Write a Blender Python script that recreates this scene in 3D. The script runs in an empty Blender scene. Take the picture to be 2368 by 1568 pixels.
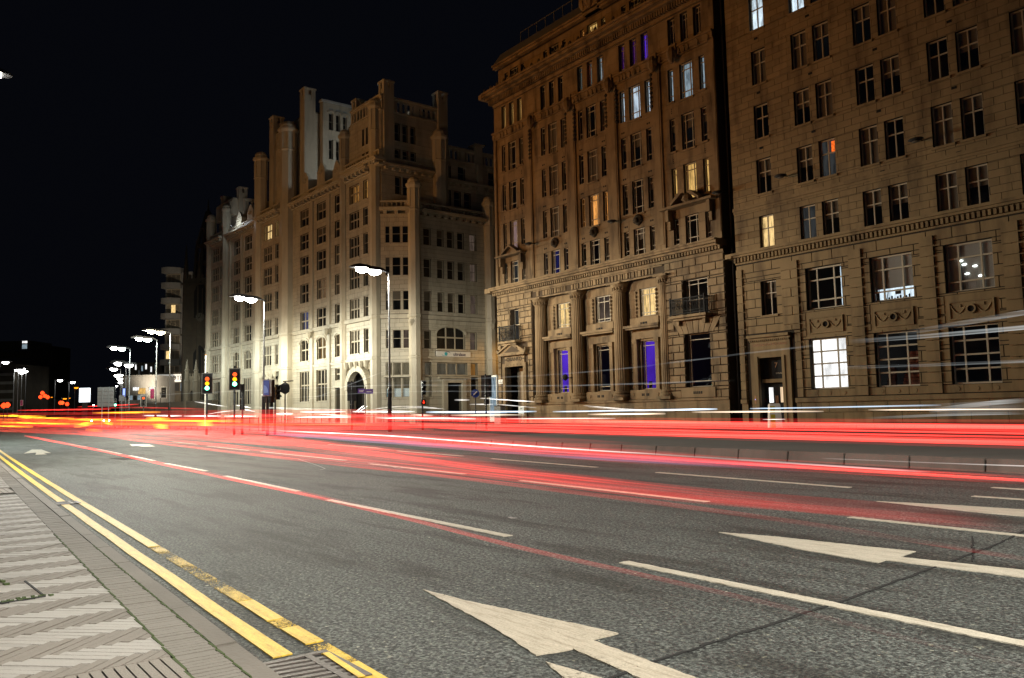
import bpy, math, random
import numpy as np
from mathutils import Vector, Matrix
random.seed(7)
sc = bpy.context.scene
# ------------------------------------------------------------------ camera, world, exposure
CX, CY, FPX, CAMH = 1184.0, 784.0, 1842.0, 1.2
def _basis():
    a = np.array([-242-CX, -(978-CY), -FPX]); a /= np.linalg.norm(a)
    b = np.array([3577-CX, -(897-CY), -FPX]); b /= np.linalg.norm(b)
    x = -a; z = np.cross(x, b); z /= np.linalg.norm(z); y = np.cross(z, x)
    return np.array([x, y, z])
R3 = _basis()
cam = bpy.data.cameras.new('camera'); cam.lens = 36*FPX/2368; cam.sensor_width = 36
cam.clip_start = 0.05; cam.clip_end = 3000
camo = bpy.data.objects.new('camera', cam); sc.collection.objects.link(camo)
m4 = Matrix([[float(v) for v in R3[i]] + [0] for i in range(3)] + [[0, 0, 0, 1]])
m4.translation = Vector((0, 0, CAMH)); camo.matrix_world = m4
sc.camera = camo
world = bpy.data.worlds.new('World'); sc.world = world; world.use_nodes = True
wn = world.node_tree.nodes; bg = wn['Background']
bg.inputs[0].default_value = (0.42, 0.50, 0.82, 1); bg.inputs[1].default_value = 0.0040
sc.view_settings.view_transform = 'Standard'; sc.view_settings.look = 'None'
sc.view_settings.exposure = 0.0; sc.view_settings.gamma = 1.0
cy_ = sc.cycles
cy_.use_denoising = True
cy_.max_bounces = 5; cy_.diffuse_bounces = 2; cy_.glossy_bounces = 3; cy_.transmission_bounces = 3
cy_.transparent_max_bounces = 64; cy_.sample_clamp_indirect = 3.0
cy_.caustics_reflective = False; cy_.caustics_refractive = False
LAMP_W = 5200.0      # each street lantern
SODIUM_W = 20000.0   # floods added out of view across the road

def ray(x, y): return R3 @ np.array([x-CX, -(y-CY), -FPX])
def hor(x):
    n = R3.T @ np.array([0, 0, 1.0]); return CY + (n[0]*(x-CX) - n[2]*FPX)/n[1]
def G(x, y, z=0.0):                 # point of the horizontal plane z seen at photo position x, y
    d = ray(x, y); t = (z-CAMH)/d[2]; return (float(d[0]*t), float(d[1]*t))
def PY(x, y, Y):                    # point of the street-parallel plane Y
    d = ray(x, y); t = Y/d[1]; return (float(d[0]*t), float(CAMH + d[2]*t))
def AT(x, D):                       # ground point at depth D
    r = ray(x, hor(x)); return (float(r[0]/FPX*D), float(r[1]/FPX*D))
def HZ(x, y, D): return CAMH + (hor(x)-y)/FPX*D
CAMP = np.array([0, 0, CAMH])

# ------------------------------------------------------------------ object helpers
def tag(o, label=None, cat=None, group=None, kind=None):
    if label: o['label'] = label
    if cat: o['category'] = cat
    if group: o['group'] = group
    if kind: o['kind'] = kind
    return o
def empty(name, loc=(0, 0, 0), label=None, cat=None, group=None):
    o = bpy.data.objects.new(name, None); sc.collection.objects.link(o); o.location = loc
    o.empty_display_size = 0.2
    return tag(o, label, cat, group)
class MB:
    def __init__(s): s.v = []; s.f = []; s.m = []
    def quad(s, pts, mi=0):
        n = len(s.v); s.v += [tuple(map(float, p)) for p in pts]; s.f.append(tuple(range(n, n+len(pts)))); s.m.append(mi)
    def hexa(s, p, mi=0):   # 8 points: bottom 4 (ccw), top 4
        n = len(s.v); s.v += [tuple(map(float, q)) for q in p]
        for f in ((0, 3, 2, 1), (4, 5, 6, 7), (0, 1, 5, 4), (1, 2, 6, 5), (2, 3, 7, 6), (3, 0, 4, 7)):
            s.f.append(tuple(n+i for i in f)); s.m.append(mi)
    def box(s, x0, x1, y0, y1, z0, z1, mi=0):
        s.hexa([(x0, y0, z0), (x1, y0, z0), (x1, y1, z0), (x0, y1, z0), (x0, y0, z1), (x1, y0, z1), (x1, y1, z1), (x0, y1, z1)], mi)
    def prism(s, poly, z0, z1, mi=0):
        n = len(s.v); k = len(poly)
        s.v += [(float(p[0]), float(p[1]), float(z0)) for p in poly] + [(float(p[0]), float(p[1]), float(z1)) for p in poly]
        s.f.append(tuple(n+i for i in range(k))[::-1]); s.f.append(tuple(n+k+i for i in range(k))); s.m += [mi, mi]
        for i in range(k):
            j = (i+1) % k; s.f.append((n+i, n+j, n+k+j, n+k+i)); s.m.append(mi)
    def lathe(s, cx, cy, prof, seg=8, mi=0, ph=0.0, sx=1, sy=1):
        n = len(s.v); k = len(prof)
        for r, z in prof:
            for i in range(seg):
                a = ph + 2*math.pi*i/seg; s.v.append((cx+sx*r*math.cos(a), cy+sy*r*math.sin(a), z))
        for j in range(k-1):
            for i in range(seg):
                i2 = (i+1) % seg; s.f.append((n+j*seg+i, n+j*seg+i2, n+(j+1)*seg+i2, n+(j+1)*seg+i)); s.m.append(mi)
        s.f.append(tuple(n+i for i in range(seg))[::-1]); s.f.append(tuple(n+(k-1)*seg+i for i in range(seg))); s.m += [mi, mi]
    def tube(s, pts, r, seg=6, mi=0, rz=None):
        pts = [Vector(p) for p in pts]; n = len(s.v)
        for k, p in enumerate(pts):
            t = (pts[min(k+1, len(pts)-1)] - pts[max(k-1, 0)]).normalized()
            up = Vector((0, 0, 1)) if abs(t.z) < .95 else Vector((1, 0, 0))
            a = t.cross(up).normalized(); b = a.cross(t).normalized()
            rr = r[k] if isinstance(r, (list, tuple)) else r
            r2 = (rz[k] if isinstance(rz, (list, tuple)) else rz) if rz is not None else rr
            for i in range(seg):
                an = 2*math.pi*i/seg; q = p + a*(rr*math.cos(an)) + b*(r2*math.sin(an)); s.v.append(tuple(q))
        for k in range(len(pts)-1):
            for i in range(seg):
                i2 = (i+1) % seg; s.f.append((n+k*seg+i, n+k*seg+i2, n+(k+1)*seg+i2, n+(k+1)*seg+i)); s.m.append(mi)
        s.f.append(tuple(n+i for i in range(seg))[::-1]); s.f.append(tuple(n+(len(pts)-1)*seg+i for i in range(seg))); s.m += [mi, mi]
    def bar(s, p, q, w, mi=0): s.tube([p, q], w/2*1.414, 4, mi)
    def mesh(s, name, mats):
        me = bpy.data.meshes.new(name); me.from_pydata(s.v, [], s.f)
        for m in (mats if isinstance(mats, (list, tuple)) else [mats]): me.materials.append(m)
        if any(s.m): me.polygons.foreach_set('material_index', s.m)
        me.update(); return me
    def build(s, name, mats, parent=None, smooth=False):
        me = s.mesh(name, mats)
        if smooth: me.polygons.foreach_set('use_smooth', [True]*len(me.polygons))
        o = bpy.data.objects.new(name, me); sc.collection.objects.link(o)
        if parent is not None:
            o.parent = parent; p = parent; L = Vector((0, 0, 0)); ang = 0
            # builders work in world space: cancel the parents' locations (no rotations are used on them)
            while p is not None: L += p.location; p = p.parent
            o.location = -L
        return o
def link_mesh(name, me, loc, parent=None, rot=None):
    o = bpy.data.objects.new(name, me); sc.collection.objects.link(o)
    L = Vector((0, 0, 0))
    if parent is not None:
        o.parent = parent; p = parent
        while p is not None: L += p.location; p = p.parent
    o.location = Vector(loc) - L
    if rot: o.rotation_euler = rot
    return o
def copy_tree(o, parent=None):
    c = o.copy(); sc.collection.objects.link(c); c.parent = parent
    for ch in list(o.children): copy_tree(ch, c)
    return c
def struct(o): o['kind'] = 'structure'; return o

# ------------------------------------------------------------------ materials
def mat(name, col=(.5, .5, .5), rough=.8, metal=0.0, emis=None, es=0.0):
    m = bpy.data.materials.new(name); m.use_nodes = True; b = m.node_tree.nodes['Principled BSDF']
    b.inputs['Base Color'].default_value = (*col, 1); b.inputs['Roughness'].default_value = rough; b.inputs['Metallic'].default_value = metal
    if emis: b.inputs['Emission Color'].default_value = (*emis, 1); b.inputs['Emission Strength'].default_value = es
    return m
def nd(m, t, **k):
    n = m.node_tree.nodes.new(t)
    for a, v in k.items(): setattr(n, a, v)
    return n
def noise(m, scale, detail=4, vec=None, rough=.55):
    n = nd(m, 'ShaderNodeTexNoise'); n.inputs['Scale'].default_value = scale; n.inputs['Detail'].default_value = detail; n.inputs['Roughness'].default_value = rough
    if vec is not None: m.node_tree.links.new(vec, n.inputs['Vector'])
    return n
def ramp(m, fac, stops):
    r = nd(m, 'ShaderNodeValToRGB'); e = r.color_ramp.elements
    while len(e) < len(stops): e.new(.5)
    for i, (p, c) in enumerate(stops): e[i].position = p; e[i].color = (*c, 1) if len(c) == 3 else c
    m.node_tree.links.new(fac, r.inputs[0]); return r
def pos(m, sx=1, sy=1, sz=1):
    g = nd(m, 'ShaderNodeNewGeometry'); mp = nd(m, 'ShaderNodeMapping'); mp.inputs['Scale'].default_value = (sx, sy, sz)
    m.node_tree.links.new(g.outputs['Position'], mp.inputs[0]); return mp.outputs[0]
def mixc(m, a, b, fac, mode='MIX'):
    x = nd(m, 'ShaderNodeMix', data_type='RGBA', blend_type=mode); L = m.node_tree.links
    for s, v in ((x.inputs[0], fac), (x.inputs[6], a), (x.inputs[7], b)):
        if hasattr(v, 'is_output') or hasattr(v, 'links'): L.new(v, s)
        else: s.default_value = v if not isinstance(v, tuple) else (*v, 1)[:4]
    return x.outputs[2]
def stone(name, c1, c2, dirt=(.10, .08, .06), dirtamt=.5, rough=.85, rnd=.12, fine=14, bump=.15):
    m = mat(name, c1, rough); L = m.node_tree.links; b = m.node_tree.nodes['Principled BSDF']
    n1 = noise(m, .55, 5, pos(m)); r1 = ramp(m, n1.outputs[0], [(.3, c1), (.7, c2)])
    n2 = noise(m, 1.0, 5, pos(m, 1.3, 1.3, .28)); r2 = ramp(m, n2.outputs[0], [(.48, (0, 0, 0)), (.72, (1, 1, 1))])
    mu = nd(m, 'ShaderNodeMath', operation='MULTIPLY'); mu.inputs[1].default_value = dirtamt; L.new(r2.outputs[0], mu.inputs[0])
    c = mixc(m, r1.outputs[0], dirt, mu.outputs[0])
    oi = nd(m, 'ShaderNodeNewGeometry'); mr = nd(m, 'ShaderNodeMapRange'); L.new(oi.outputs['Random Per Island'], mr.inputs[0])
    mr.inputs[3].default_value = 1-rnd; mr.inputs[4].default_value = 1+rnd
    cc = nd(m, 'ShaderNodeVectorMath', operation='SCALE'); L.new(c, cc.inputs[0]); L.new(mr.outputs[0], cc.inputs['Scale'])
    L.new(cc.outputs[0], b.inputs['Base Color'])
    n3 = noise(m, fine, 3, pos(m)); bp = nd(m, 'ShaderNodeBump'); bp.inputs['Strength'].default_value = bump; bp.inputs['Distance'].default_value = .02
    L.new(n3.outputs[0], bp.inputs['Height']); L.new(bp.outputs[0], b.inputs['Normal'])
    return m
def emission(name, col, s):
    m = bpy.data.materials.new(name); m.use_nodes = True; nt = m.node_tree; nt.nodes.clear()
    e = nt.nodes.new('ShaderNodeEmission'); e.inputs[0].default_value = (*col, 1); e.inputs[1].default_value = s
    o = nt.nodes.new('ShaderNodeOutputMaterial'); nt.links.new(e.outputs[0], o.inputs[0]); return m
def glow(name, col, s, streak=True):      # light that adds itself to what lies behind it
    m = bpy.data.materials.new(name); m.use_nodes = True; nt = m.node_tree; nt.nodes.clear()
    e = nt.nodes.new('ShaderNodeEmission'); e.inputs[0].default_value = (*col, 1); e.inputs[1].default_value = s
    t = nt.nodes.new('ShaderNodeBsdfTransparent'); a = nt.nodes.new('ShaderNodeAddShader')
    o = nt.nodes.new('ShaderNodeOutputMaterial'); nt.links.new(e.outputs[0], a.inputs[0]); nt.links.new(t.outputs[0], a.inputs[1]); nt.links.new(a.outputs[0], o.inputs[0])
    at = nt.nodes.new('ShaderNodeAttribute'); at.attribute_name = 'fade'; mu = nt.nodes.new('ShaderNodeMath'); mu.operation = 'MULTIPLY'
    mu.inputs[1].default_value = s; nt.links.new(at.outputs['Fac'], mu.inputs[0])
    m2 = nt.nodes.new('ShaderNodeMath'); m2.operation = 'MULTIPLY'; nt.links.new(mu.outputs[0], m2.inputs[0])
    g = nt.nodes.new('ShaderNodeNewGeometry'); mp = nt.nodes.new('ShaderNodeMapping'); mp.inputs['Scale'].default_value = (.12, 3, 14)
    nz = nt.nodes.new('ShaderNodeTexNoise'); nz.inputs['Scale'].default_value = 1.6; nz.inputs['Detail'].default_value = 2
    mr = nt.nodes.new('ShaderNodeMapRange'); mr.inputs[1].default_value = .35; mr.inputs[2].default_value = .65; mr.inputs[3].default_value = .25; mr.inputs[4].default_value = 1.6
    nt.links.new(g.outputs['Position'], mp.inputs[0]); nt.links.new(mp.outputs[0], nz.inputs['Vector']); nt.links.new(nz.outputs[0], mr.inputs[0]); nt.links.new(mr.outputs[0], m2.inputs[1])
    nt.links.new(m2.outputs[0], e.inputs[1])
    m.cycles.emission_sampling = 'NONE'
    return m
def glassmat(name, refl=.10, tint=(1, 1, 1), rough=.03):
    m = bpy.data.materials.new(name); m.use_nodes = True; nt = m.node_tree; nt.nodes.clear()
    t = nt.nodes.new('ShaderNodeBsdfTransparent'); t.inputs[0].default_value = (*tint, 1)
    g = nt.nodes.new('ShaderNodeBsdfGlossy'); g.inputs[0].default_value = (.9, .95, 1, 1); g.inputs[1].default_value = rough
    x = nt.nodes.new('ShaderNodeMixShader'); x.inputs[0].default_value = refl; o = nt.nodes.new('ShaderNodeOutputMaterial')
    nt.links.new(t.outputs[0], x.inputs[1]); nt.links.new(g.outputs[0], x.inputs[2]); nt.links.new(x.outputs[0], o.inputs[0]); return m

def asphalt(name, c0, c1, c2, patch=.6):
    m = mat(name, c1, .75); L = m.node_tree.links; b = m.node_tree.nodes['Principled BSDF']
    p = pos(m)
    v = nd(m, 'ShaderNodeTexVoronoi'); v.inputs['Scale'].default_value = 62; L.new(p, v.inputs['Vector'])
    nz = noise(m, 38, 6, p, .75)
    r = ramp(m, nz.outputs[0], [(.425, c0), (.505, c1), (.63, c2)])
    # stones: per-cell tone
    sep = nd(m, 'ShaderNodeSeparateColor'); L.new(v.outputs['Color'], sep.inputs[0])
    rs = ramp(m, sep.outputs[0], [(0, (.35, .35, .35)), (.8, (1.5, 1.5, 1.5)), (.985, (1.25, 1.22, 1.15)), (1, (3.6, 3.3, 2.8))])
    c = mixc(m, r.outputs[0], rs.outputs[0], 1.0, 'MULTIPLY')
    n2 = noise(m, .42, 6, pos(m, .35, 1.2, 1), .65); rp = ramp(m, n2.outputs[0], [(.36, (.42, .40, .36)), (.47, (.95, .95, .93)), (.62, (1.45, 1.45, 1.42))])
    c = mixc(m, c, rp.outputs[0], patch, 'MULTIPLY')
    n4 = noise(m, 1.4, 6, pos(m, .25, 1.5, 1), .7); rq = ramp(m, n4.outputs[0], [(.50, (1, 1, 1)), (.60, (.36, .33, .29))])
    c = mixc(m, c, rq.outputs[0], .8, 'MULTIPLY')
    L.new(c, b.inputs['Base Color'])
    bp = nd(m, 'ShaderNodeBump'); bp.inputs['Strength'].default_value = 1.0; bp.inputs['Distance'].default_value = .012
    ad = nd(m, 'ShaderNodeMath', operation='SUBTRACT'); L.new(nz.outputs[0], ad.inputs[0]); L.new(v.outputs['Distance'], ad.inputs[1])
    L.new(ad.outputs[0], bp.inputs['Height']); L.new(bp.outputs[0], b.inputs['Normal'])
    return m
def paint(name, col, wear=.62, wide=.05, scale=48):
    m = mat(name, col, .6); L = m.node_tree.links; b = m.node_tree.nodes['Principled BSDF']
    n1 = noise(m, scale, 6, pos(m), .75); n2 = noise(m, 2.3, 4, pos(m), .6)
    s = nd(m, 'ShaderNodeMath', operation='MULTIPLY_ADD'); L.new(n2.outputs[0], s.inputs[0]); s.inputs[1].default_value = .55
    L.new(n1.outputs[0], s.inputs[2])
    r = ramp(m, s.outputs[0], [(wear, (0, 0, 0)), (wear+wide, (1, 1, 1))])
    n3 = noise(m, 7, 6, pos(m, .5, 4, 1), .7); rt = ramp(m, n3.outputs[0], [(.32, (.58, .55, .50)), (.5, (.95, .95, .93)), (.68, (1.1, 1.1, 1.1))])
    n5 = noise(m, 90, 2, pos(m)); rt2 = ramp(m, n5.outputs[0], [(.3, (.8, .8, .8)), (.7, (1.12, 1.12, 1.12))])
    c = mixc(m, (*col, 1), rt.outputs[0], .9, 'MULTIPLY'); c = mixc(m, c, rt2.outputs[0], 1.0, 'MULTIPLY'); L.new(c, b.inputs['Base Color']); L.new(r.outputs[0], b.inputs['Alpha'])
    bp = nd(m, 'ShaderNodeBump'); bp.inputs['Strength'].default_value = .6; bp.inputs['Distance'].default_value = .005
    L.new(n1.outputs[0], bp.inputs['Height']); L.new(bp.outputs[0], b.inputs['Normal'])
    return m

M = {}
M['asphalt'] = asphalt('asphalt', (.014, .015, .0135), (.070, .078, .072), (.150, .162, .148))
M['asphalt_new'] = asphalt('asphalt_gutter', (.022, .021, .02), (.056, .053, .048), (.095, .09, .082), .3)
M['white_paint'] = paint('white_road_paint', (.47, .42, .33), wear=.60)
M['white_paint2'] = paint('white_road_paint_clean', (.52, .48, .39), wear=.56)
M['yellow_paint'] = paint('yellow_road_paint', (.70, .46, .06), wear=.58)
M['yellow_worn'] = paint('yellow_road_paint_worn', (.66, .44, .05), wear=.79, wide=.03, scale=60)
M['tar'] = mat('tar', (.012, .012, .011), .95)
M['rust_iron'] = stone('cast_iron', (.085, .07, .06), (.055, .048, .044), dirtamt=.3, rough=.55, rnd=.05, fine=60, bump=.3)
M['black_hole'] = mat('black', (.004, .004, .004), .9)
M['kerb'] = stone('kerb_stone', (.13, .115, .095), (.175, .155, .13), (.09, .08, .065), .5, .8, .10, 45, .35)
M['kerb_dark'] = stone('weathered_kerb', (.10, .085, .07), (.14, .12, .10), (.05, .045, .035), .6, .85, .15, 25, .35)
M['pave_light'] = stone('pale_paver', (.36, .34, .305), (.31, .29, .26), (.2, .18, .15), .35, .75, .13, 90, .3)
M['pave_dark'] = stone('brown_paver', (.175, .155, .13), (.215, .19, .16), (.13, .115, .09), .4, .8, .15, 90, .3)
M['pave_strip'] = stone('strip_paver', (.20, .182, .155), (.165, .15, .127), (.13, .115, .09), .4, .8, .14, 90, .3)
M['tactile'] = stone('tactile_slab', (.25, .22, .185), (.21, .19, .16), (.14, .12, .09), .4, .8, .06, 80, .4)
M['joint'] = stone('joint_dirt', (.035, .032, .022), (.05, .045, .03), (.03, .045, .012), .7, .95, .0, 60, .4)
M['moss'] = mat('moss', (.05, .075, .02), .95)
M['footway'] = stone('far_paving', (.075, .066, .058), (.10, .09, .078), dirtamt=.4, fine=8)
M['portland'] = stone('portland_stone', (.27, .19, .092), (.20, .138, .065), (.075, .045, .02), .75, .85, .14, 9, .2)
M['portland_b'] = stone('bank_stone', (.285, .20, .105), (.185, .125, .062), (.05, .03, .013), .95, .85, .10, 9, .25)
M['mortar'] = mat('mortar', (.025, .018, .011), .95)
M['mortar_b'] = mat('mortar_b', (.07, .048, .028), .95)
M['terracotta'] = stone('cream_terracotta', (.53, .485, .385), (.46, .415, .325), (.20, .165, .12), .42, .45, .08, 6, .1)
M['mortar_a'] = mat('mortar_a', (.13, .11, .08), .9)
M['grey_tile'] = stone('grey_tile', (.42, .43, .42), (.36, .37, .36), dirtamt=.2, rough=.4, rnd=.05)
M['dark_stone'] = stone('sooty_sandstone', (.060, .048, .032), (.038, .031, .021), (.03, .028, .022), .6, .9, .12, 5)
M['concrete'] = stone('pale_concrete', (.24, .23, .21), (.20, .19, .175), dirtamt=.3)
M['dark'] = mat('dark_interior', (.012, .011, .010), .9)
M['frame_w'] = mat('cream_window_frame', (.40, .35, .26), .6)
M['frame_d'] = mat('bronze_frame', (.36, .30, .21), .5)
M['blind'] = mat('roller_blind', (.16, .14, .11), .9)
M['blind_l'] = mat('pale_blind', (.33, .32, .30), .9)
M['glass'] = glassmat('window_glass', .09)
M['glass_w'] = glassmat('window_glass_wavy', .16, rough=.08)
M['iron'] = mat('black_ironwork', (.008, .008, .008), .85)
M['steel'] = mat('galvanised_steel', (.17, .175, .18), .5, .3)
M['lamp_black'] = mat('dark_column_paint', (.03, .03, .032), .45)
M['lead'] = mat('grey_lead', (.10, .10, .10), .7)
M['white_board'] = mat('white_sign_board', (.75, .74, .70), .5)
M['navy'] = mat('navy_lettering', (.02, .02, .09), .5)
M['teal'] = mat('teal_logo', (.05, .42, .50), .4)
M['gold'] = mat('gilt_letters', (.34, .16, .05), .5)
M['carved'] = mat('carved_letters', (.07, .055, .04), .9)
M['purple'] = mat('purple_sign', (.14, .07, .34), .5)
M['pink'] = mat('magenta_banner', (.55, .05, .22), .6)
M['yellow_sheet'] = mat('yellow_reflective', (.75, .55, .04), .5)
M['red_box'] = mat('red_paint', (.35, .03, .02), .5)
M['leaf'] = mat('dark_leaves', (.03, .045, .015), .8)
def lit(name, c, s): M[name] = emission(name, c, s); return M[name]
lit('lamp_white', (1, .97, .86), 90); lit('lamp_cool', (.85, 1, .93), 60); lit('lamp_warm', (1, .86, .55), 70)
lit('lamp_far', (1, .98, .92), 26); lit('lamp_sodium', (1, .30, .01), 2.6); lit('lamp_red', (1, .05, .01), 3.5)
lit('tl_red', (1, .10, .02), 2.2); lit('tl_amber', (1, .38, .01), 2.6); lit('tl_green', (.14, 1, .55), 11)
lit('screen', (.86, .93, 1), 4.5); lit('blue_glow', (.25, .35, 1), 2.2); lit('small_red', (1, .03, .01), 3.0)
lit('small_green', (.1, 1, .4), 2.0)
def room(name, c, s, sc_=(1.2, 1.2, .8)):    # lit room seen through the pane: curtain folds and brighter and darker parts
    m = bpy.data.materials.new(name); m.use_nodes = True; nt = m.node_tree; nt.nodes.clear()
    e = nt.nodes.new('ShaderNodeEmission'); o = nt.nodes.new('ShaderNodeOutputMaterial'); nt.links.new(e.outputs[0], o.inputs[0])
    p = pos(m, sc_[0]*3.5, sc_[1]*3.5, sc_[2]); n = noise(m, 1.6, 3, p, .6)
    r = ramp(m, n.outputs[0], [(.36, tuple(v*.40 for v in c)), (.52, tuple(v*.8 for v in c)), (.62, c)])
    nt.links.new(r.outputs[0], e.inputs[0]); e.inputs[1].default_value = s
    M[name] = m; return m
room('room_warm', (1, .62, .22), .8); room('room_orange', (1, .42, .10), 1.2); room('room_cream', (1, .68, .28), 1.35)
room('room_white', (1, 1, .99), 1.7, (.2, .2, .3)); room('room_cold', (.62, .80, 1), .55); room('room_purple', (.13, .04, .85), .8, (.1, .1, .15))
room('room_neon', (1, .16, .02), 1.6, (2, 2, 5)); room('room_dim', (.40, .42, .42), .10); room('room_blue', (.12, .13, .8), .12)
room('room_dimw', (.7, .5, .38), .14, (.5, .5, .5)); room('room_coldbright', (.75, .9, 1), 1.4, (.6, .6, .6)); room('room_deep', (.22, .04, .5), .22)
lit('bulb', (1, .45, .10), 9)

# ------------------------------------------------------------------ facade frames and wall building
class Fr:
    def __init__(s, O, U, N=None):
        s.O = np.array([O[0], O[1]], float); U = np.array(U, float); s.U = U/np.linalg.norm(U)
        s.N = np.array([s.U[1], -s.U[0]]) if N is None else np.array(N, float)
    def p(s, u, z, d=0.0): q = s.O + s.U*u + s.N*d; return (float(q[0]), float(q[1]), float(z))
    def xy(s, u, d=0.0): q = s.O + s.U*u + s.N*d; return (float(q[0]), float(q[1]))
    def box(s, mb, u0, u1, z0, z1, d0, d1, mi=0):
        mb.hexa([s.p(u0, z0, d1), s.p(u1, z0, d1), s.p(u1, z0, d0), s.p(u0, z0, d0), s.p(u0, z1, d1), s.p(u1, z1, d1), s.p(u1, z1, d0), s.p(u0, z1, d0)], mi)
    def poly(s, mb, pts, d0, d1, mi=0):   # polygon in (u, z), pushed from d0 to d1
        n = len(mb.v); k = len(pts)
        mb.v += [s.p(a, b, d1) for a, b in pts] + [s.p(a, b, d0) for a, b in pts]
        mb.f.append(tuple(n+i for i in range(k))); mb.f.append(tuple(n+k+i for i in range(k))[::-1]); mb.m += [mi, mi]
        for i in range(k):
            j = (i+1) % k; mb.f.append((n+i, n+k+i, n+k+j, n+j)); mb.m.append(mi)
def free(u0, u1, z0, z1, holes, pad=0.0):
    cuts = sorted([(max(u0, a-pad), min(u1, b+pad)) for a, b, c, d in holes if c-1e-4 < z1 and d+1e-4 > z0 and min(d, z1)-max(c, z0) > .02 and a-pad < u1 and b+pad > u0])
    out = []; cur = u0
    for a, b in cuts:
        if a > cur+.02: out.append((cur, a))
        cur = max(cur, b)
    if u1 > cur+.02: out.append((cur, u1))
    return out
def wall(fr, mb, u0, u1, z0, z1, holes, d0, d1, mi=0):
    zs = sorted({z0, z1} | {z for h in holes for z in (h[2], h[3]) if z0 < z < z1})
    for a, b in zip(zs, zs[1:]):
        for s, e in free(u0, u1, a, b, holes): fr.box(mb, s, e, a, b, d0, d1, mi)

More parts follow.
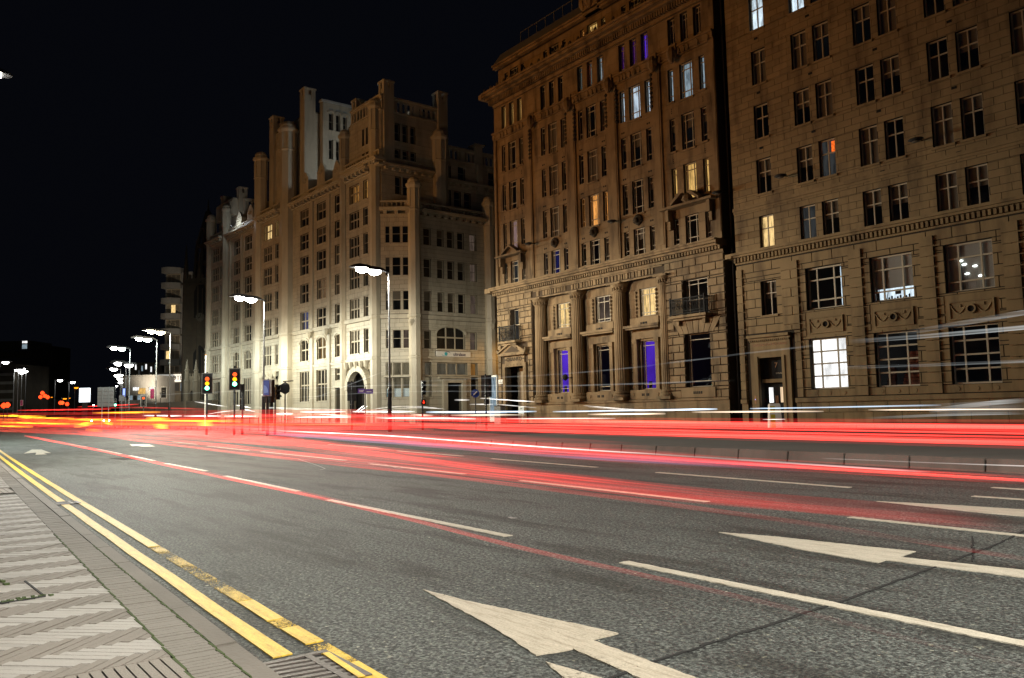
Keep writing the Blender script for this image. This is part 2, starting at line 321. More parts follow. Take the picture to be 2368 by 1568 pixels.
class Bld:
    def __init__(s, name, fr, loc, label, stone_m, mortar_m, maxstone=300):
        s.root = empty(name, loc, label, 'building'); s.fr = fr; s.sm = stone_m; s.mm = mortar_m
        s.stones = []; s.panes = []; s.maxstone = maxstone; s.wallmb = MB(); s.wins = []
    def ash(s, fr, u0, u1, z0, z1, holes, ch, bl, d=0.0, pr=.03, gap=.022, jit=.004):
        n = max(1, round((z1-z0)/ch)); ch = (z1-z0)/n
        for i in range(n):
            a = z0+i*ch; b = a+ch
            zs = sorted({a, b} | {z for h in holes for z in (h[2], h[3]) if a+.03 < z < b-.03 and h[0] < u1 and h[1] > u0})
            for za, zb in zip(zs, zs[1:]):
                for p, q in free(u0, u1, za, zb, holes):
                    x = p; off = (bl*.5 if i % 2 else 0)
                    k = math.floor((p-u0+off)/bl)
                    while x < q-.01:
                        k += 1; e = min(q, u0-off+k*bl + random.uniform(-.04, .04)*bl)
                        if q-e < .18*bl: e = q
                        if e-x > .05:
                            s.stones.append((fr, x+gap/2, e-gap/2, za+gap/2, zb-gap/2, d, d+pr+random.uniform(-jit, jit)))
                        x = max(e, x+.01)
    def finish(s):
        s.wallmb.build('wall', s.mm, s.root)
        def key(t):
            fr, a, b, c, d_, e, g = t; P = np.array(fr.p((a+b)/2, (c+d_)/2, g)); D = np.linalg.norm(P-CAMP)
            q = R3.T @ (P-CAMP); px = CX-FPX*q[0]/q[2]; py = CY+FPX*q[1]/q[2]
            vis = 0 < px < 2368 and 0 < py < 950
            return -(b-a)*(d_-c)/D**2*(1 if vis else 1e-6)
        s.stones.sort(key=key)
        rest = MB()
        for i, (fr, a, b, c, d_, e, g) in enumerate(s.stones):
            if i < s.maxstone:
                mb = MB(); fr.box(mb, a, b, c, d_, e, g); mb.build('stone', s.sm, s.root)
            else: fr.box(rest, a, b, c, d_, e, g)
        if rest.v: rest.build('stonework', s.sm, s.root)['kind'] = 'stuff'
        s.panes.sort(key=lambda t: t[0])
        restp = MB()
        for i, (dist, fr, a, b, c, d_, e, win, gm) in enumerate(s.panes):
            if i < 290:
                mb = MB(); fr.box(mb, a, b, c, d_, e-.012, e); mb.build('pane', gm, win)
            else: fr.box(restp, a, b, c, d_, e-.012, e)
        if restp.v: restp.build('glazing', M['glass'], s.root)['kind'] = 'stuff'
    def part(s, name, mb, m=None, label=None, smooth=False):
        o = mb.build(name, m or s.sm, s.root, smooth)
        if label: o['label'] = label
        return o
    # window: cols / rows = relative sizes of the lights; room = key of what is behind; blind = share of the height that the blind covers
    def win(s, fr, u0, u1, z0, z1, cols=(1, 1), rows=(2, 1), rec=.22, fw=.05, bw=.035, room=None, blind=0, bmat=None, fm=None, sill=True, d=0.0, glass=None, arch=False, lintel=False, roomd=.28):
        fm = fm or M['frame_w']; mb = MB(); e = d-rec
        fr.box(mb, u0, u0+fw, z0, z1, e-.06, e); fr.box(mb, u1-fw, u1, z0, z1, e-.06, e)
        fr.box(mb, u0+fw, u1-fw, z0, z0+fw, e-.06, e-.002); fr.box(mb, u0+fw, u1-fw, z1-fw, z1, e-.06, e-.002)
        W = u1-u0-2*fw; H = z1-z0-2*fw
        cu = [u0+fw]; 
        for c in cols: cu.append(cu[-1]+W*c/sum(cols))
        zr = [z0+fw]
        for r in rows: zr.append(zr[-1]+H*r/sum(rows))
        for x in cu[1:-1]: fr.box(mb, x-bw/2, x+bw/2, z0+fw, z1-fw, e-.05, e+.012)
        for z in zr[1:-1]: fr.box(mb, u0+fw, u1-fw, z-bw/2, z+bw/2, e-.045, e+.006)
        w = mb.build('window', fm, s.root)
        ctr = np.array(fr.p((u0+u1)/2, (z0+z1)/2)); D = float(np.linalg.norm(ctr-CAMP))
        for i in range(len(cols)):
            for j in range(len(rows)):
                s.panes.append((D, fr, cu[i]+.01, cu[i+1]-.01, zr[j]+.01, zr[j+1]-.01, e-.03, w, glass or M['glass']))
        if arch:
            mb = MB(); n = 10; R = (u1-u0)/2; c = (u0+u1)/2
            for k in range(n):
                a0 = math.pi*k/n; a1 = math.pi*(k+1)/n; h = R*.42
                P = [(c+R*math.cos(a0), z1-h+h*math.sin(a0)), (c+R*math.cos(a1), z1-h+h*math.sin(a1))]
                s_ = [P[0], P[1], (P[1][0], z1+.02), (P[0][0], z1+.02)]
                fr.poly(mb, s_, e, d+.02)
                Q = [(c+(R+.05)*math.cos(a0), z1-h+(h+.12)*math.sin(a0)), (c+(R+.05)*math.cos(a1), z1-h+(h+.12)*math.sin(a1)), (c+(R+.22)*math.cos(a1), z1-h+(h+.28)*math.sin(a1)), (c+(R+.22)*math.cos(a0), z1-h+(h+.28)*math.sin(a0))]
                fr.poly(mb, Q, d+.02, d+.14)
            mb.build('window_arch', s.sm, s.root)
        if room:
            mb = MB(); fr.box(mb, u0-.30, u1+.22, z0-.05, z1+.05, e-roomd-.02, e-roomd); mb.build('lit_room', M[room], w)
        if blind:
            mb = MB(); fr.box(mb, u0+.02, u1-.02, z1-blind*(z1-z0), z1-.02, e-.12, e-.10); mb.build('blind', bmat or M['blind'], w)
        if sill:
            mb = MB(); fr.box(mb, u0-.08, u1+.08, z0-.13, z0-.004, d-.18, d+.11); mb.build('sill', s.sm, w)
        s.wins.append((u0, u1, z0, z1)); return w
def dentils(fr, mb, u0, u1, z0, z1, d0, d1, pitch, w):
    n = int((u1-u0)/pitch)
    for i in range(n):
        u = u0+(i+.5)*(u1-u0)/n; fr.box(mb, u-w/2, u+w/2, z0, z1, d0, d1)
def profile(fr, mb, u0, u1, steps, ends=True):   # steps: (z0, z1, d)
    for z0, z1, d in steps: fr.box(mb, u0-(d if ends else 0)*.9, u1+(d if ends else 0)*.9, z0, z1, -.3, d)
def text(body, size, fr, u, z, d, m, parent, name='lettering', ext=.012, sx=1.0, align='CENTER', bold=0.0):
    cu = bpy.data.curves.new(name, 'FONT'); cu.body = body; cu.size = size; cu.extrude = ext; cu.align_x = align; cu.align_y = 'CENTER'; cu.offset = bold
    tmp = bpy.data.objects.new('tmp_text', cu); sc.collection.objects.link(tmp); bpy.context.view_layer.update()
    me = bpy.data.meshes.new_from_object(tmp.evaluated_get(bpy.context.evaluated_depsgraph_get())); bpy.data.objects.remove(tmp)
    me.materials.clear(); me.materials.append(m)
    o = bpy.data.objects.new(name, me); sc.collection.objects.link(o)
    X = Vector((fr.U[0], fr.U[1], 0)); N = Vector((fr.N[0], fr.N[1], 0)); Z = Vector((0, 0, 1))
    mw = Matrix((X*sx, Z, N)).transposed().to_4x4(); P = Vector(fr.p(u, z, d))
    L = Vector((0, 0, 0)); p = parent
    while p is not None: L += p.location; p = p.parent
    mw.translation = P-L; o.parent = parent; o.matrix_local = mw
    return o

# ================================================================== GROUND
def kerbY(X):        # kerb back line (inner edge of the kerb stones), slowly turning away from the camera axis
    return 1.25 - .041*(X+4.4) + (0.0002*(X+8)**2 if X < -8 else 0)
mb = MB(); mb.quad([(-900, -400, -.03), (500, -400, -.03), (500, 900, -.03), (-900, 900, -.03)])
struct(mb.build('ground', M['asphalt_new']))
mb = MB()
xs = [60] + [x for x in range(40, -61, -4)] + [-80, -110, -160, -240, -400]
for a, b in zip(xs[1:], xs[:-1]):
    mb.quad([(a, kerbY(max(a, -60))+.10, 0), (b, kerbY(b)+.10, 0), (b, 36.3, 0), (a, 36.3, 0)])
road = struct(mb.build('road', M['asphalt']))
# darker gutter strip between kerb and yellow lines
mb = MB()
for a, b in zip(xs[1:-5], xs[:-6]):
    mb.quad([(a, kerbY(a)+.11, .004), (b, kerbY(b)+.11, .004), (b, kerbY(b)+.24, .004), (a, kerbY(a)+.24, .004)])
struct(mb.build('road_gutter', M['asphalt_new']))

def markpoly(name, pts, m, z=.008, label=None, cat='road marking', group=None, px=True):
    mb = MB(); P = [(G(*p) if px else p) for p in pts]
    J = []; jr = random.Random(len(name)*7+int(abs(P[0][0])*100))
    for i in range(len(P)):
        a, b = np.array(P[i]), np.array(P[(i+1) % len(P)]); L = float(np.linalg.norm(b-a)); k = max(1, min(160, int(L/.05))); nn = np.array([-(b-a)[1], (b-a)[0]])/max(L, 1e-6)
        for q in range(k): J.append(tuple(a+(b-a)*q/k+(nn*jr.uniform(-.006, .006) if q else 0)))
    P = J
    area = sum(P[i][0]*P[(i+1) % len(P)][1]-P[(i+1) % len(P)][0]*P[i][1] for i in range(len(P)))
    if area < 0: P = P[::-1]
    mb.prism(P, .001, z)
    o = mb.build(name, m); return tag(o, label, cat, group)
# lane dashes given by their ends on the centre line
def dash(a, b, w, label, group, m='white_paint2'):
    A, B = np.array(G(*a)), np.array(G(*b)); t = (B-A)/np.linalg.norm(B-A); n = np.array([-t[1], t[0]])*w/2
    return markpoly('lane_dash', [tuple(A-n), tuple(B-n), tuple(B+n), tuple(A+n)], M[m], label=label, group=group, px=False)
g1 = 'white dashes between the first and second lanes'
D1 = [((1443, 1301), (2440, 1506), 'longest nearest white dash, running out of the photo at the right edge'),
      ((760, 1157), (1175, 1241), 'white lane dash just beyond the tip of the nearest big arrow'),
      ((520, 1101), (690, 1137), 'white lane dash crossed by the lowest red light streak, second of its line'),
      ((383, 1072), (478, 1090), 'short white lane dash beside the dark road patch, just past the lowest red streak'),
      ((300, 1054), (357, 1066), 'small white lane dash right behind the dark patch in the road'),
      ((226, 1039), (280, 1050), 'white lane dash in front of the dark road patch under the red streak'),
      ((160, 1027), (200, 1034), 'faraway white dash under the start of the lowest red streak')]
for a, b, l in D1: dash(a, b, .105, l, g1)
g2 = 'white dashes between the second and third lanes'
for a, b, l in [((1965, 1197), (2420, 1246), 'white lane dash behind the second big arrow, at the right edge'),
                ((1205, 1112), (1636, 1161), 'long thin white dash in the middle of the road, left of the second arrow tip'),
                ((855, 1073), (1075, 1097), 'white lane dash tinted by red streaks, next to scuffed tyre marks'),
                ((605, 1045), (800, 1065), 'white lane dash below the pink streaks, between the far arrow and the scuffs'),
                ((480, 1032), (575, 1042), 'short white dash behind the far left-lane arrow'),
                ((400, 1022), (455, 1028), 'tiny white dash left of the far left-lane arrow')]: dash(a, b, .10, l, g2)
g3 = 'white dashes between the third and fourth lanes'
for a, b, l in [((2295, 1128), (2420, 1136), 'white dash fragment near the right edge under the median kerb'),
                ((1520, 1093), (1965, 1128), 'longest far white dash, just this side of the median kerb'),
                ((1137, 1061), (1380, 1081), 'thin far white dash left of the longest one by the median'),
                ((920, 1043), (1070, 1055), 'thin far white dash below the broad pink streak'),
                ((760, 1028), (880, 1037), 'thin faint white dash at mid photo under the pink streaks'),
                ((2250, 1148), (2420, 1160), 'white line beside the third arrow at the far right')]: dash(a, b, .10, l, g3)
# arrows
ar = 'white lane arrows painted on the road'
markpoly('road_arrow', [(977, 1365), (1065, 1388), (1200, 1417), (1430, 1467), (1368, 1483), (1640, 1582), (1700, 1640), (1640, 1640), (1325, 1503), (1240, 1518), (1130, 1448)], M['white_paint'], label='big cream straight-ahead arrow nearest the camera, bottom centre', group=ar)
markpoly('road_arrow', [(1262, 1533), (1330, 1553), (1480, 1600), (1330, 1600)], M['white_paint'], label='tip of a second arrow head just below the nearest big arrow', group=ar)
markpoly('road_arrow', [(1662, 1232), (1800, 1243), (1990, 1264), (2118, 1277), (2082, 1290), (2420, 1326), (2420, 1344), (2048, 1297), (2030, 1303), (1850, 1272)], M['white_paint2'], label='long cream arrow in the second lane, right of centre', group=ar)
markpoly('road_arrow', [(2027, 1160), (2200, 1169), (2420, 1183), (2420, 1200), (2280, 1188)], M['white_paint2'], label='thin cream arrow in the third lane, cut by the right edge', group=ar)
markpoly('road_arrow', [(55, 1049), (74, 1040), (96, 1040), (118, 1048), (100, 1048), (108, 1051), (82, 1052), (84, 1047)], M['white_paint2'], label='small far arrow with a left barb in the first lane beside the yellow lines', group=ar)
markpoly('road_arrow', [(300, 1028), (345, 1028), (358, 1033), (330, 1033), (316, 1031), (306, 1032)], M['white_paint2'], label='small far arrow in the second lane between red streaks', group=ar)
# yellow lines, following the kerb
def yline(off, segs, name, label, m='yellow_paint', w=.10):
    root = empty('yellow_line', (0, 0, 0), label, 'road marking', 'double yellow lines along the near kerb')
    for a, b, mm in segs:
        mb = MB(); n = max(2, int(abs(b-a)/1.2)+1); X = [a+(b-a)*i/(n-1) for i in range(n)]
        for p, q in zip(X, X[1:]):
            jy = lambda x: .004*math.sin(x*7.3+off*40)
            mb.prism([(p, kerbY(p)+off+jy(p)), (q, kerbY(q)+off+jy(q)), (q, kerbY(q)+off+w+jy(q)), (p, kerbY(p)+off+w+jy(p))], .001, .008)
        mb.build('stripe', M[mm], root)
    return root
def yoff(p): x, y = G(*p); return y-kerbY(x)
yline(.285, [(-3.95, -12.85, 'yellow_paint'), (-13.3, -60, 'yellow_paint')], '', 'thick yellow line next to the kerb, ending at the drain grate')
yline(.50, [(-3.0, -3.62, 'yellow_paint'), (-3.64, -4.05, 'yellow_worn'), (-4.06, -4.44, 'yellow_paint'), (-4.46, -4.64, 'yellow_worn'), (-4.66, -5.25, 'yellow_paint'), (-5.27, -8.0, 'yellow_worn'), (-8.02, -12.7, 'yellow_paint'), (-12.72, -60, 'yellow_paint')], '', 'worn and patchy outer yellow line further from the kerb')
# tar joints and scuffs, patches
def tarline(pts, w, label, group=None, m='tar', z=.006):
    mb = MB(); P = []
    for (a, b) in zip(pts, pts[1:]):
        A = np.array(G(*a)); B = np.array(G(*b)); n = max(2, int(np.linalg.norm(B-A)/.12))
        for i in range(n): P.append(A+(B-A)*i/n)
    P.append(np.array(G(*pts[-1])))
    for i in range(len(P)-1):
        t = P[i+1]-P[i]; t = t/np.linalg.norm(t); n = np.array([-t[1], t[0]]); r = w*(.5+.35*random.random())
        o = n*random.uniform(-.008, .008)
        mb.prism([tuple(P[i]-n*r/2+o), tuple(P[i+1]-n*r/2+o), tuple(P[i+1]+n*r/2+o), tuple(P[i]+n*r/2+o)], .0005, z)
    tag(mb.build('tar_joint', M[m]), label, 'tar joint', group)
tg = 'dark saw-cut joints in the road'
tarline([(1380, 1580), (1510, 1532), (1945, 1392), (2290, 1266), (2420, 1206)], .03, 'long dark tar joint running diagonally across the lanes at the lower right', tg)
tarline([(2249, 1241), (2251, 1300)], .022, 'short dark cut crossing the tar joint near the second arrow shaft', tg)
markpoly('road_patch', [(272, 1053), (330, 1051), (378, 1055), (340, 1061), (310, 1061)], M['asphalt_new'], .005, 'dark rectangular repair patch in the first lane line', 'road patch', px=True)
markpoly('road_patch', [(253, 1060), (300, 1057), (320, 1062), (285, 1064)], M['tar'], .005, 'small black repair patch left of the larger dark patch', 'road patch', px=True)
sm = mat('chalk_scuff', (.30, .29, .27), .8)
def scuff(pts, label, w=.02):
    mb = MB(); P = [np.array(G(*p)) for p in pts]
    for i in range(len(P)-1):
        t = P[i+1]-P[i]; t = t/np.linalg.norm(t); n = np.array([-t[1], t[0]])*w/2
        mb.prism([tuple(P[i]-n), tuple(P[i+1]-n), tuple(P[i+1]+n), tuple(P[i]+n)], .0005, .005)
    tag(mb.build('scuff_mark', sm), label, 'scuff mark', 'pale scuff marks on the road')
scuff([(795, 1072), (812, 1068), (850, 1069), (890, 1074), (915, 1082), (930, 1085)], 'looping pale scuff beside the red-tinted lane dash')
scuff([(690, 1062), (735, 1077), (752, 1084), (740, 1087)], 'thin hooked pale scuff left of the looping one')
scuff([(1178, 1196), (1186, 1199), (1192, 1198)], 'tiny pale crescent mark beyond the nearest arrow tip', .04)

# ------------------------------------------------------------------ gullies
def gully(name, x0, x1, y0, y1, label, slots):
    root = empty(name, (x0, y0, 0), label, 'drain grate', 'cast iron drain grates by the kerb')
    mb = MB(); t = .035; z0, z1 = -.02, .014
    mb.box(x0, x1, y0, y0+t, z0, z1); mb.box(x0, x1, y1-t, y1, z0, z1); mb.box(x0, x0+t, y0+t, y1-t, z0, z1); mb.box(x1-t, x1, y0+t, y1-t, z0, z1)
    mb.build('grate_frame', M['rust_iron'], root)
    mb = MB(); mb.box(x0+t, x1-t, y0+t, y1-t, -.02, .0045); mb.build('grate_pit', M['black_hole'], root)
    n = slots
    for i in range(n):
        # slanted bars
        a = x0+t+(x1-x0-2*t)*(i+.08)/n; w = (x1-x0-2*t)/n*.52
        mb = MB(); sh = .05
        mb.hexa([(a, y0+t, .0), (a+w, y0+t, .0), (min(a+w+sh, x1-t), y1-t, .0), (min(a+sh, x1-t), y1-t, .0), (a, y0+t, .012), (a+w, y0+t, .012), (min(a+w+sh, x1-t), y1-t, .012), (min(a+sh, x1-t), y1-t, .012)])
        mb.build('grate_bar', M['rust_iron'], root)
    mb = MB(); mb.box(x0+t, x1-t, (y0+y1)/2+.08, (y0+y1)/2+.115, .0, .0135); mb.build('cross_bar', M['rust_iron'], root)
    return root
gully('drain_grate', -3.88, -3.38, kerbY(-3.6)+.135, kerbY(-3.6)+.55, 'rusty slotted drain grate at the bottom of the photo beside the kerb', 7)
gully('drain_grate', -13.28, -12.86, kerbY(-13)+.135, kerbY(-13)+.53, 'far rusty drain grate breaking the thick yellow line', 6)
mb = MB(); x = -3.70; mb.prism([(x-.12, kerbY(x)+.50), (x+.33, kerbY(x)+.47), (x+.33, kerbY(x)+.505), (x-.12, kerbY(x)+.535)], .0141, .0175)
tag(mb.build('paint_splash', M['yellow_paint']), 'strip of yellow paint across the edge of the nearest drain grate', 'paint mark')

# ------------------------------------------------------------------ near pavement
PZ = .12
mb = MB()
xs2 = [8, 4, 0, -4, -8, -12, -16, -20, -26, -32, -40, -50, -60]
for a, b in zip(xs2[1:], xs2[:-1]): mb.prism([(a, -14), (b, -14), (b, kerbY(b)+.09), (a, kerbY(a)+.09)], -.02, PZ-.012)
nearp = struct(mb.build('near_pavement', M['joint']))
def slab(pts, z, name, m, z0=PZ-.03):
    mb = MB(); A = sum(pts[i][0]*pts[(i+1) % len(pts)][1]-pts[(i+1) % len(pts)][0]*pts[i][1] for i in range(len(pts)))
    mb.prism(pts if A > 0 else pts[::-1], z0, z); return mb.build(name, m, nearp)
# kerb stones
x = 4.21
while x > -30:
    x2 = x-.905; g = .008; z = PZ+random.uniform(-.003, .003)
    mb = MB(); p = [(x2+g, kerbY(x2)), (x-g, kerbY(x)), (x-g, kerbY(x)+.125), (x2+g, kerbY(x2)+.125)]
    c = .022
    n = len(mb.v); T = [(x2+g, kerbY(x2)+.004, z), (x-g, kerbY(x)+.004, z), (x-g, kerbY(x)+.125-c, z), (x2+g, kerbY(x2)+.125-c, z)]
    E2 = [(x2+g, kerbY(x2)+.118, z-c), (x-g, kerbY(x)+.118, z-c)]
    Bt = [(x2+g, kerbY(x2)+.004, 0), (x-g, kerbY(x)+.004, 0), (x-g, kerbY(x)+.132, 0), (x2+g, kerbY(x2)+.132, 0)]
    mb.quad(T); mb.quad([T[3], T[2], E2[1], E2[0]]); mb.quad([E2[0], E2[1], Bt[2], Bt[3]]); mb.quad([Bt[1], Bt[0], T[0], T[1]])
    mb.quad([Bt[0], Bt[3], E2[0], T[3], T[0]]); mb.quad([Bt[2], Bt[1], T[1], T[2], E2[1]])
    mb.build('kerb_stone', M['kerb'], nearp); x = x2
mb = MB()
for a, b in zip(xs2[6:], xs2[5:-1]): pass
# strip of thin cross-laid pavers
def strip_edges(X): return kerbY(X)-.190, kerbY(X)-.006
rest = MB(); X = -2.2; k = 0
while X > -34:
    p = .046 if X > -20 else .06; y0, y1 = strip_edges(X); sk = .012
    pts = [(X-p+.006, y0), (X-.004, y0), (X-.004+sk, y1), (X-p+.006+sk, y1)]; z = PZ+random.uniform(-.0018, .0018)
    if k < 300: slab(pts, z, 'paver', M['pave_strip'])
    else: rest.prism(pts, PZ-.03, z)
    X -= p; k += 1
o = rest.build('small_pavers', M['pave_strip'], nearp); o['kind'] = 'stuff'
# herringbone bands of long thin pavers, each band across the pavement
L_, w_ = .354, .0525; sY = .0742; cnt = 0; restL = MB(); restD = MB()
man = (-6.34, -5.70, -.2, .80)
blocks = []
for bi in range(-3, 100):
    xc = -4.18-.25*bi
    light = bi % 2 == 0; th = math.radians(45 if light else -45)
    if xc > -3.60: continue
    if -15.3 < xc < -13.9: continue      # second blister crossing
    if xc < -26: break
    d = np.array([math.cos(th), math.sin(th)]); n = np.array([-d[1], d[0]])
    yy = kerbY(xc)-.02; ph = (bi % 2)*.5*sY
    k = 0
    ymin = -.9 if xc > -9 else -.2
    while True:
        yc = yy-ph-k*sY; k += 1
        if yc < ymin: break
        c = np.array([xc, yc]); a = L_/2-.0032; b = w_/2-.0034
        P = [c-d*a-n*b, c+d*a-n*b, c+d*a+n*b, c-d*a+n*b]
        top = kerbY(xc)-.196
        # clip against the strip
        poly = [tuple(p) for p in P]; out = []
        for i in range(len(poly)):
            p, q = poly[i], poly[(i+1) % len(poly)]
            if p[1] <= top: out.append(p)
            if (p[1] <= top) != (q[1] <= top):
                t = (top-p[1])/(q[1]-p[1]); out.append((p[0]+t*(q[0]-p[0]), top))
        if len(out) < 3: continue
        if xc > -4.2:
            src, out = out, []
            for i in range(len(src)):
                p, q = src[i], src[(i+1) % len(src)]
                if p[0] <= -3.92: out.append(p)
                if (p[0] <= -3.92) != (q[0] <= -3.92):
                    t = (-3.92-p[0])/(q[0]-p[0]); out.append((-3.92, p[1]+t*(q[1]-p[1])))
            if len(out) < 3: continue
        blocks.append((xc*xc+yc*yc, out, light))
    # fill the triangles along the strip
    for sy in (.02, .05): pass
blocks.sort(key=lambda t: t[0] if -26 < t[1][0][0] else 1e9)
def inview(P):
    q = R3.T @ (np.array([P[0], P[1], PZ])-CAMP); 
    if q[2] > -.1: return False
    px = CX-FPX*q[0]/q[2]; py = CY+FPX*q[1]/q[2]; return -40 < px < 2400 and py < 1640
blocks.sort(key=lambda t: (not inview(t[1][0]), t[0]))
for i, (dd, P, light) in enumerate(blocks):
    z = PZ+random.uniform(-.002, .002)
    if i < 300: slab(P, z, 'paver', M['pave_light' if light else 'pave_dark'])
    else: (restL if light else restD).prism(P if sum(P[j][0]*P[(j+1) % len(P)][1]-P[(j+1) % len(P)][0]*P[j][1] for j in range(len(P))) > 0 else P[::-1], PZ-.03, z)
for r_, m_ in ((restL, 'pave_light'), (restD, 'pave_dark')):
    if r_.v: r_.build('small_pavers', M[m_], nearp)['kind'] = 'stuff'
# ribbed crossing slabs near the drain and far down the pavement
def ribbed(x0, x1, y0, y1, n):
    for i in range(n):
        a = y0+(y1-y0)*i/n; b = y0+(y1-y0)*(i+1)/n
        slab([(x0, a+.004), (x1, a+.004), (x1, b-.004), (x0, b-.004)], PZ+.002, 'tactile_slab', M['tactile'])
for (x0, x1) in ((-3.90, -3.50), (-3.49, -3.09), (-3.08, -2.68)): ribbed(x0, x1, -.02, kerbY(x0)-.205, 22)
ribbed(-15.2, -14.2, .3, kerbY(-14.6)-.21, 16)
mb = MB(); 
for i in range(26):
    X0 = -3.0-i*.22; yk = kerbY(X0)-.195; mb.prism([(X0-.2, yk-.005), (X0, yk-.004), (X0, yk+.006), (X0-.2, yk+.004+random.uniform(0, .006))], PZ-.012, PZ+.002+random.uniform(0, .003))
for i in range(40):
    X0 = -2.6-i*.13; yk = kerbY(X0); r = random.uniform(.003, .012)
    mb.prism([(X0-.1, yk-r), (X0, yk-r*.6), (X0, yk+.003), (X0-.1, yk+.004)], PZ-.012, PZ+.003)
for i in range(26):
    a = random.uniform(-5.78, -5.70); b = random.uniform(.50, .80); r = random.uniform(.006, .016); mb.prism([(a-r, b-r), (a+r, b-r*.5), (a+r*.6, b+r), (a-r*.7, b+r)], PZ, PZ+.008)
for i in range(30):
    a = random.uniform(-6.5, -6.3); b = random.uniform(.45, .62); r = random.uniform(.006, .02); mb.prism([(a-r, b-r), (a+r, b-r*.5), (a+r*.6, b+r), (a-r*.7, b+r)], PZ, PZ+.012)
tag(mb.build('moss', M['moss']), 'green moss growing in the paving joints by the kerb', 'moss', kind='stuff')
# recessed inspection cover edge
root = empty('inspection_cover', (-5.9, .5, PZ), 'steel rim of a paver-filled inspection cover at the left edge', 'inspection cover')
P = [(-6.36, .73), (-5.72, .765), (-5.695, .535), (-6.45, .28)]
for a, b, w in ((P[1], P[2], .014), (P[2], P[3], .008), (P[0], P[1], .006)):
    mb = MB(); A, B = np.array(a), np.array(b); t = (B-A)/np.linalg.norm(B-A); n = np.array([-t[1], t[0]])*w
    mb.prism([tuple(A-n), tuple(B-n), tuple(B+n), tuple(A+n)] , PZ-.02, PZ+.0055); mb.build('rim', M['iron'], root)

# ------------------------------------------------------------------ median with kerb stones, far pavement
def medY(X): return 14.35 - .085*(X+5) + (.0 if X > -14 else 0)
mx = [12, 4, -4, -12, -20, -26]
mb = MB()
for a, b in zip(mx[1:], mx[:-1]): mb.prism([(a, medY(a)+.3), (b, medY(b)+.3), (b, 22.3), (a, 22.3)], 0, .16)
med = struct(mb.build('median', M['footway']))
x = 10.0
while x > -26:
    x2 = x-1.32; mb = MB(); g = .02
    y0, y1 = medY(x), medY(x2); c = .05; z = .22
    n = [(x2+g, y1, 0), (x-g, y0, 0), (x-g, y0+.34, 0), (x2+g, y1+.34, 0), (x2+g, y1+c, z), (x-g, y0+c, z), (x-g, y0+.34, z), (x2+g, y1+.34, z)]
    mb.hexa(n); mb.build('kerb_stone', M['kerb_dark'], med); x = x2
mb = MB(); mb.box(-64, 30, 36.3, 40.05, 0, .13)
farp = struct(mb.build('far_pavement', M['footway']))
x = 10
while x > -60:
    mb = MB(); mb.box(x-.89, x, 36.15, 36.31, -.01, .137); mb.build('kerb_stone', M['kerb'], farp); x -= .915
mb = MB(); mb.box(-260, -74.5, 36.3, 60, 0, .13)
struct(mb.build('corner_pavement', M['footway']))
mb = MB(); mb.box(-74.5, -52.0, 36.3, 120, .001, .004); struct(mb.build('side_road', M['asphalt_new']))

# ================================================================== STREET LAMPS
def lantern(root, P, dirv, m, power, col, scale=1.0, tilt=.22, down=.15, cone=174):
    dx, dy = dirv; s = scale
    X = np.array([dx, dy, 0.]); Y = np.array([-dy, dx, 0.]); Z = np.array([0, 0, 1.]); P = np.array(P)
    mb = MB()
    prof = [(-.34, .07, .05), (-.18, .15, .09), (.12, .17, .11), (.30, .13, .07), (.38, .05, .03)]
    n = 0; ring = []
    for t, w, h in prof:
        ring.append([P+s*(X*t+Y*w), P+s*(X*t+Y*w*.7+Z*h), P+s*(X*t-Y*w*.7+Z*h), P+s*(X*t-Y*w)])
    for a, b in zip(ring, ring[1:]):
        for i in range(4): j = (i+1) % 4; mb.quad([a[i], a[j], b[j], b[i]])
    mb.quad(ring[0]); mb.quad(ring[-1][::-1])
    lo = mb.build('lantern', M['lamp_black'], root)
    mb = MB(); mb.lathe(P[0], P[1], [(.05*s, P[2]-.13*s), (.13*s, P[2]-.10*s), (.18*s, P[2]-.05*s), (.17*s, P[2]-.004*s)], 12)
    mb.build('lens', m, lo)
    if power:
        if cone < 170:
            L = bpy.data.lights.new('lantern_light', 'SPOT'); L.spot_size = math.radians(cone); L.spot_blend = .45
        else: L = bpy.data.lights.new('lantern_light', 'POINT')
        L.shadow_soft_size = .14; L.energy = power; L.color = col
        if cone >= 170:      # road optics: most of the light goes out sideways, little straight down, a glimmer upwards
            L.use_nodes = True; nt = L.node_tree; em = nt.nodes['Emission']; tc = nt.nodes.new('ShaderNodeNewGeometry'); sx = nt.nodes.new('ShaderNodeSeparateXYZ')
            mr = nt.nodes.new('ShaderNodeMapRange'); mr.inputs[1].default_value = -1; mr.inputs[2].default_value = 1
            cr = nt.nodes.new('ShaderNodeValToRGB'); el = cr.color_ramp.elements
            stops = [(0, down), (.20, down*2), (.38, .65), (.47, 1), (.53, .66), (.60, .14), (.67, .03), (1, 0)]
            while len(el) < len(stops): el.new(.5)
            for e_, (p_, v_) in zip(el, stops): e_.position = p_; e_.color = (v_, v_, v_, 1)
            nt.links.new(tc.outputs['Incoming'], sx.inputs[0]); nt.links.new(sx.outputs[2], mr.inputs[0]); nt.links.new(mr.outputs[0], cr.inputs[0]); nt.links.new(cr.outputs[0], em.inputs[1])
        o = bpy.data.objects.new('lantern_light', L); sc.collection.objects.link(o); o.parent = root
        o.location = Vector(P-np.array([0, 0, .13*s+.17]))-Vector(root.location)
        if cone < 170: o.rotation_euler = Vector((dx*math.sin(tilt), dy*math.sin(tilt), -math.cos(tilt))).to_track_quat('-Z', 'Y').to_euler()
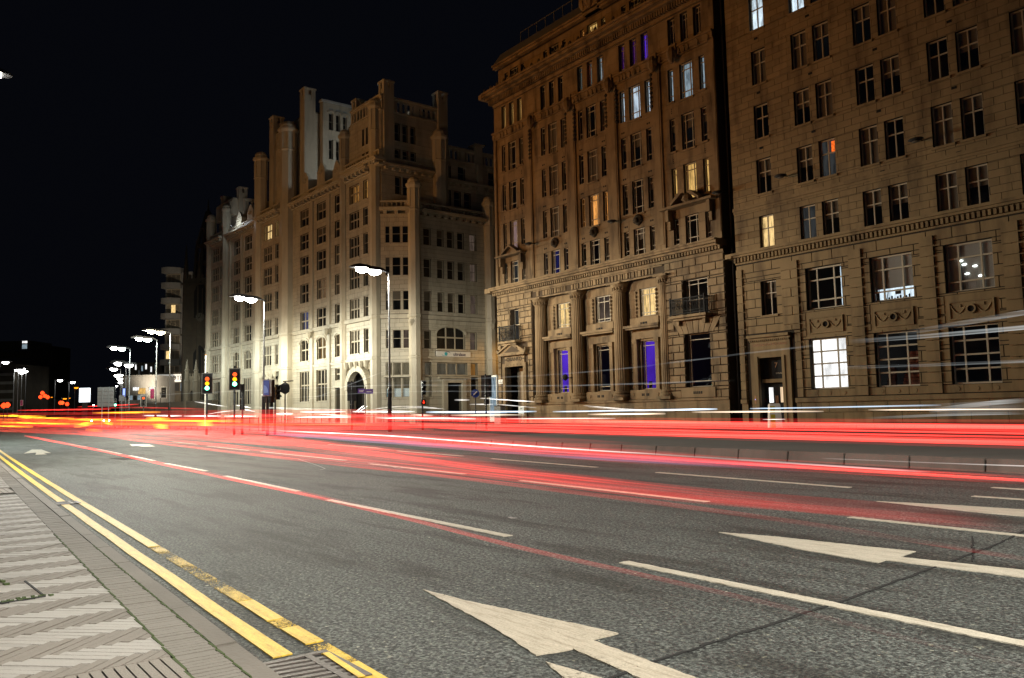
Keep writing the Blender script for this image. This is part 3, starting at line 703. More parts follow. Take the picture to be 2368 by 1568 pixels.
def street_lamp(x, y, H, dirv, heads, label, ms, power, cols, group=None, scale=1.0, r=.075, tilt=.22, down=.12, cone=174):
    root = empty('street_lamp', (x, y, 0), label, 'street lamp', group)
    mb = MB(); mb.lathe(x, y, [(r*1.6, 0), (r*1.6, 1.1), (r, 1.25), (r*.9, H*.5), (r*.55, H)], 10); mb.build('column', M['steel'], root, True)
    mb = MB(); mb.lathe(x, y, [(r*1.75, 0), (r*1.75, 2.6), (r*1.2, 2.8)], 10); mb.build('column_base', M['lamp_black'], root, True)
    far = heads[-1]
    mb = MB(); mb.tube([(x, y, H-.02), (x+dirv[0]*.3, y+dirv[1]*.3, H+.05), (x+dirv[0]*far, y+dirv[1]*far, H+.16)], .035*max(1, scale*.7), 6); mb.build('bracket', M['lamp_black'], root)
    for i, h in enumerate(heads):
        P = (x+dirv[0]*h, y+dirv[1]*h, H+.02+.08*i)
        lantern(root, P, dirv, M[ms[i % len(ms)]], power, cols[i % len(cols)], scale, tilt, down, cone)
    return root
W_, C_, Y_ = (1, .95, .86), (.86, 1, .93), (1, .80, .52)
gl = 'twin headed street lamps along the central strip'
street_lamp(-44.0, 24.3, 10.0, (0, -1), [1.0, 1.85], 'nearest twin street lamp, before the bay at the corner of the cream building', ['lamp_white'], LAMP_W*.8, [(1, .93, .80)], gl, 2.2, tilt=0, down=.04)
street_lamp(-59.6, 22.1, 10.0, (0, -1), [1.0, 1.85], 'twin street lamp beside the two lit traffic lights, before the cream building', ['lamp_white'], LAMP_W*2.0, [(1, .96, .76)], gl, 2.2, tilt=0, down=.02)
street_lamp(-87.2, 22.4, 10.0, (0, -1), [1.0, 1.85], 'warm twin street lamp in front of the balconied hotel tower', ['lamp_warm', 'lamp_warm'], LAMP_W*3.0, [(1, .95, .74)], gl, 2.4, tilt=0, down=.02)
street_lamp(-96.0, 23.2, 10.0, (0, -1), [1.0, 1.85], 'greenish white twin street lamp just left of the hotel tower', ['lamp_cool'], LAMP_W*1.2, [C_], gl, 2.4, tilt=0, down=.02)
street_lamp(-110.0, 23.4, 10.0, (0, -1), [1.0, 1.85], 'twin street lamp above the low building with two bright windows', ['lamp_cool', 'lamp_white'], LAMP_W*.8, [C_], gl, 2.5, tilt=0, down=.02)
def far_lamp(px, py, D, label, m='lamp_far', group='distant street lamps down the road', H=None, sc_=3.2, poledx=0, second=None, power=0, col=W_):
    z = HZ(px, py, D); x, y = AT(px+poledx, D); hx, hy = AT(px, D)
    v = np.array([hx-x, hy-y]); d = np.linalg.norm(v); dirv = tuple(v/d) if d > .01 else (0, -1)
    heads = [max(d, .1)] if second is None else [second, max(d, .1)]
    return street_lamp(x, y, z-.1, dirv, heads, label, [m], power, [col], group, sc_, .09)
cv = lambda a, b: (a/2.96/1.6216, (1200+b/2.96)/1.6216)
for (a, b), D, l, dx, sec in [((1303, 470), 118, 'twin lamp under the triple cluster left of the hotel tower, its upper pair', 18, 1.2),
        ((1243, 535), 135, 'twin lamp lowest left of the cluster in front of the dark sky', 18, 1.2),
        ((1318, 605), 150, 'small twin lamp right below the lower left pair of the cluster', 6, .9),
        ((1322, 645), 172, 'small single lamp beneath the small twin lamp of the right cluster', 4, None),
        ((1333, 685), 190, 'second smallest lamp of the right cluster, above the lowest one', 4, None),
        ((1365, 718), 215, 'lowest lamp of the right cluster, beside the concrete building', 4, None),
        ((1420, 488), 112, 'single yellowish lamp on the pole right of the right cluster', 1, None)]:
    px, py = cv(a, b); far_lamp(px, py, D, l, poledx=dx, second=sec)
for (a, b), D, l, dx in [((182, 546), 160, 'leftmost white lamp of the five in a group near the left edge', -9), ((225, 533), 170, 'highest white lamp of the group of five near the left edge', -8),
        ((222, 575), 185, 'lower middle white lamp of the group of five near the left edge', 1), ((263, 563), 200, 'fourth white lamp of the group of five near the left edge', 2),
        ((290, 610), 215, 'lowest white lamp of the group of five near the left edge', 2), ((419, 766), 260, 'small white lamp between the orange lamps and the red lights', 1),
        ((653, 663), 200, 'white lamp with the highest single post left of the bright screen', -11), ((797, 685), 215, 'white lamp between the single post lamp and the bright screen', -9)]:
    px, py = cv(a, b); far_lamp(px, py, D, l, poledx=dx)
for (a, b), D, l in [((337, 703), 230, 'upper left orange sodium lamp'), ((381, 730), 240, 'orange sodium lamp just right of the upper left one'), ((837, 745), 230, 'orange sodium lamp above the bright screen'), ((713, 868), 260, 'small orange sodium lamp left of the bright screen')]:
    px, py = cv(a, b); far_lamp(px, py, D, l, m='lamp_sodium', group='distant orange lamps', poledx=-3, col=(1, .4, .05))
px, py = cv(38, 460); far_lamp(px, py, 118, 'bright white lamp at the very left edge of the photo', poledx=-14, sc_=2.4)
for i, (px, py, D, m_) in enumerate([(12, 905, 280, 'lamp_far'), (34, 912, 300, 'lamp_sodium'), (60, 915, 300, 'lamp_far'), (84, 921, 320, 'lamp_sodium'), (100, 905, 340, 'lamp_far'), (118, 918, 320, 'lamp_sodium'), (137, 924, 330, 'lamp_far'), (160, 920, 340, 'lamp_sodium'), (216, 936, 300, 'lamp_far'), (268, 892, 240, 'lamp_far'), (292, 905, 250, 'lamp_far')]):
    W8 = ['at the very left edge', 'orange, second from the left edge', 'white, under the wide tower block', 'orange, below the slim tower block', 'white, highest of this faint row', 'orange, right of the slim tower', 'white, between the red signals', 'orange, just left of the bright screen posts', 'white, right beside the bright screen', 'white, low between the sign back and the right cluster', 'white, lowest before the concrete building']
    far_lamp(px, py, D, 'tiny far street light '+W8[i], m=m_, group='tiny far street lights', sc_=1.8, poledx=-2)
# near side lamps that light the carriageway; the first stands just outside the left edge
gn = 'street lamps along the near pavement'
street_lamp(-23.6, -.1, 10.0, (.05, 1), [1.7], 'near pavement street lamp just outside the left edge of the photo', ['lamp_white'], LAMP_W*2.0, [(1, .97, .88)], gn, 1.2, tilt=.25, down=.6, cone=140)
street_lamp(5.5, -1.2, 10.0, (0, 1), [1.9], 'near pavement street lamp outside the photo at the lower right', ['lamp_white'], LAMP_W*3.1, [W_], gn, 1.2, tilt=.25, down=.6, cone=140)
street_lamp(-50.5, .9, 10.0, (0, 1), [1.7], 'near pavement street lamp far outside the left edge', ['lamp_white'], LAMP_W*1.5, [C_], gn, 1.2, tilt=.25, down=.6, cone=140)
# sodium floodlights added out of view, throwing orange light on the upper facades
def added_flood(x, y, z, tx, ty, tz, w, ang, col, label):
    root = empty('floodlight', (x, y, z), label, 'floodlight', 'sodium floodlights across the road')
    mb = MB(); mb.box(x-.25, x+.25, y-.2, y-.05, z-.2, z+.2); mb.build('housing', M['lamp_black'], root)
    mb = MB(); mb.lathe(x, y-.12, [(.07, 0), (.05, z-.2)], 8); mb.build('mast', M['lamp_black'], root)
    L = bpy.data.lights.new('flood_light', 'SPOT'); L.energy = w; L.color = col; L.spot_size = math.radians(ang); L.spot_blend = .6; L.shadow_soft_size = .6
    o = bpy.data.objects.new('flood_light', L); sc.collection.objects.link(o); o.parent = root
    o.rotation_euler = Vector((tx-x, ty-y, tz-z)).to_track_quat('-Z', 'Y').to_euler()
SOD = (1, .43, .10)
added_flood(-66, -16, 9, -50, 40, 26, SODIUM_W*1.1, 62, SOD, 'floodlight opposite the bank building')
added_flood(-67, -24, 9, -20, 40, 24, SODIUM_W*1.0, 66, SOD, 'floodlight opposite the office building')
added_flood(-88, -10, 9, -88, 42, 28, SODIUM_W*.8, 64, (1, .48, .14), 'floodlight opposite the cream building')

# ================================================================== BUILDING C : plain ashlar office block on the right
FC = Fr((0, 40), (1, 0), (0, -1))
C = Bld('office_building', FC, (-15, 40, 0), 'pale ashlar office building with paired windows filling the right of the photo', M['portland'], M['mortar'])
UL, UR, CT = -29.35, 3.0, 30.0
holes = []; wc = []
pairs = [(-27.6, -26.65, None, None), (-24.92, -23.97, -23.55, -22.6), (-21.2, -20.23, -19.83, -18.87), (-17.47, -16.5, -16.1, -15.12), (-13.73, -12.77, -12.36, -11.4), (-10.0, -9.04, -8.63, -7.67)]
rows = [(26.95, 29.1), (23.6, 25.7), (20.23, 22.34), (16.93, 18.97), (13.6, 15.67), (10.28, 12.26)]
blinds = {(1, 2): .0, (2, 2): 1, (2, 3): 1, (3, 1): 1, (3, 3): 1, (4, 1): .42, (5, 0): 0}
for ri, (z0, z1) in enumerate(rows):
    for ci, (a, b, c, d) in enumerate(pairs):
        for k, (s, e) in enumerate(((a, b), (c, d))):
            if s is None: continue
            holes.append((s, e, z0, z1)); wc.append((ri, ci, k, s, e, z0, z1))
big = [(-24.77, -22.63), (-21.05, -18.88), (-17.33, -15.17), (-13.6, -11.45), (-9.9, -7.75)]
for a, b in big: holes += [(a, b, 6.36, 8.70), (a, b, 1.97, 4.75)]
holes += [(-27.69, -26.68, 6.38, 8.39), (-28.03, -26.48, 0, 3.88)]
C.wallmb = MB(); wall(FC, C.wallmb, UL, UR, 0, CT, holes, -.36, 0)
FC.box(C.wallmb, UL, UL+.36, 0, CT, -12, -.36); FC.box(C.wallmb, UR-.3, UR, 0, CT, -12, -.36)
C.ash(FC, UL, UR, 10.32, CT, holes, .375, .92)
C.ash(FC, UL, UR, 1.55, 9.55, holes + [(a-.12, b+.12, 4.9, 6.24) for a, b in big] + [(-28.9, -25.6, 0, 5.35)], .52, 1.25, d=.0, pr=.05, gap=.045)
C.ash(FC, UL, UR, .14, 1.28, [(-28.9, -25.7, 0, 3.9)], .57, 1.6, d=.05, pr=.05, gap=.02)
# projecting rusticated piers between the big windows
for a, b in [(-29.35, -28.9), (-26.3, -25.2), (-22.2, -21.45), (-18.45, -17.75), (-14.75, -14.0), (-11.0, -10.3)]:
    C.ash(FC, a, b, 1.55, 9.3, [(-28.95, -25.6, 0, 5.35)], .52, 1.25, d=.05, pr=.09, gap=.05)
mb = MB(); FC.box(mb, UL, UR, 0, CT, -3.4, -3.2); FC.box(mb, UL, UR, CT-.3, CT, -12, -.36); C.part('interior', mb, M['dark'])
for z0, z1, d in ((16.62, 16.62, 0),): pass
mb = MB(); profile(FC, mb, UL, UR, [(12.72, 12.86, .08), (12.86, 13.05, .16)], False); C.part('string_course', mb)
mb = MB(); profile(FC, mb, UL, UR, [(10.0, 10.12, .42), (10.12, 10.27, .55)], False); FC.box(mb, UL-.45, UL, 10.0, 10.27, -.3, .5); C.part('cornice', mb)
mb = MB(); FC.box(mb, UL, UR, 9.60, 10.0, 0, .12); dentils(FC, mb, UL, UR, 9.70, 9.98, .12, .32, .235, .13); C.part('dentil_course', mb)
mb = MB(); FC.box(mb, UL, -28.9, 1.28, 1.52, 0, .22); FC.box(mb, -25.7, UR, 1.28, 1.52, 0, .22); FC.box(mb, -25.7, UR, 1.24, 1.28, 0, .14); C.part('plinth_moulding', mb)
bl = {(5, 0, 0): ('room_cream', 0), (1, 0, 0): ('room_coldbright', 0), (1, 1, 0): ('room_coldbright', .15), (4, 1, 1): ('room_dim', .0), (5, 1, 0): ('room_dim', 0), (5, 2, 0): (None, .45), (5, 2, 1): (None, .5), (4, 2, 1): (None, 0)}
rr = random.Random(3)
for ri, ci, k, a, b, z0, z1 in wc:
    room_, bd = bl.get((ri, ci, k), (None, rr.choice([0, .32, .5, .98, .98, .98])))
    if (ri, ci, k) == (4, 1, 0): bd = .55
    if (ri, ci, k) in ((3, 1, 0), (4, 0, 0)): bd = .5
    w = C.win(FC, a, b, z0, z1, (1, 1), (1.7, 1), .15, .07, .065, room_, bd, sill=(ri != 5))
    if (ri, ci, k) == (4, 1, 1):
        mb = MB(); FC.box(mb, (a+b)/2+.05, b-.06, z0+1.32, z1-.07, -.40, -.38); mb.build('neon_artwork', M['room_neon'], w)
    if (ri, ci, k) == (5, 0, 0):
        mb = MB(); p = FC.xy(-26.85, -.6); mb.lathe(p[0], p[1], [(.02, 10.4), (.03, 10.6), (.16, 10.62), (.12, 10.85)], 10); mb.build('table_lamp', M['bulb'], w)
for i, (a, b) in enumerate(big):
    sp = [('room_dim', 0), (None, 0), ('room_dim', .0), (None, .4), (None, 0)][i] if i else (None, 0)
    rm = [None, 'room_dim', None, None, None][i]; bd = [0, .72, .97, .5, 0][i]
    w = C.win(FC, a, b, 6.36, 8.70, (1, 2.1, 1), (.55, 1.5, .8) , .2, .09, .08, None, bd, M['blind_l'] if i in (1, 2) else M['blind'], sill=False)
    if i == 1:
        mb = MB(); FC.box(mb, a+.05, b-.05, 6.40, 7.10, -.75, -.72); mb.build('lit_office', M['room_coldbright'], w)
        mb = MB(); FC.box(mb, -20.15, -19.85, 6.72, 6.98, -.68, -.66); mb.build('monitor', M['blind'], w)
        mb = MB(); mb.bar(FC.p(-20.62, 6.42, -.66), FC.p(-20.50, 6.95, -.66), .03); mb.build('desk_lamp', M['iron'], w)
        for q in range(9):
            u = -20.6+q*.15; mb = MB(); p = FC.xy(u, -.6); mb.lathe(p[0], p[1], [(.04, 6.42), (.05, 6.5+.06*(q % 3)), (.02, 6.55+.06*(q % 3))], 6); mb.build('desk_item', M['iron'], w)
    if i == 2:  # glowing discs and stems imitate street lamps reflected in the pane
        for q, (u, z) in enumerate([(-16.70, 7.86), (-16.55, 7.66), (-16.08, 7.52), (-16.45, 7.20), (-15.86, 7.03)]):
            mb = MB(); p = FC.xy(u, -.26); mb.lathe(p[0], p[1], [(.02, z-.03), (.11, z), (.10, z+.03), (.02, z+.05)], 8, sy=.25); mb.build('office_ceiling_light', lit('officelamp', (.9, 1, .95), 7) if q == 0 else M['officelamp'], w)
            mb = MB(); mb.bar(FC.p(u+.02, 6.45, -.27), FC.p(u, z, -.27), .012); mb.build('light_stem', M['steel'], w)
    if i == 0:
        mb = MB(); FC.box(mb, b-.36, b-.32, 6.45, 8.6, -.5, -.48); mb.build('lit_blind_edge', M['room_coldbright'], w)
    if i == 1:
        mb = MB(); FC.box(mb, a+.12, a+.16, 6.9, 8.6, -.44, -.42); mb.build('lit_blind_edge', M['room_coldbright'], w)
    w = C.win(FC, a, b, 1.97, 4.75, (1, 2, 1), (.95, 1, 1, .95), .18, .08, .08, 'room_white' if i == 0 else None, 0, fm=M['frame_w'], sill=False)
    if i == 0:
        mb = MB(); FC.box(mb, -23.83, -23.52, 2.0, 2.66, -.72, -.70); mb.build('poster', lit('orange_poster', (1, .62, .30), 1.1), w)
    if i == 1:
        mb = MB()
        for q in range(9): FC.box(mb, -20.15+.05*q, -19.0, 2.05+.19*q, 2.22+.19*q, -1.1, -.9)
        for q in range(5): FC.box(mb, -21.0+.04*q, -20.55, 2.05+.19*q, 2.22+.19*q, -1.1, -.9)
        mb.build('brick_pier', stone('inner_brick', (.30, .10, .05), (.22, .08, .04)), w)
    # carved panel with a round hole between the two storeys
    mb = MB(); FC.box(mb, a-.13, b+.13, 4.78, 6.24, .0, .025); C.part('panel_surround', mb)
    mb = MB(); FC.box(mb, a+.06, b-.06, 5.02, 5.92, .025, .05)
    FC.box(mb, a+.06, a+.14, 5.02, 5.92, .05, .10); FC.box(mb, b-.14, b-.06, 5.02, 5.92, .05, .10); FC.box(mb, a+.14, b-.14, 5.02, 5.09, .05, .10); FC.box(mb, a+.14, b-.14, 5.85, 5.92, .05, .10)
    C.part('carved_panel', mb)
    c = (a+b)/2; mb = MB(); n = 14
    for q in range(n):
        t0 = 2*math.pi*q/n; t1 = 2*math.pi*(q+1)/n
        FC.poly(mb, [(c+.15*math.cos(t0), 5.5+.15*math.sin(t0)), (c+.23*math.cos(t0), 5.5+.23*math.sin(t0)), (c+.23*math.cos(t1), 5.5+.23*math.sin(t1)), (c+.15*math.cos(t1), 5.5+.15*math.sin(t1))], .05, .13)
    C.part('rosette_ring', mb)
    mb = MB(); FC.poly(mb, [(c+.15*math.cos(2*math.pi*q/n), 5.5+.15*math.sin(2*math.pi*q/n)) for q in range(n)], .05, .056); C.part('round_vent', mb, M['black_hole'])
    for sgn in (-1, 1):
        mb = MB(); mb.tube([FC.p(c+sgn*(.25+.66*t), 5.62-.34*math.sin(math.pi*t)+.1*t, .06) for t in [i_/8 for i_ in range(9)]], .035, 6); C.part('swag', mb)
        mb = MB(); FC.box(mb, c+sgn*.52-.07, c+sgn*.52+.07, 5.62, 5.76, .05, .09); C.part('boss', mb)
    mb = MB(); FC.box(mb, a-.02, b+.02, 1.58, 1.93, 0, .04); 
    for q in (-.85, 0, .85): FC.poly(mb, [(c+q+.11*math.cos(2*math.pi*s_/10), 1.75+.11*math.sin(2*math.pi*s_/10)) for s_ in range(10)], .04, .07)
    C.part('sill_panel', mb)
C.win(FC, -27.69, -26.68, 6.38, 8.39, (1, 1), (1.9, 1), .24, .06, .06, None, .5)
for u, zs in [(-27.2, (26.4, 23.06, 19.7, 16.33, 9.05, 6.0)), (-23.8, (26.4, 23.04, 19.67, 16.32)), (-20.06, (23.0, 19.64, 16.3, 13.08)), (-16.32, (23.0, 19.62, 16.28, 13.06)), (-12.6, (23, 19.6, 16.3, 13.06))]:
    for z in zs: mb = MB(); FC.box(mb, u-.12, u+.12, z-.075, z+.055, .02, .045); C.part('air_vent', mb, M['black_hole'])
# entrance
mb = MB()
for s in (-1, 1):
    c = -27.25; FC.box(mb, *(sorted((c+s*.78, c+s*1.32))), .13, 4.4, 0, .16); FC.box(mb, *(sorted((c+s*.80, c+s*.98))), .13, 3.98, .16, .22)
FC.box(mb, c-.78, c+.78, 3.9, 4.4, 0, .16); FC.box(mb, c-1.32, c+1.32, 4.4, 4.95, 0, .12); C.part('door_surround', mb)
mb = MB(); profile(FC, mb, c-1.4, c+1.4, [(4.95, 5.08, .22), (5.08, 5.24, .38)], False); dentils(FC, mb, c-1.35, c+1.35, 4.86, 4.95, .12, .2, .13, .07); C.part('door_cornice', mb)
text('WELLINGTON BUILDINGS', .21, FC, c, 4.66, .125, M['gold'], C.root, 'carved_name', sx=.92)
mb = MB(); FC.box(mb, c-.78, c+.78, 2.45, 2.66, -.33, -.1); C.part('transom', mb)
dr = MB(); FC.box(dr, c-.76, c+.76, .14, 2.45, -.42, -.36); dr = C.part('door', dr, M['iron'])
for u0, u1, m_ in ((-.50, -.22, 'room_white'), (.26, .52, 'room_orangewhite')):
    if m_ not in M: room(m_, (1, .72, .45), 1.1, (2, 2, .1))
    mb = MB(); FC.box(mb, c+u0, c+u1, 1.30, 2.18, -.36, -.345); mb.build('door_light', M[m_], dr)
mb = MB(); FC.box(mb, c-.06, c-.01, 1.1, 1.7, -.36, -.31); FC.box(mb, c+.05, c+.1, 1.1, 1.7, -.36, -.31); mb.build('door_handle', M['gold'], dr)
mb = MB(); FC.box(mb, c-.76, c+.76, 2.66, 3.86, -.40, -.36); fl = C.part('fanlight', mb, M['iron'])
text('7', .42, FC, c+.05, 3.45, -.35, M['gold'], fl, 'house_number'); text('STRAND', .13, FC, c+.32, 2.98, -.35, M['frame_w'], fl, 'street_lettering', sx=1.25)
mb = MB(); FC.box(mb, c-1.14, c-1.02, 1.25, 1.72, .165, .19); ip = C.part('door_entry_panel', mb, M['gold'])
mb = MB(); FC.box(mb, c-1.10, c-1.06, 1.48, 1.52, .19, .197); mb.build('panel_light', M['blue_glow'], ip)
C.finish()
# recess between the buildings
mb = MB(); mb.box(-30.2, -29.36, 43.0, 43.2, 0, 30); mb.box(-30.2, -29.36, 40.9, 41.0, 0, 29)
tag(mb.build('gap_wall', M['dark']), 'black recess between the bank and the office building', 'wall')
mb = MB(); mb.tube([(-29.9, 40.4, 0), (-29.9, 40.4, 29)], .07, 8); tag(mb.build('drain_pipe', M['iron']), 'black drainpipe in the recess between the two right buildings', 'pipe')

def eye_lamp(px, py, label):
    u, z = PY(px/1.6216, py/1.6216, 39.3)
    root = empty('wall_lamp', (u, 39.3, z), label, 'wall lamp', 'unlit wall lanterns high on the facades')
    mb = MB(); mb.lathe(u, 39.3, [(.05, z-.11), (.22, z-.07), (.38, z), (.32, z+.06), (.06, z+.12)], 12, sy=.75); mb.build('lantern_body', M['iron'], root, True)
    mb = MB(); mb.lathe(u, 39.3, [(.20, z-.085), (.16, z-.115), (.05, z-.125)], 12, sy=.75); mb.build('lens', M['blind'], root)
    mb = MB(); mb.bar((u, 39.5, z+.05), (u, 40.0, z+.1), .05); mb.build('bracket', M['iron'], root)
eye_lamp(2927, 660, 'unlit eye-shaped lantern left of the neon-lit window on the office building')
eye_lamp(3434, 524, 'unlit eye-shaped lantern highest on the right of the office building')
eye_lamp(2294, 830, 'unlit eye-shaped lantern beside the orange-lit window of the bank')
eye_lamp(1982, 914, 'unlit eye-shaped lantern over the left pediment of the bank')
eye_lamp(2689, 722, 'unlit eye-shaped lantern over the right pediment of the bank')

# ================================================================== BUILDING B : bank with giant columns
FB = Fr((0, 40), (1, 0), (0, -1))
B = Bld('bank_building', FB, (-42, 40, 0), 'brown stained bank building with giant fluted columns and purple-lit windows', M['portland_b'], M['mortar_b'])
u0, u1 = -53.6, -30.22
bays = [-51.15, -45.95, -41.57, -37.18, -32.6]
holes = []; jobs = []
TR = 0.50
frows = [(21.18, 23.6), (17.8, 20.2), (14.5, 16.85), (11.6, 13.45)]
for bi, c in enumerate(bays):
    o1, w1 = (1.20, .46) if bi < 4 else (1.30, .44)
    for ri, (z0, z1) in enumerate(frows):
        H = [(c-o1-w1/2, c-o1+w1/2, z0+.12, z1-.05, 's'), (c-.52, c+.52, z0, z1, 'c'), (c+o1-w1/2, c+o1+w1/2, z0+.12, z1-.05, 's')]
        for h in H: holes.append(h[:4]); jobs.append((bi, ri, h))
    for k in (-1, 0, 1):
        h = (c+k*1.08-.30, c+k*1.08+.30, 24.88, 26.98, 't'); holes.append(h[:4]); jobs.append((bi, 10, h))
gf = [(-46.52, -45.0), (-42.17, -40.62), (-37.78, -36.22)]
for a, b in gf: holes += [(a, b, 2.42, 5.7), (a, b, 7.42, 9.32)]
holes += [(-33.55, -31.53, 2.40, 5.78), (-33.55, -31.53, 7.0, 9.28), (-51.82, -50.67, 6.95, 9.42), (-52.5, -50.15, 0, 4.72)]
colzone = (-49.0, -35.0)
mbw = B.wallmb
wall(FB, mbw, u0, colzone[0], 0, 11.1, holes, -.40, 0); wall(FB, mbw, colzone[1], u1, 0, 11.1, holes, -.40, 0)
wall(FB, mbw, colzone[0], colzone[1], 0, 10.0, holes, -.85, -.45); FB.box(mbw, colzone[0], colzone[1], 10.0, 11.1, -.85, -.02)
wall(FB, mbw, u0, u1, 11.1, 28.0, holes, -.40, 0)
FB.box(mbw, u0, u0+.4, 0, 28, -26, -.40); FB.box(mbw, u1-.4, u1, 0, 28, -14, -.40)
mb = MB(); FB.box(mb, u0+.4, u1-.4, 0, 27.5, -3.6, -3.4); FB.box(mb, u0, u1, 27.6, 28.0, -20, -.4); B.part('interior', mb, M['dark'])
# side face to the side street
FBs = Fr((-53.6, 40), (0, -1), (-1, 0))
B.ash(FBs, -22, 0, 1.6, 27.9, [], .62, 1.5, gap=.03)
# rusticated pavilions
B.ash(FB, u0, colzone[0]-.0, 1.7, 10.6, [h for h in holes] + [(-53.15, -49.6, 0, 6.6)], .50, 1.05, d=.0, pr=.11, gap=.07, jit=.006)
B.ash(FB, colzone[1], u1, 1.7, 10.6, holes + [(-34.35, -30.75, 6.05, 6.75)], .50, 1.05, d=.0, pr=.11, gap=.07, jit=.006)
# smoother blocks above
B.ash(FB, u0, u1, 11.6, 27.1, holes, .62, 1.35, pr=.022, gap=.014, jit=.004)
B.ash(FB, u0, u1, .13, 1.55, [(-52.9, -49.8, 0, 2)], .70, 2.2, d=.06, pr=.05, gap=.015)
B.ash(FB, colzone[0], colzone[1], 1.7, 9.9, holes, .62, 1.6, d=-.45, pr=.02, gap=.014)
mb = MB(); FB.box(mb, u0, -52.9, 1.55, 1.70, 0, .2); FB.box(mb, -49.8, u1, 1.55, 1.70, 0, .2); B.part('plinth_moulding', mb)
mb = MB(); profile(FB, mb, u0, u1, [(11.02, 11.15, .55), (11.15, 11.30, .80), (11.30, 11.42, .9)], False); FB.box(mb, u0-.75, u0, 11.02, 11.42, -.3, .82); FB.box(mb, u1, u1+.02, 11.02, 11.42, -.3, .8); B.part('cornice', mb)
mb = MB(); dentils(FB, mb, u0-.3, u1, 10.80, 11.02, -.2, .36, .24, .14); FB.box(mb, u0, u1, 10.62, 10.80, -.2, .10); B.part('dentil_course', mb)
mb = MB()
rr = random.Random(5); u = -48.4
while u < -35.4:      # carved fret in the frieze
    w = rr.choice([.12, .2, .28]); 
    if rr.random() < .8: FB.box(mb, u, u+w, 10.12, 10.50, -.02, .05)
    u += w+rr.choice([.08, .14])
B.part('frieze_carving', mb)
mb = MB()
for a, b in ((-48.75, -35.2),): FB.box(mb, a, b, 10.52, 10.60, -.02, .09); FB.box(mb, a, b, 9.94, 10.04, -.02, .09)
B.part('architrave', mb)
# columns
def fluted(x, y, z0, z1, r, name):
    col = empty if False else None
    mb = MB(); n = 40; k = len(mb.v); zz = [z0+.62, z0+2, z0+4.5, z1-.65]; rs = [r, r*.995, r*.96, r*.88]
    for zi, R in zip(zz, rs):
        for i in range(n):
            a = 2*math.pi*i/n; q = R*(1 if i % 2 else .93); mb.v.append((x+q*math.cos(a), y+q*math.sin(a), zi))
    for j in range(3):
        for i in range(n): i2 = (i+1) % n; mb.f.append((k+j*n+i, k+j*n+i2, k+(j+1)*n+i2, k+(j+1)*n+i)); mb.m.append(0)
    c = mb.build('column', M['portland_b'], B.root)
    mb = MB(); mb.box(x-r*1.35, x+r*1.35, y-r*1.35, y+r*1.35, z0, z0+.18); mb.lathe(x, y, [(r*1.34, z0+.18), (r*1.38, z0+.27), (r*1.28, z0+.36), (r*1.12, z0+.42), (r*1.22, z0+.52), (r*1.05, z0+.62)], 20); mb.build('column_base', M['portland_b'], c, False)
    mb = MB(); mb.lathe(x, y, [(r*.90, z1-.66), (r*1.0, z1-.60), (r*.92, z1-.52), (r*1.02, z1-.42), (r*1.25, z1-.22), (r*1.3, z1-.14)], 20); mb.box(x-r*1.32, x+r*1.32, y-r*1.32, y+r*1.32, z1-.14, z1)
    for i in range(16):
        a = 2*math.pi*i/16; mb.lathe(x+r*1.05*math.cos(a), y+r*1.05*math.sin(a), [(.03, z1-.55), (.085, z1-.40), (.04, z1-.26)], 5)
    mb.build('capital', M['portland_b'], c)
for cx_ in (-48.05, -43.72, -39.32): fluted(cx_, 40.0+.05, 1.70, 9.93, .50, 'c')
fluted(-35.2, 40.15, 1.70, 9.93, .44, 'c')
for a, b in ((-47.35, -44.45), (-42.95, -40.0), (-38.55, -35.75)):     # spandrels, shelves, sills between the columns
    c = (a+b)/2
    mb = MB(); FB.box(mb, a-.1, b+.1, 6.50, 6.62, -.45, .18); FB.box(mb, a-.2, b+.2, 6.62, 6.78, -.45, .30); B.part('shelf_moulding', mb)
    mb = MB(); FB.box(mb, a+.1, b-.1, 6.79, 7.28, -.45, -.10); B.part('window_apron', mb)
    mb = MB(); 
    for s in (-1, 1): FB.box(mb, *sorted((c+s*.82, c+s*1.12)), 1.75, 5.55, -.45, -.18); FB.box(mb, *sorted((c+s*.78, c+s*1.2)), 5.55, 5.85, -.45, -.1)
    FB.box(mb, a+.1, b-.1, 5.86, 6.3, -.45, -.25); B.part('window_surround', mb)
    mb = MB(); FB.box(mb, a, b, 1.72, 2.36, -.45, .0)
    for q in (-1.1, 1.1): FB.poly(mb, [(c+q+.10*math.cos(2*math.pi*s_/10), 2.04+.13*math.sin(2*math.pi*s_/10)) for s_ in range(10)], 0, .03)
    B.part('sill_panel', mb)
    mb = MB()
    for q in (-.28, -.14, .14, .28): FB.box(mb, c+q-.055, c+q+.055, 1.94, 2.12, 0, .006)
    B.part('vent_grille', mb, M['black_hole'])
    for s in (-1, 1):
        mb = MB()
        for q in range(7): p = FB.xy(c+s*.93, -.36); mb.lathe(p[0], p[1], [(.03, 9.2-q*.27), (.10-.008*q, 9.1-q*.27), (.03, 8.98-q*.27)], 7)
        B.part('carved_drop', mb)
    mb = MB(); FB.box(mb, c-.30, c-.22, 6.84, 6.98, -.10, -.07); FB.box(mb, c-.12, c+.06, 6.84, 6.98, -.10, -.07); FB.box(mb, c+.14, c+.28, 6.84, 6.98, -.10, -.07); B.part('small_vent', mb, M['black_hole'])
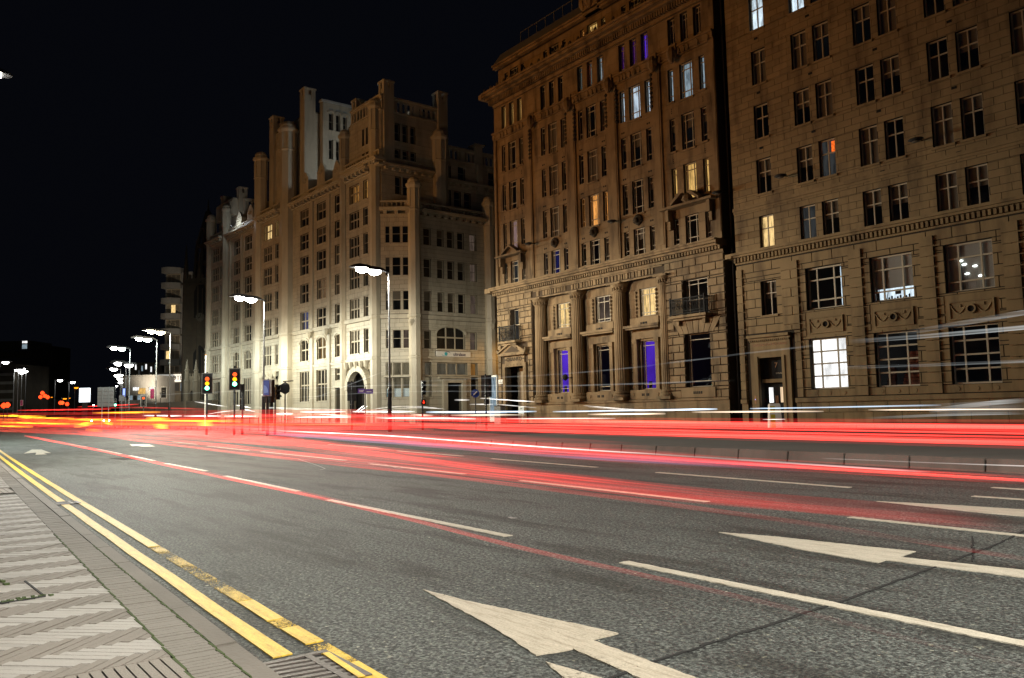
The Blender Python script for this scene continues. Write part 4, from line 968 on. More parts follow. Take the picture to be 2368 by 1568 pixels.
# lower windows
rm1 = ['room_cream', None, 'room_cream']; rm0 = ['room_purple', None, 'room_purple']
for i, (a, b) in enumerate(gf):
    c = (a+b)/2
    w = B.win(FB, a, b, 2.42, 5.70, (.14, 1, .14), (.1, 1, .1), .15, .05, .05, rm0[i], 0, fm=M['frame_w'], sill=False, d=-.45)
    if i != 1:
        mb = MB(); p = FB.xy(c+.25, -1.0); mb.lathe(p[0], p[1], [(.17, 2.5), (.14, 4.7), (.24, 4.85), (.24, 4.95)], 10); mb.build('lit_column', room('room_purple2', (.33, .13, 1), .9, (.1, .1, .3)) if i == 0 else M['room_purple2'], w)
        mb = MB(); FB.box(mb, c-.6, c-.3, 2.45, 2.95, -.9, -.86); mb.build('chair', M['dark'], w)
    for q in ([(0.2, 2.95)] if i == 0 else [(.15, 3.02), (.32, 3.02), (.24, 3.10)] if i == 1 else [(.3, 3.0)]):
        mb = MB(); p = FB.xy(c+q[0], -.86); mb.lathe(p[0], p[1], [(.02, q[1]-.06), (.055, q[1]), (.02, q[1]+.06)], 8); mb.build('candle_bulb', M['bulb'], w)
    B.win(FB, a+.02, b-.02, 7.42, 9.32, (.2, 1, 1, .2), (.14, 1, .3), .13, .06, .055, rm1[i] if i != 1 else 'room_pinkish', 0, fm=M['frame_w'], sill=False, d=-.45) if i != 1 else B.win(FB, a+.02, b-.02, 7.42, 9.32, (.2, 1, 1, .2), (.14, 1, .3), .13, .06, .055, 'room_dimw', 0, fm=M['frame_w'], sill=False, d=-.45)
w = B.win(FB, -33.55, -31.53, 2.40, 5.78, (.14, 1.6, .14), (.12, 1, .12), .3, .05, .05, None, 0, fm=M['frame_w'], sill=False)
mb = MB(); p = FB.xy(-32.2, -.7); mb.lathe(p[0], p[1], [(.01, 5.2), (.04, 5.1), (.10, 4.9), (.02, 4.86)], 8); mb.build('pendant_lamp', M['room_dim'], w)
B.win(FB, -33.55, -31.53, 7.0, 9.28, (.3, 1, 1, .3), (.9, 1, .25), .3, .05, .05, None, 0, fm=M['frame_w'], sill=False)
B.win(FB, -51.82, -50.67, 6.95, 9.42, (1, 1), (1, 1), .4, .05, .05, 'room_dim', 0, sill=False)
mb = MB(); FB.box(mb, -33.9, -31.2, 1.74, 2.36, 0, .18); B.part('sill_panel', mb)
mb = MB()
for q in (-.3, -.15, 0, .15, .3): FB.box(mb, -32.55+q-.05, -32.55+q+.05, 1.95, 2.12, .18, .186)
B.part('vent_grille', mb, M['black_hole'])
for i in range(7):     # fan of wedge stones over the right window
    t0 = (i-3.5)/7; t1 = (i-2.5)/7; c = -32.54; mb = MB(); g = .02
    FB.poly(mb, [(c+t0*2.7+g, 5.80), (c+t1*2.7-g, 5.80), (c+t1*3.9-g, 6.68), (c+t0*3.9+g, 6.68)], .0, .13); B.part('wedge_stone', mb)
def balcony(a, b, z0, z1, dep):
    mb = MB(); FB.box(mb, a-.1, b+.1, z0-.16, z0, 0, dep); FB.box(mb, a+.1, b-.1, z0-.30, z0-.16, 0, dep*.7); 
    for s in (a+.35, b-.35): FB.box(mb, s-.1, s+.1, z0-.6, z0-.3, 0, dep*.5)
    B.part('balcony_slab', mb)
    mb = MB()
    FB.box(mb, a, b, z1-.05, z1, dep-.1, dep-.05); FB.box(mb, a, b, z0+.08, z0+.13, dep-.1, dep-.05); FB.box(mb, a, b, z1-.22, z1-.19, dep-.1, dep-.06); FB.box(mb, a, b, z0+.26, z0+.29, dep-.1, dep-.06)
    for s in (a, b-.05): FB.box(mb, s, s+.05, z1-.05, z1, 0, dep-.1); FB.box(mb, s, s+.05, z0+.08, z0+.13, 0, dep-.1); FB.box(mb, s-.01, s+.07, z0, z1+.1, dep-.12, dep-.04)
    for s in (a, b-.03):
        for q in range(int(dep/.12)): FB.box(mb, s, s+.03, z0+.1, z1-.04, .05+q*.12, .075+q*.12)
    n = int((b-a)/.11)
    for i in range(n): u = a+(i+.5)*(b-a)/n; FB.box(mb, u-.012, u+.012, z0+.1, z1-.04, dep-.09, dep-.065)
    nn = max(2, int((b-a)/.42))
    for i in range(nn):
        u = a+(i+.5)*(b-a)/nn
        for R in (.15,):
            pts = [FB.p(u+R*math.cos(t), (z0+z1)/2+.02+R*1.5*math.sin(t), dep-.055) for t in [2*math.pi*k/10 for k in range(11)]]
            mb.tube(pts, .016, 4)
        mb.lathe(*FB.xy(u, dep-.055), [(.01, (z0+z1)/2-.06), (.05, (z0+z1)/2), (.01, (z0+z1)/2+.06)], 6)
    B.part('iron_railing', mb, M['iron'])
balcony(-52.55, -50.45, 6.78, 8.0, .8); balcony(-34.15, -31.35, 6.95, 8.05, .75)
# bank entrance
c = -51.33
mb = MB(); FB.box(mb, c-1.55, c-1.2, .13, 5.0, 0, .2); FB.box(mb, c+1.2, c+1.55, .13, 5.0, 0, .2); FB.box(mb, c-1.2, c+1.2, 4.72, 5.0, 0, .2); FB.box(mb, c-1.3, c+1.3, 5.0, 5.62, 0, .12); B.part('door_surround', mb)
mb = MB()
for q in range(5): FB.poly(mb, [(c-.9+q*.45+.06*math.cos(2*math.pi*k/8), 4.86+.06*math.sin(2*math.pi*k/8)) for k in range(8)], .2, .235)
for q in range(12):
    for s in (-1.37, 1.37): FB.poly(mb, [(c+s+.05*math.cos(2*math.pi*k/8), .6+q*.35+.05*math.sin(2*math.pi*k/8)) for k in range(8)], .2, .23)
B.part('carved_studs', mb)
mb = MB(); FB.box(mb, c-1.75, c+1.75, 5.62, 5.80, 0, .5); FB.poly(mb, [(c-1.75, 5.80), (c+1.75, 5.80), (c, 6.62)], 0, .35)
for s in (-1, 1):
    FB.poly(mb, [(c+s*1.85, 5.80), (c+s*1.85, 5.94), (c, 6.78), (c, 6.62)], 0, .52); FB.poly(mb, [(c+s*1.78, 5.9), (c+s*1.95, 5.95), (c+s*1.9, 6.2), (c+s*1.7, 6.0)], .1, .5)
B.part('pediment', mb)
mb = MB(); FB.poly(mb, [(c-1.1, 5.88), (c+1.1, 5.88), (c, 6.42)], .35, .354); B.part('pediment_recess', mb, M['mortar_b'])  # flat sheet: the recess's shade is put into its darker colour
text('BANK', .46, FB, c, 5.32, .13, M['carved'], B.root, 'carved_name', ext=.02, sx=1.0)
for s in (-1, 1):
    mb = MB(); mb.tube([FB.p(c+s*(.82+.14*math.cos(t)), 5.32+.14*math.sin(t), .15) for t in [2*math.pi*k/10 for k in range(11)]], .03, 5); FB.box(mb, *sorted((c+s*1.05, c+s*1.3)), 5.28, 5.36, .12, .17); B.part('carved_scroll', mb, M['carved'])
mb = MB(); FB.box(mb, c-1.17, c-.1, 0.13, 4.7, -1.2, -1.1); B.part('door_leaf', mb, M['frame_d']); mb = MB(); FB.box(mb, c+.0, c+1.17, 0.13, 4.7, -1.5, -1.4); B.part('door_leaf', mb, M['iron'])
def plate(fr, lines, u, z, w, h, name, label, d=.13, size=.13):
    P = fr.p(u, z, d); root = empty(name, P, label, 'street sign')
    mb = MB(); fr.box(mb, u-w/2, u+w/2, z-h/2, z+h/2, d, d+.03); mb.build('plate', M['white_board'], root)
    for i, t in enumerate(lines): text(t, size, fr, u, z+(len(lines)-1)*size*.55-i*size*1.1, d+.032, M['iron'], root, ext=.003, sx=.9)
plate(FB, ['THE', 'STRAND'], -53.2, 3.55, .62, .36, 'street_name_plate', 'white street name plate on the corner of the bank, beside the door')
rt = empty('notice_sign', (-49.7, 39.2, 0), 'white notice board on a post in front of the bank steps', 'sign')
mb = MB(); mb.lathe(-49.95, 39.2, [(.03, 0), (.03, 1.5)], 6); mb.lathe(-49.4, 39.2, [(.03, 0), (.03, 1.5)], 6); mb.build('post', M['steel'], rt)
mb = MB(); mb.box(-50.0, -49.3, 39.15, 39.18, .85, 1.45); mb.build('board', M['white_board'], rt)
text('THE', .16, Fr((0, 39.15), (1, 0), (0, -1)), -49.65, 1.27, .002, M['iron'], rt, ext=.002); text('STRAND', .14, Fr((0, 39.15), (1, 0), (0, -1)), -49.65, 1.05, .002, M['iron'], rt, ext=.002)
mb = MB(); mb.lathe(*FB.xy(-44.75, .45), [(.02, 3.28), (.2, 3.42), (.22, 3.55), (.18, 3.7), (.02, 3.78)], 12); mb.bar(FB.p(-44.75, 3.5, .4), FB.p(-44.75, 3.5, -.45), .05); B.part('round_camera_housing', mb, M['iron'])
# upper floors windows
rooms = {(4, 0): 'room_cold2', (3, 0): 'room_coldB', (2, 2): 'room_orange', (4, 1): None, (4, 2): None, (4, 3): None}
room('room_cold2', (.6, .78, .9), .5); room('room_coldB', (.70, .85, 1), .9); room('room_yel', (1, .60, .18), .95); room('room_teal', (.35, .5, .5), .22); room('room_pinkw', (.75, .48, .45), .42, (1, 1, .5))
for bi, ri, h in jobs:
    a, b, z0, z1, k = h; R = None
    if ri == 10:
        col = round((h[0]+.30-bays[bi])/1.08)
        if bi == 0: R = 'room_yel'
        if bi == 2: R = {-1: 'room_teal', 0: 'room_teal', 1: 'room_cold2'}[col]
        if bi == 3: R = {-1: 'room_deep', 0: 'room_deep', 1: 'room_purple'}[col]
        w = B.win(FB, a, b, z0, z1, (1, 1), (.35, 1.6, .4), .22, .06, .045, R, 0, sill=False)
        if bi == 2 and col == 0:
            mb = MB(); pp = [(a+.18, z0+1.95), (a+.48, z0+1.95), (a+.42, z0+1.5), (a+.5, z0+1.1), (a+.4, z0+.5), (a+.28, z0+.5), (a+.34, z0+1.1), (a+.22, z0+1.45)]; FB.poly(mb, pp, -.5, -.48); mb.build('neon_artwork', M['room_neon'], w)
        continue
    if (bi, ri) == (4, 0): R = 'room_cold2'
    if (bi, ri) == (3, 0): R = 'room_coldB'
    if (bi, ri) == (4, 2): R = 'room_yel'
    if (bi, ri) == (2, 2): R = 'room_orange'
    if (bi, ri) == (0, 2) and k == 'c': R = 'room_pinkw'
    if (bi, ri) == (1, 3): R = 'room_blue'
    if (bi, ri) == (0, 3) and k == 'c': R = 'room_dim'
    bd = rr.choice([0, 0, .4, .96]) if R is None else 0
    if k == 'c': B.win(FB, a, b, z0, z1, (.32, 1, .32), (.42, 1.4, .38), .13, .065, .055, R, bd, sill=(ri != 3))
    else: B.win(FB, a, b, z0, z1, (1,), (.42, 1.5, .4), .13, .06, .045, R, bd, sill=(bi in (0, 4) and ri != 3))
    if k == 's' and ri in (0, 1, 2):
        if bi in (0, 4):
            mb = MB()
            for q in range(3): FB.box(mb, (a+b)/2-.035, (a+b)/2+.035, z0-.55-q*.13, z0-.47-q*.13, .02, .03)
            B.part('small_vent', mb, M['black_hole'])
    if bi in (1, 2, 3) and k == 's' and ri > 0:
        mb = MB(); u_ = (a+b)/2
        for q in (-.09, .09): FB.poly(mb, [(u_+q+.07*math.cos(2*math.pi*s_/8), z1+.35+.07*math.sin(2*math.pi*s_/8)) for s_ in range(8)], .02, .03)
        B.part('small_vent', mb, M['black_hole'])
for a, b in ((-53.6, -53.25), (-49.5, -48.55), (-44.3, -43.3), (-39.9, -38.9), (-35.45, -34.75), (-30.6, -30.22)):
    mb = MB(); FB.box(mb, a, b, 11.45, 24.2, .0, .14); B.part('pilaster', mb)
    mb = MB(); FB.box(mb, a+.12, b-.12 if b-a > .5 else b-.05, 11.9, 23.6, .14, .17); B.part('pilaster_panel', mb)
for u_ in (-48.9, -44.25, -43.3, -39.85, -38.85, -35.5):
    mb = MB()
    for q in range(8): mb.lathe(*FB.xy(u_+.22 if u_ in (-48.9,) else u_, .14), [(.03, 23.85-q*.32), (.15, 23.7-q*.32), (.04, 23.56-q*.32)], 6)
    B.part('carved_drop', mb, M['dark_stone'])
mb = MB()
profile(FB, mb, u0, u1, [(24.18, 24.32, .16), (24.32, 24.70, .24), (24.70, 24.84, .34)], False)
u = u0+.2
while u < u1-.3:
    FB.poly(mb, [(u, 24.2), (u+.16, 24.2), (u+.22, 24.48), (u+.08, 24.66), (u-.06, 24.48)], .24, .30); u += rr.choice([.3, .45, .8])
B.part('carved_string', mb)
for c_ in (-48.2, -43.75, -39.35, -35.1, -33.4): 
    mb = MB(); FB.box(mb, c_-.35, c_+.35, 24.05, 24.95, .2, .42); mb.lathe(*FB.xy(c_, .4), [(.1, 23.7), (.3, 24.0), (.36, 24.4), (.2, 24.75)], 8); B.part('cartouche', mb)
# lion heads over the lowest upper windows
for c_ in bays[1:4]:
    mb = MB(); x_, y_ = FB.xy(c_, .05)
    mb.lathe(x_, y_, [(.05, 13.62), (.26, 13.75), (.36, 14.0), (.33, 14.25), (.12, 14.42)], 10, sy=.7)
    x_, y_ = FB.xy(c_, .26); mb.lathe(x_, y_, [(.05, 13.78), (.17, 13.84), (.19, 14.0), (.1, 14.16)], 8, sy=1)
    for t in range(9): a = math.pi*(t/8)*1.2-.3; mb.lathe(x_+.33*math.cos(a), y_+.12, [(.02, 14.0+.3*math.sin(a)-.09), (.09, 14.0+.3*math.sin(a)), (.02, 14.0+.3*math.sin(a)+.1)], 5)
    B.part('lion_head', mb, M['dark_stone'])
# pediments
def ped(c_, w, z, big=False):
    mb = MB(); FB.box(mb, c_-w/2, c_+w/2, z-.02, z+.13, 0, .75)
    if not big: FB.poly(mb, [(c_-w*.28, z+.13), (c_+w*.28, z+.13), (c_, z+.75)], 0, .30)
    for s in (-1, 1):
        if big:
            FB.poly(mb, [(c_+s*w*.27, z+.13), (c_+s*w*.27, z+.30), (c_+s*w*.12, z+.85), (c_+s*w*.05, z+.78)], 0, .72); mb.lathe(*FB.xy(c_+s*w*.08, .4), [(.05, z+.6), (.16, z+.72), (.05, z+.9)], 8)
        else: FB.poly(mb, [(c_+s*w*.32, z+.13), (c_+s*w*.30, z+.26), (c_, z+.92), (c_, z+.75)], 0, .62)
        FB.box(mb, *sorted((c_+s*w*.36, c_+s*w*.42)), z-.75, z-.02, 0, .5); FB.box(mb, *sorted((c_+s*w*.365, c_+s*w*.415)), z-1.3, z-.75, 0, .28)
    if big: mb.lathe(*FB.xy(c_, .35), [(.1, z+.15), (.4, z+.35), (.3, z+.6), (.1, z+.8)], 8)
    B.part('pediment', mb)
ped(-51.2, 3.5, 13.85); ped(-32.6, 4.3, 14.0, True)
# main cornice with dentils, cresting, attic, roof, rail
mb = MB(); FB.box(mb, u0, u1, 27.15, 27.42, 0, .14); dentils(FB, mb, u0-.3, u1, 27.42, 27.78, -.1, .42, .22, .13); B.part('dentil_course', mb)
mb = MB(); profile(FB, mb, u0-.3, u1, [(27.78, 27.95, .70), (27.95, 28.15, 1.05), (28.15, 28.32, 1.18)], False); FB.box(mb, u0-.75, u0-.3, 27.9, 28.32, -2, 1.1); B.part('cornice', mb)
n = 52
am = MB(); am.lathe(0, 0, [(.05, 0), (.16, .12), (.19, .3), (.13, .46), (.02, .56)], 7, sy=.45); am2 = MB(); am2.lathe(0, 0, [(.09, 0), (.12, .1), (.05, .22), (.10, .3), (.02, .4)], 6, sy=.6)
me1, me2 = am.mesh('antefix', M['dark_stone']), am2.mesh('antefix', M['portland_b'])
for i in range(n):
    u = u0-.6+(i+.5)*(u1-u0+.6)/n; link_mesh('antefix', me1 if i % 2 == 0 else me2, FB.p(u, 28.32, .72), B.root)
ah = []
for c_ in bays: ah += [(c_-1.35, c_-.92, 28.85, 30.0), (c_-.58, c_+.52, 28.7, 30.08), (c_+.95, c_+1.35, 28.85, 30.0)]
wm = MB(); wall(FB, wm, u0+.2, u1, 28.1, 30.6, ah, -.75, -.40); FB.box(wm, u0+.2, u0+.5, 28.1, 30.6, -14, -.75); B.part('attic_wall', wm, M['mortar_b'])
B.ash(FB, u0+.2, u1, 28.35, 30.5, ah, .55, 1.4, d=-.40, pr=.02, gap=.012)
for i, h in enumerate(ah):
    lt = 'room_yel' if i in (7, 8) else ('room_orange' if i == 6 else None)
    B.win(FB, h[0], h[1], h[2], h[3], (1, 1, 1) if i % 3 == 1 else (1,), (1, 1, .8), .15, .04, .03, lt, 0, sill=False, d=-.40)
mb = MB(); profile(FB, mb, u0, u1, [(30.6, 30.78, .05), (30.78, 30.92, .2)], False); B.part('attic_cornice', mb)
mb = MB(); mb.hexa([FB.p(u0, 30.92, .1), FB.p(u1, 30.92, .1), FB.p(u1, 30.92, -10), FB.p(u0, 30.92, -10), FB.p(u0+.4, 32.0, -.5), FB.p(u1, 32.0, -.5), FB.p(u1, 32.0, -10), FB.p(u0+.4, 32.0, -10)]); B.part('roof', mb, M['lead'])
mb = MB()
FB.box(mb, -50.6, -41.9, 33.0, 33.05, -.75, -.70)
for i in range(9): u = -50.6+i*1.08; FB.box(mb, u, u+.05, 32.0, 33.0, -.75, -.70)
B.part('roof_rail', mb, M['lead'])
mb = MB(); x_, y_ = FB.xy(-41.2, .15); FB.box(mb, -42.0, -40.4, 30.6, 32.4, -.4, .2); mb.lathe(x_, y_, [(.2, 30.9), (.5, 31.3), (.6, 31.9), (.45, 32.6), (.25, 33.2), (.05, 33.6)], 9)
for s in (-1, 1):
    mb.lathe(x_+s*.75, y_, [(.1, 31.0), (.35, 31.4), (.3, 32.0), (.1, 32.4)], 7)
B.part('roof_cartouche', mb)
B.finish()

# ================================================================== BUILDING A : cream turreted block at the corner
T = np.array([-75.8, 40.66]); UA = np.array([.99897, .04536]); 
FA = Fr(T, UA, (UA[1], -UA[0]))
Kb = np.array(AT(960, 84.3)); Ka = T + UA*.35
FK = Fr(Ka, Kb-Ka); LK = float(np.linalg.norm(Kb-Ka))
S0 = np.array([-73.5, 44.44])
FS = Fr(S0, (0, 1), (1, 0))
A = Bld('corner_building', FA, (float(T[0]), float(T[1]), 0), 'cream turreted stone building on the street corner with rounded bays', M['terracotta'], M['mortar_a'])
rows_w = [(7.72, 10.36), (11.42, 13.9), (15.0, 17.4), (18.55, 20.9), (21.75, 23.75), (24.7, 26.85)]
EF = -50.4
wj = []    # (frame, u0, u1, z0, z1, cols, room, arch, d)
def add(fr, a, b, z0, z1, cols, room_=None, arch=False, d=0, rows_=(1.15, 1)): wj.append((fr, a, b, z0, z1, cols, room_, arch, d, rows_))
rmap = {('c3', 3): 'room_dimwarm', ('b5', 2): 'room_dimwarm', ('b2', 5): 'room_cream', ('b2s', 5): 'room_cream', ('c3', 0): 'room_amberlow', ('c2', 0): 'room_amberlow', ('c2', 2): 'room_dimwarm', ('c1', 1): 'room_bluewhite', ('b5s', 5): 'room_orangeA', ('c3', 2): 'room_dimwarm'}
room('room_amberlow', (1, .66, .30), .34, (1, 1, .3)); room('room_dimwarm', (1, .6, .3), .16, (1, 1, .4)); room('room_bluewhite', (.45, .5, 1), .22, (1, 1, .4)); room('room_orangeA', (1, .50, .12), .75, (.3, .3, .3))
room('room_orangeB', (1, .45, .10), .30, (.3, .3, .3)); room('room_shop', (.9, .82, .6), .10, (.3, .3, .3))
for ri, (z0, z1) in enumerate(rows_w):
    g = lambda k: rmap.get((k, ri))
    add(FA, -48.75, -46.2, z0, z1, (1, 1, 1), g('b1'), d=.5); add(FA, -45.65, -44.65, z0, z1, (1,), 'room_blue' if ri == 3 else None, d=.5)
    add(FA, -41.1, -38.7, z0, z1, (1, 1), None, ri == 0); add(FA, -36.95, -34.55, z0, z1, (1, 1), None, ri == 0)
    add(FA, -29.35, -26.75, z0, z1, (1, 1, 1), g('b2'), d=.5); add(FA, -25.65, -24.65, z0, z1, (1,), g('b2s'), d=.5)
    if ri < 6:
        for k, a, b in (('c1', -19.05, -16.75), ('c2', -14.5, -12.15), ('c3', -9.9, -8.05)): add(FA, a, b, z0, z1, (1, 1), g(k), ri == 0)
    add(FA, -5.6, -3.4, z0, z1, (1, 1, 1), None if ri != 5 else 'room_orangeB', d=.45, rows_=(1.15, 1)); add(FA, -2.5, -1.5, z0, z1, (1,), g('b5s'), d=.45)
for a, b in ((-19.1, -16.55), (-14.6, -11.9)): add(FA, a, b, 2.7, 6.45, (1, 1, 1), 'room_shop', rows_=(1.2, 1))
add(FA, -9.85, -8.1, 5.0, 6.4, (1, 1), None)
for a, b in ((-41.2, -38.6), (-37.1, -34.5)): add(FA, a, b, 2.7, 6.45, (1, 1, 1), None, rows_=(1.2, 1))
add(FA, -48.7, -46.3, 2.9, 6.3, (1, 1, 1), None, rows_=(1, 1), d=.5)
# corner bay
for z0, z1 in ((7.95, 10.0), (12.05, 14.2), (15.8, 17.85), (19.35, 21.25)):
    add(FK, .5, 1.05, z0, z1, (1,), None, d=.25); add(FK, 1.25, 2.2, z0, z1, (1,), None, d=.25); add(FK, 2.35, 3.25, z0, z1, (1,), 'room_dimw' if z0 < 8 else None, d=.25)
for z0, z1 in ((2.75, 4.95), (5.1, 6.5)):
    add(FK, .5, 1.2, z0, z1, (1,), 'room_shopb', d=.1, rows_=(1,)); add(FK, 1.3, 2.15, z0, z1, (1,), 'room_shopb', d=.1, rows_=(1,)); add(FK, 2.25, 3.1, z0, z1, (1,), 'room_shopb', d=.1, rows_=(1,))
room('room_shopb', (.8, .68, .42), .22, (.3, .3, .3))
for z0, z1 in ((12.05, 14.25), (15.78, 17.85), (19.33, 21.25)):
    add(FS, .45, 1.38, z0, z1, (1,)); 
    for a, b in ((2.17, 3.05), (3.5, 4.4), (4.88, 5.8)): add(FS, a, b, z0, z1, (1,))
    add(FS, 6.55, 7.5, z0, z1, (1,), 'room_dimw')
    for a, b in ((12.2, 13.1), (13.6, 14.5)): add(FS, a, b, z0, z1, (1,))
add(FS, .4, 1.28, 7.95, 9.95, (1,)); add(FS, 2.02, 5.75, 7.98, 10.45, (1, 1, 1), None, True); add(FS, 6.42, 7.35, 7.98, 10.0, (1,), 'room_dimw')
add(FS, .42, 1.3, 5.1, 6.52, (1,), 'room_shop', rows_=(1,)); add(FS, 1.98, 5.97, 5.15, 6.5, (1, 1, 1), 'room_shop', rows_=(1,)); add(FS, 6.43, 7.36, 5.1, 6.5, (1,), 'room_orangeB', rows_=(1,))
add(FS, .42, 1.3, 2.75, 4.95, (1,), 'room_shopb', rows_=(1,)); add(FS, 6.43, 7.36, 2.8, 4.95, (1,), None, rows_=(1,))
byf = lambda fr: [(j[1], j[2], j[3], j[4]) for j in wj if j[0] is fr]
hA, hK, hS = byf(FA), byf(FK), byf(FS)
hA += [(-5.9, -2.0, 0, 5.9), (-29.2, -25.6, 0, 6.3), (-9.6, -8.2, 0, 4.1)]
hS += [(3.15, 5.1, 0, 4.3)]
mbw = A.wallmb
bays_ = [(-50.4, -44.2), (-31.0, -24.2), (-6.4, -.9)]
cur = EF
wall(FA, mbw, EF, 0.2, 0, 28, hA, -.5, 0)
wall(FK, mbw, 0, LK, 0, 22.8, hK, -.45, .05); wall(FS, mbw, 0, 34, 0, 22.8, hS, -.45, 0)
for a, b in bays_: wall(FA, mbw, a, b, 6.9, 28, hA, 0, .42)
A.ash(FA, EF, .1, .15, 6.8, hA, .62, 1.3, pr=.04, gap=.02)
zsp = [(7.15, 11.15), (11.7, 27.5)]
for za, zb in zsp:
    for (a, b), (c, d) in zip([(-60, EF)]+bays_, bays_+[(.1, 9)]):
        if c-b > .1: A.ash(FA, b, c, za, zb, hA, .46, 1.0, pr=.03, gap=.026, jit=.006)
    for a, b in bays_: A.ash(FA, a, b, za, zb, hA, .46, 1.0, d=.42, pr=.03, gap=.026, jit=.006)
    A.ash(FK, 0, LK, za, min(zb, 22.6), hK, .46, 1.0, d=.05, pr=.03, gap=.026, jit=.006)
    A.ash(FS, 0, 16, za, min(zb, 22.6), hS + ([(1.78, 6.4, 7.15, 7.8)] if za < 8 else []), .46, 1.0, pr=.03, gap=.026, jit=.006)
A.ash(FK, 0, LK, .15, 6.8, hK, .62, 1.3, d=.05, pr=.04, gap=.02); A.ash(FS, 0, 16, .15, 6.8, hS, .62, 1.3, pr=.04, gap=.02)
# body and roofs
body = [FA.xy(EF, -.9), FA.xy(-1.0, -.9), FK.xy(LK*.8, -1.2), FS.xy(.6, -1.0), FS.xy(34, -1.0), (FS.xy(34)[0]-40, FS.xy(34)[1]), FA.xy(EF, -30)]
mb = MB(); mb.prism(body, 0, 22.7); mb.prism([FA.xy(EF+.3, -.9), FA.xy(-.6, -.9), FA.xy(-.6, -22), FA.xy(EF+.3, -22)], 22.7, 28.0); A.part('interior', mb, M['dark'])
mb = MB()
for fr, a, b, dd in ((FA, EF, .2, 0), (FK, 0, LK, .05), (FS, 0, 34, 0)):
    fr.box(mb, a, b, 6.82, 6.98, -.1, dd+.10); fr.box(mb, a, b, 6.98, 7.12, -.1, dd+.18)
for a, b in bays_: FA.box(mb, a-.05, b+.05, 6.82, 7.12, 0, .60)
A.part('string_course', mb)
mb = MB()
for fr, a, b, dd in ((FA, EF, .2, 0), (FK, 0, LK, .05), (FS, 0, 34, 0)):
    fr.box(mb, a, b, 11.2, 11.36, -.1, dd+.10); fr.box(mb, a, b, 11.36, 11.62, -.1, dd+.22)
for a, b in bays_: FA.box(mb, a-.05, b+.05, 11.2, 11.62, 0, .66)
A.part('string_course', mb)
def corn(fr, a, b, z, dd=0.0, balus=True, mod=.9, h=.95, zt=None):
    mb = MB(); fr.box(mb, a, b, z-.55, z-.35, -.3, dd+.12); fr.box(mb, a, b, z-.05, z+.12, -.3, dd+.55); fr.box(mb, a, b, z+.12, z+.30, -.3, dd+.72)
    dentils(fr, mb, a, b, z-.35, z-.05, dd, dd+.48, mod, mod*.42); A.part('cornice', mb)
    if balus:
        mb = MB(); fr.box(mb, a, b, z+.30, z+.45, dd-.25, dd+.12); fr.box(mb, a, b, z+h, z+h+.18, dd-.28, dd+.16)
        n = max(2, int((b-a)/.46))
        for i in range(n):
            u = a+(i+.5)*(b-a)/n; w = .12 if i % 5 else .34; fr.box(mb, u-w/2, u+w/2, z+.45, z+h, dd-.16, dd+.04)
        A.part('balustrade', mb)
corn(FK, 0, LK, 22.9, .05); corn(FS, 0, 16, 22.9)
for (a, b), (c, d) in zip([(-60, EF)]+bays_, bays_+[(.2, 9)]):
    if c-b > .1: corn(FA, b, c, 27.9, .1)
for a, b in bays_: corn(FA, a, b, 27.9, .55)
corn(FA, -6.6, 1.2, 28.4, .5)
# octagonal turrets / piers on the fronts
def turret(x, y, r, z0, z1, dome=False, name='turret', mullion=False, cap=True):
    mb = MB(); prof = [(r, z0)]
    if z0 < 5 < z1: prof += [(r, 6.85), (r*1.12, 6.9), (r*1.12, 7.1), (r, 7.15), (r, 11.2), (r*1.12, 11.3), (r*1.12, 11.6), (r, 11.65)]
    prof += [(r, z1)]; mb.lathe(x, y, prof, 8, ph=math.pi/8); o = A.part(name, mb)
    if dome:
        mb = MB(); mb.lathe(x, y, [(r*1.02, z1-.7), (r*1.3, z1-.45), (r*1.3, z1-.2), (r*1.02, z1-.12)], 8, ph=math.pi/8); mb.lathe(x, y, [(r*.92, z1-.1), (r*.98, z1+.25*r), (r*.75, z1+.62*r), (r*.4, z1+.85*r), (.05, z1+.95*r)], 12); mb.build('dome_cap', A.sm, o)
        mb = MB()
        for i in range(8):
            a = math.pi/8+2*math.pi*i/8; mb.lathe(x+r*1.0*math.cos(a), y+r*1.0*math.sin(a), [(.09*r, z1-2.9), (.09*r, z1-.75)], 5)
        mb.lathe(x, y, [(r*1.04, z1-3.2), (r*1.12, z1-3.05), (r*1.04, z1-2.95)], 8, ph=math.pi/8); mb.build('colonnette', A.sm, o)
    return o
def pinnacle(x, y, w, z0, z1, slot=True):
    mb = MB(); h = w/2
    mb.box(x-h, x+h, y-h, y+h, z0, z1-1.6); q = h*.28
    for sx in (-1, 1):
        for sy in (-1, 1): mb.box(*sorted((x+sx*q, x+sx*h)), *sorted((y+sy*q, y+sy*h)), z1-1.6, z1-.2)
    mb.box(x-h*.9, x+h*.9, y-h*.9, y+h*.9, z1-1.6, z1-.9)
    mb.box(x-h*1.12, x+h*1.12, y-h*1.12, y-q, z1-.2, z1); mb.box(x-h*1.12, x+h*1.12, y+q, y+h*1.12, z1-.2, z1); mb.box(x-h*1.12, x-q, y-q, y+q, z1-.2, z1); mb.box(x+q, x+h*1.12, y-q, y+q, z1-.2, z1)
    A.part('chimney_pier', mb)
for u, r, zt, dm in ((-50.1, .7, 32.1, True), (-43.7, .6, 32.5, True), (-31.0, .85, 37.0, True), (-22.2, 1.05, 38.6, True), (-7.0, .6, 33.5, True), (-.25, .62, 35.0, True)):
    x_, y_ = FA.xy(u, .25); turret(x_, y_, r, 0, zt, dm)
x_, y_ = FK.xy(LK+.1, .1); turret(float(x_), float(y_), .68, 0, 26.0, True)
x_, y_ = FS.xy(9.2, .1); turret(x_, y_, .65, 0, 25.4, True)
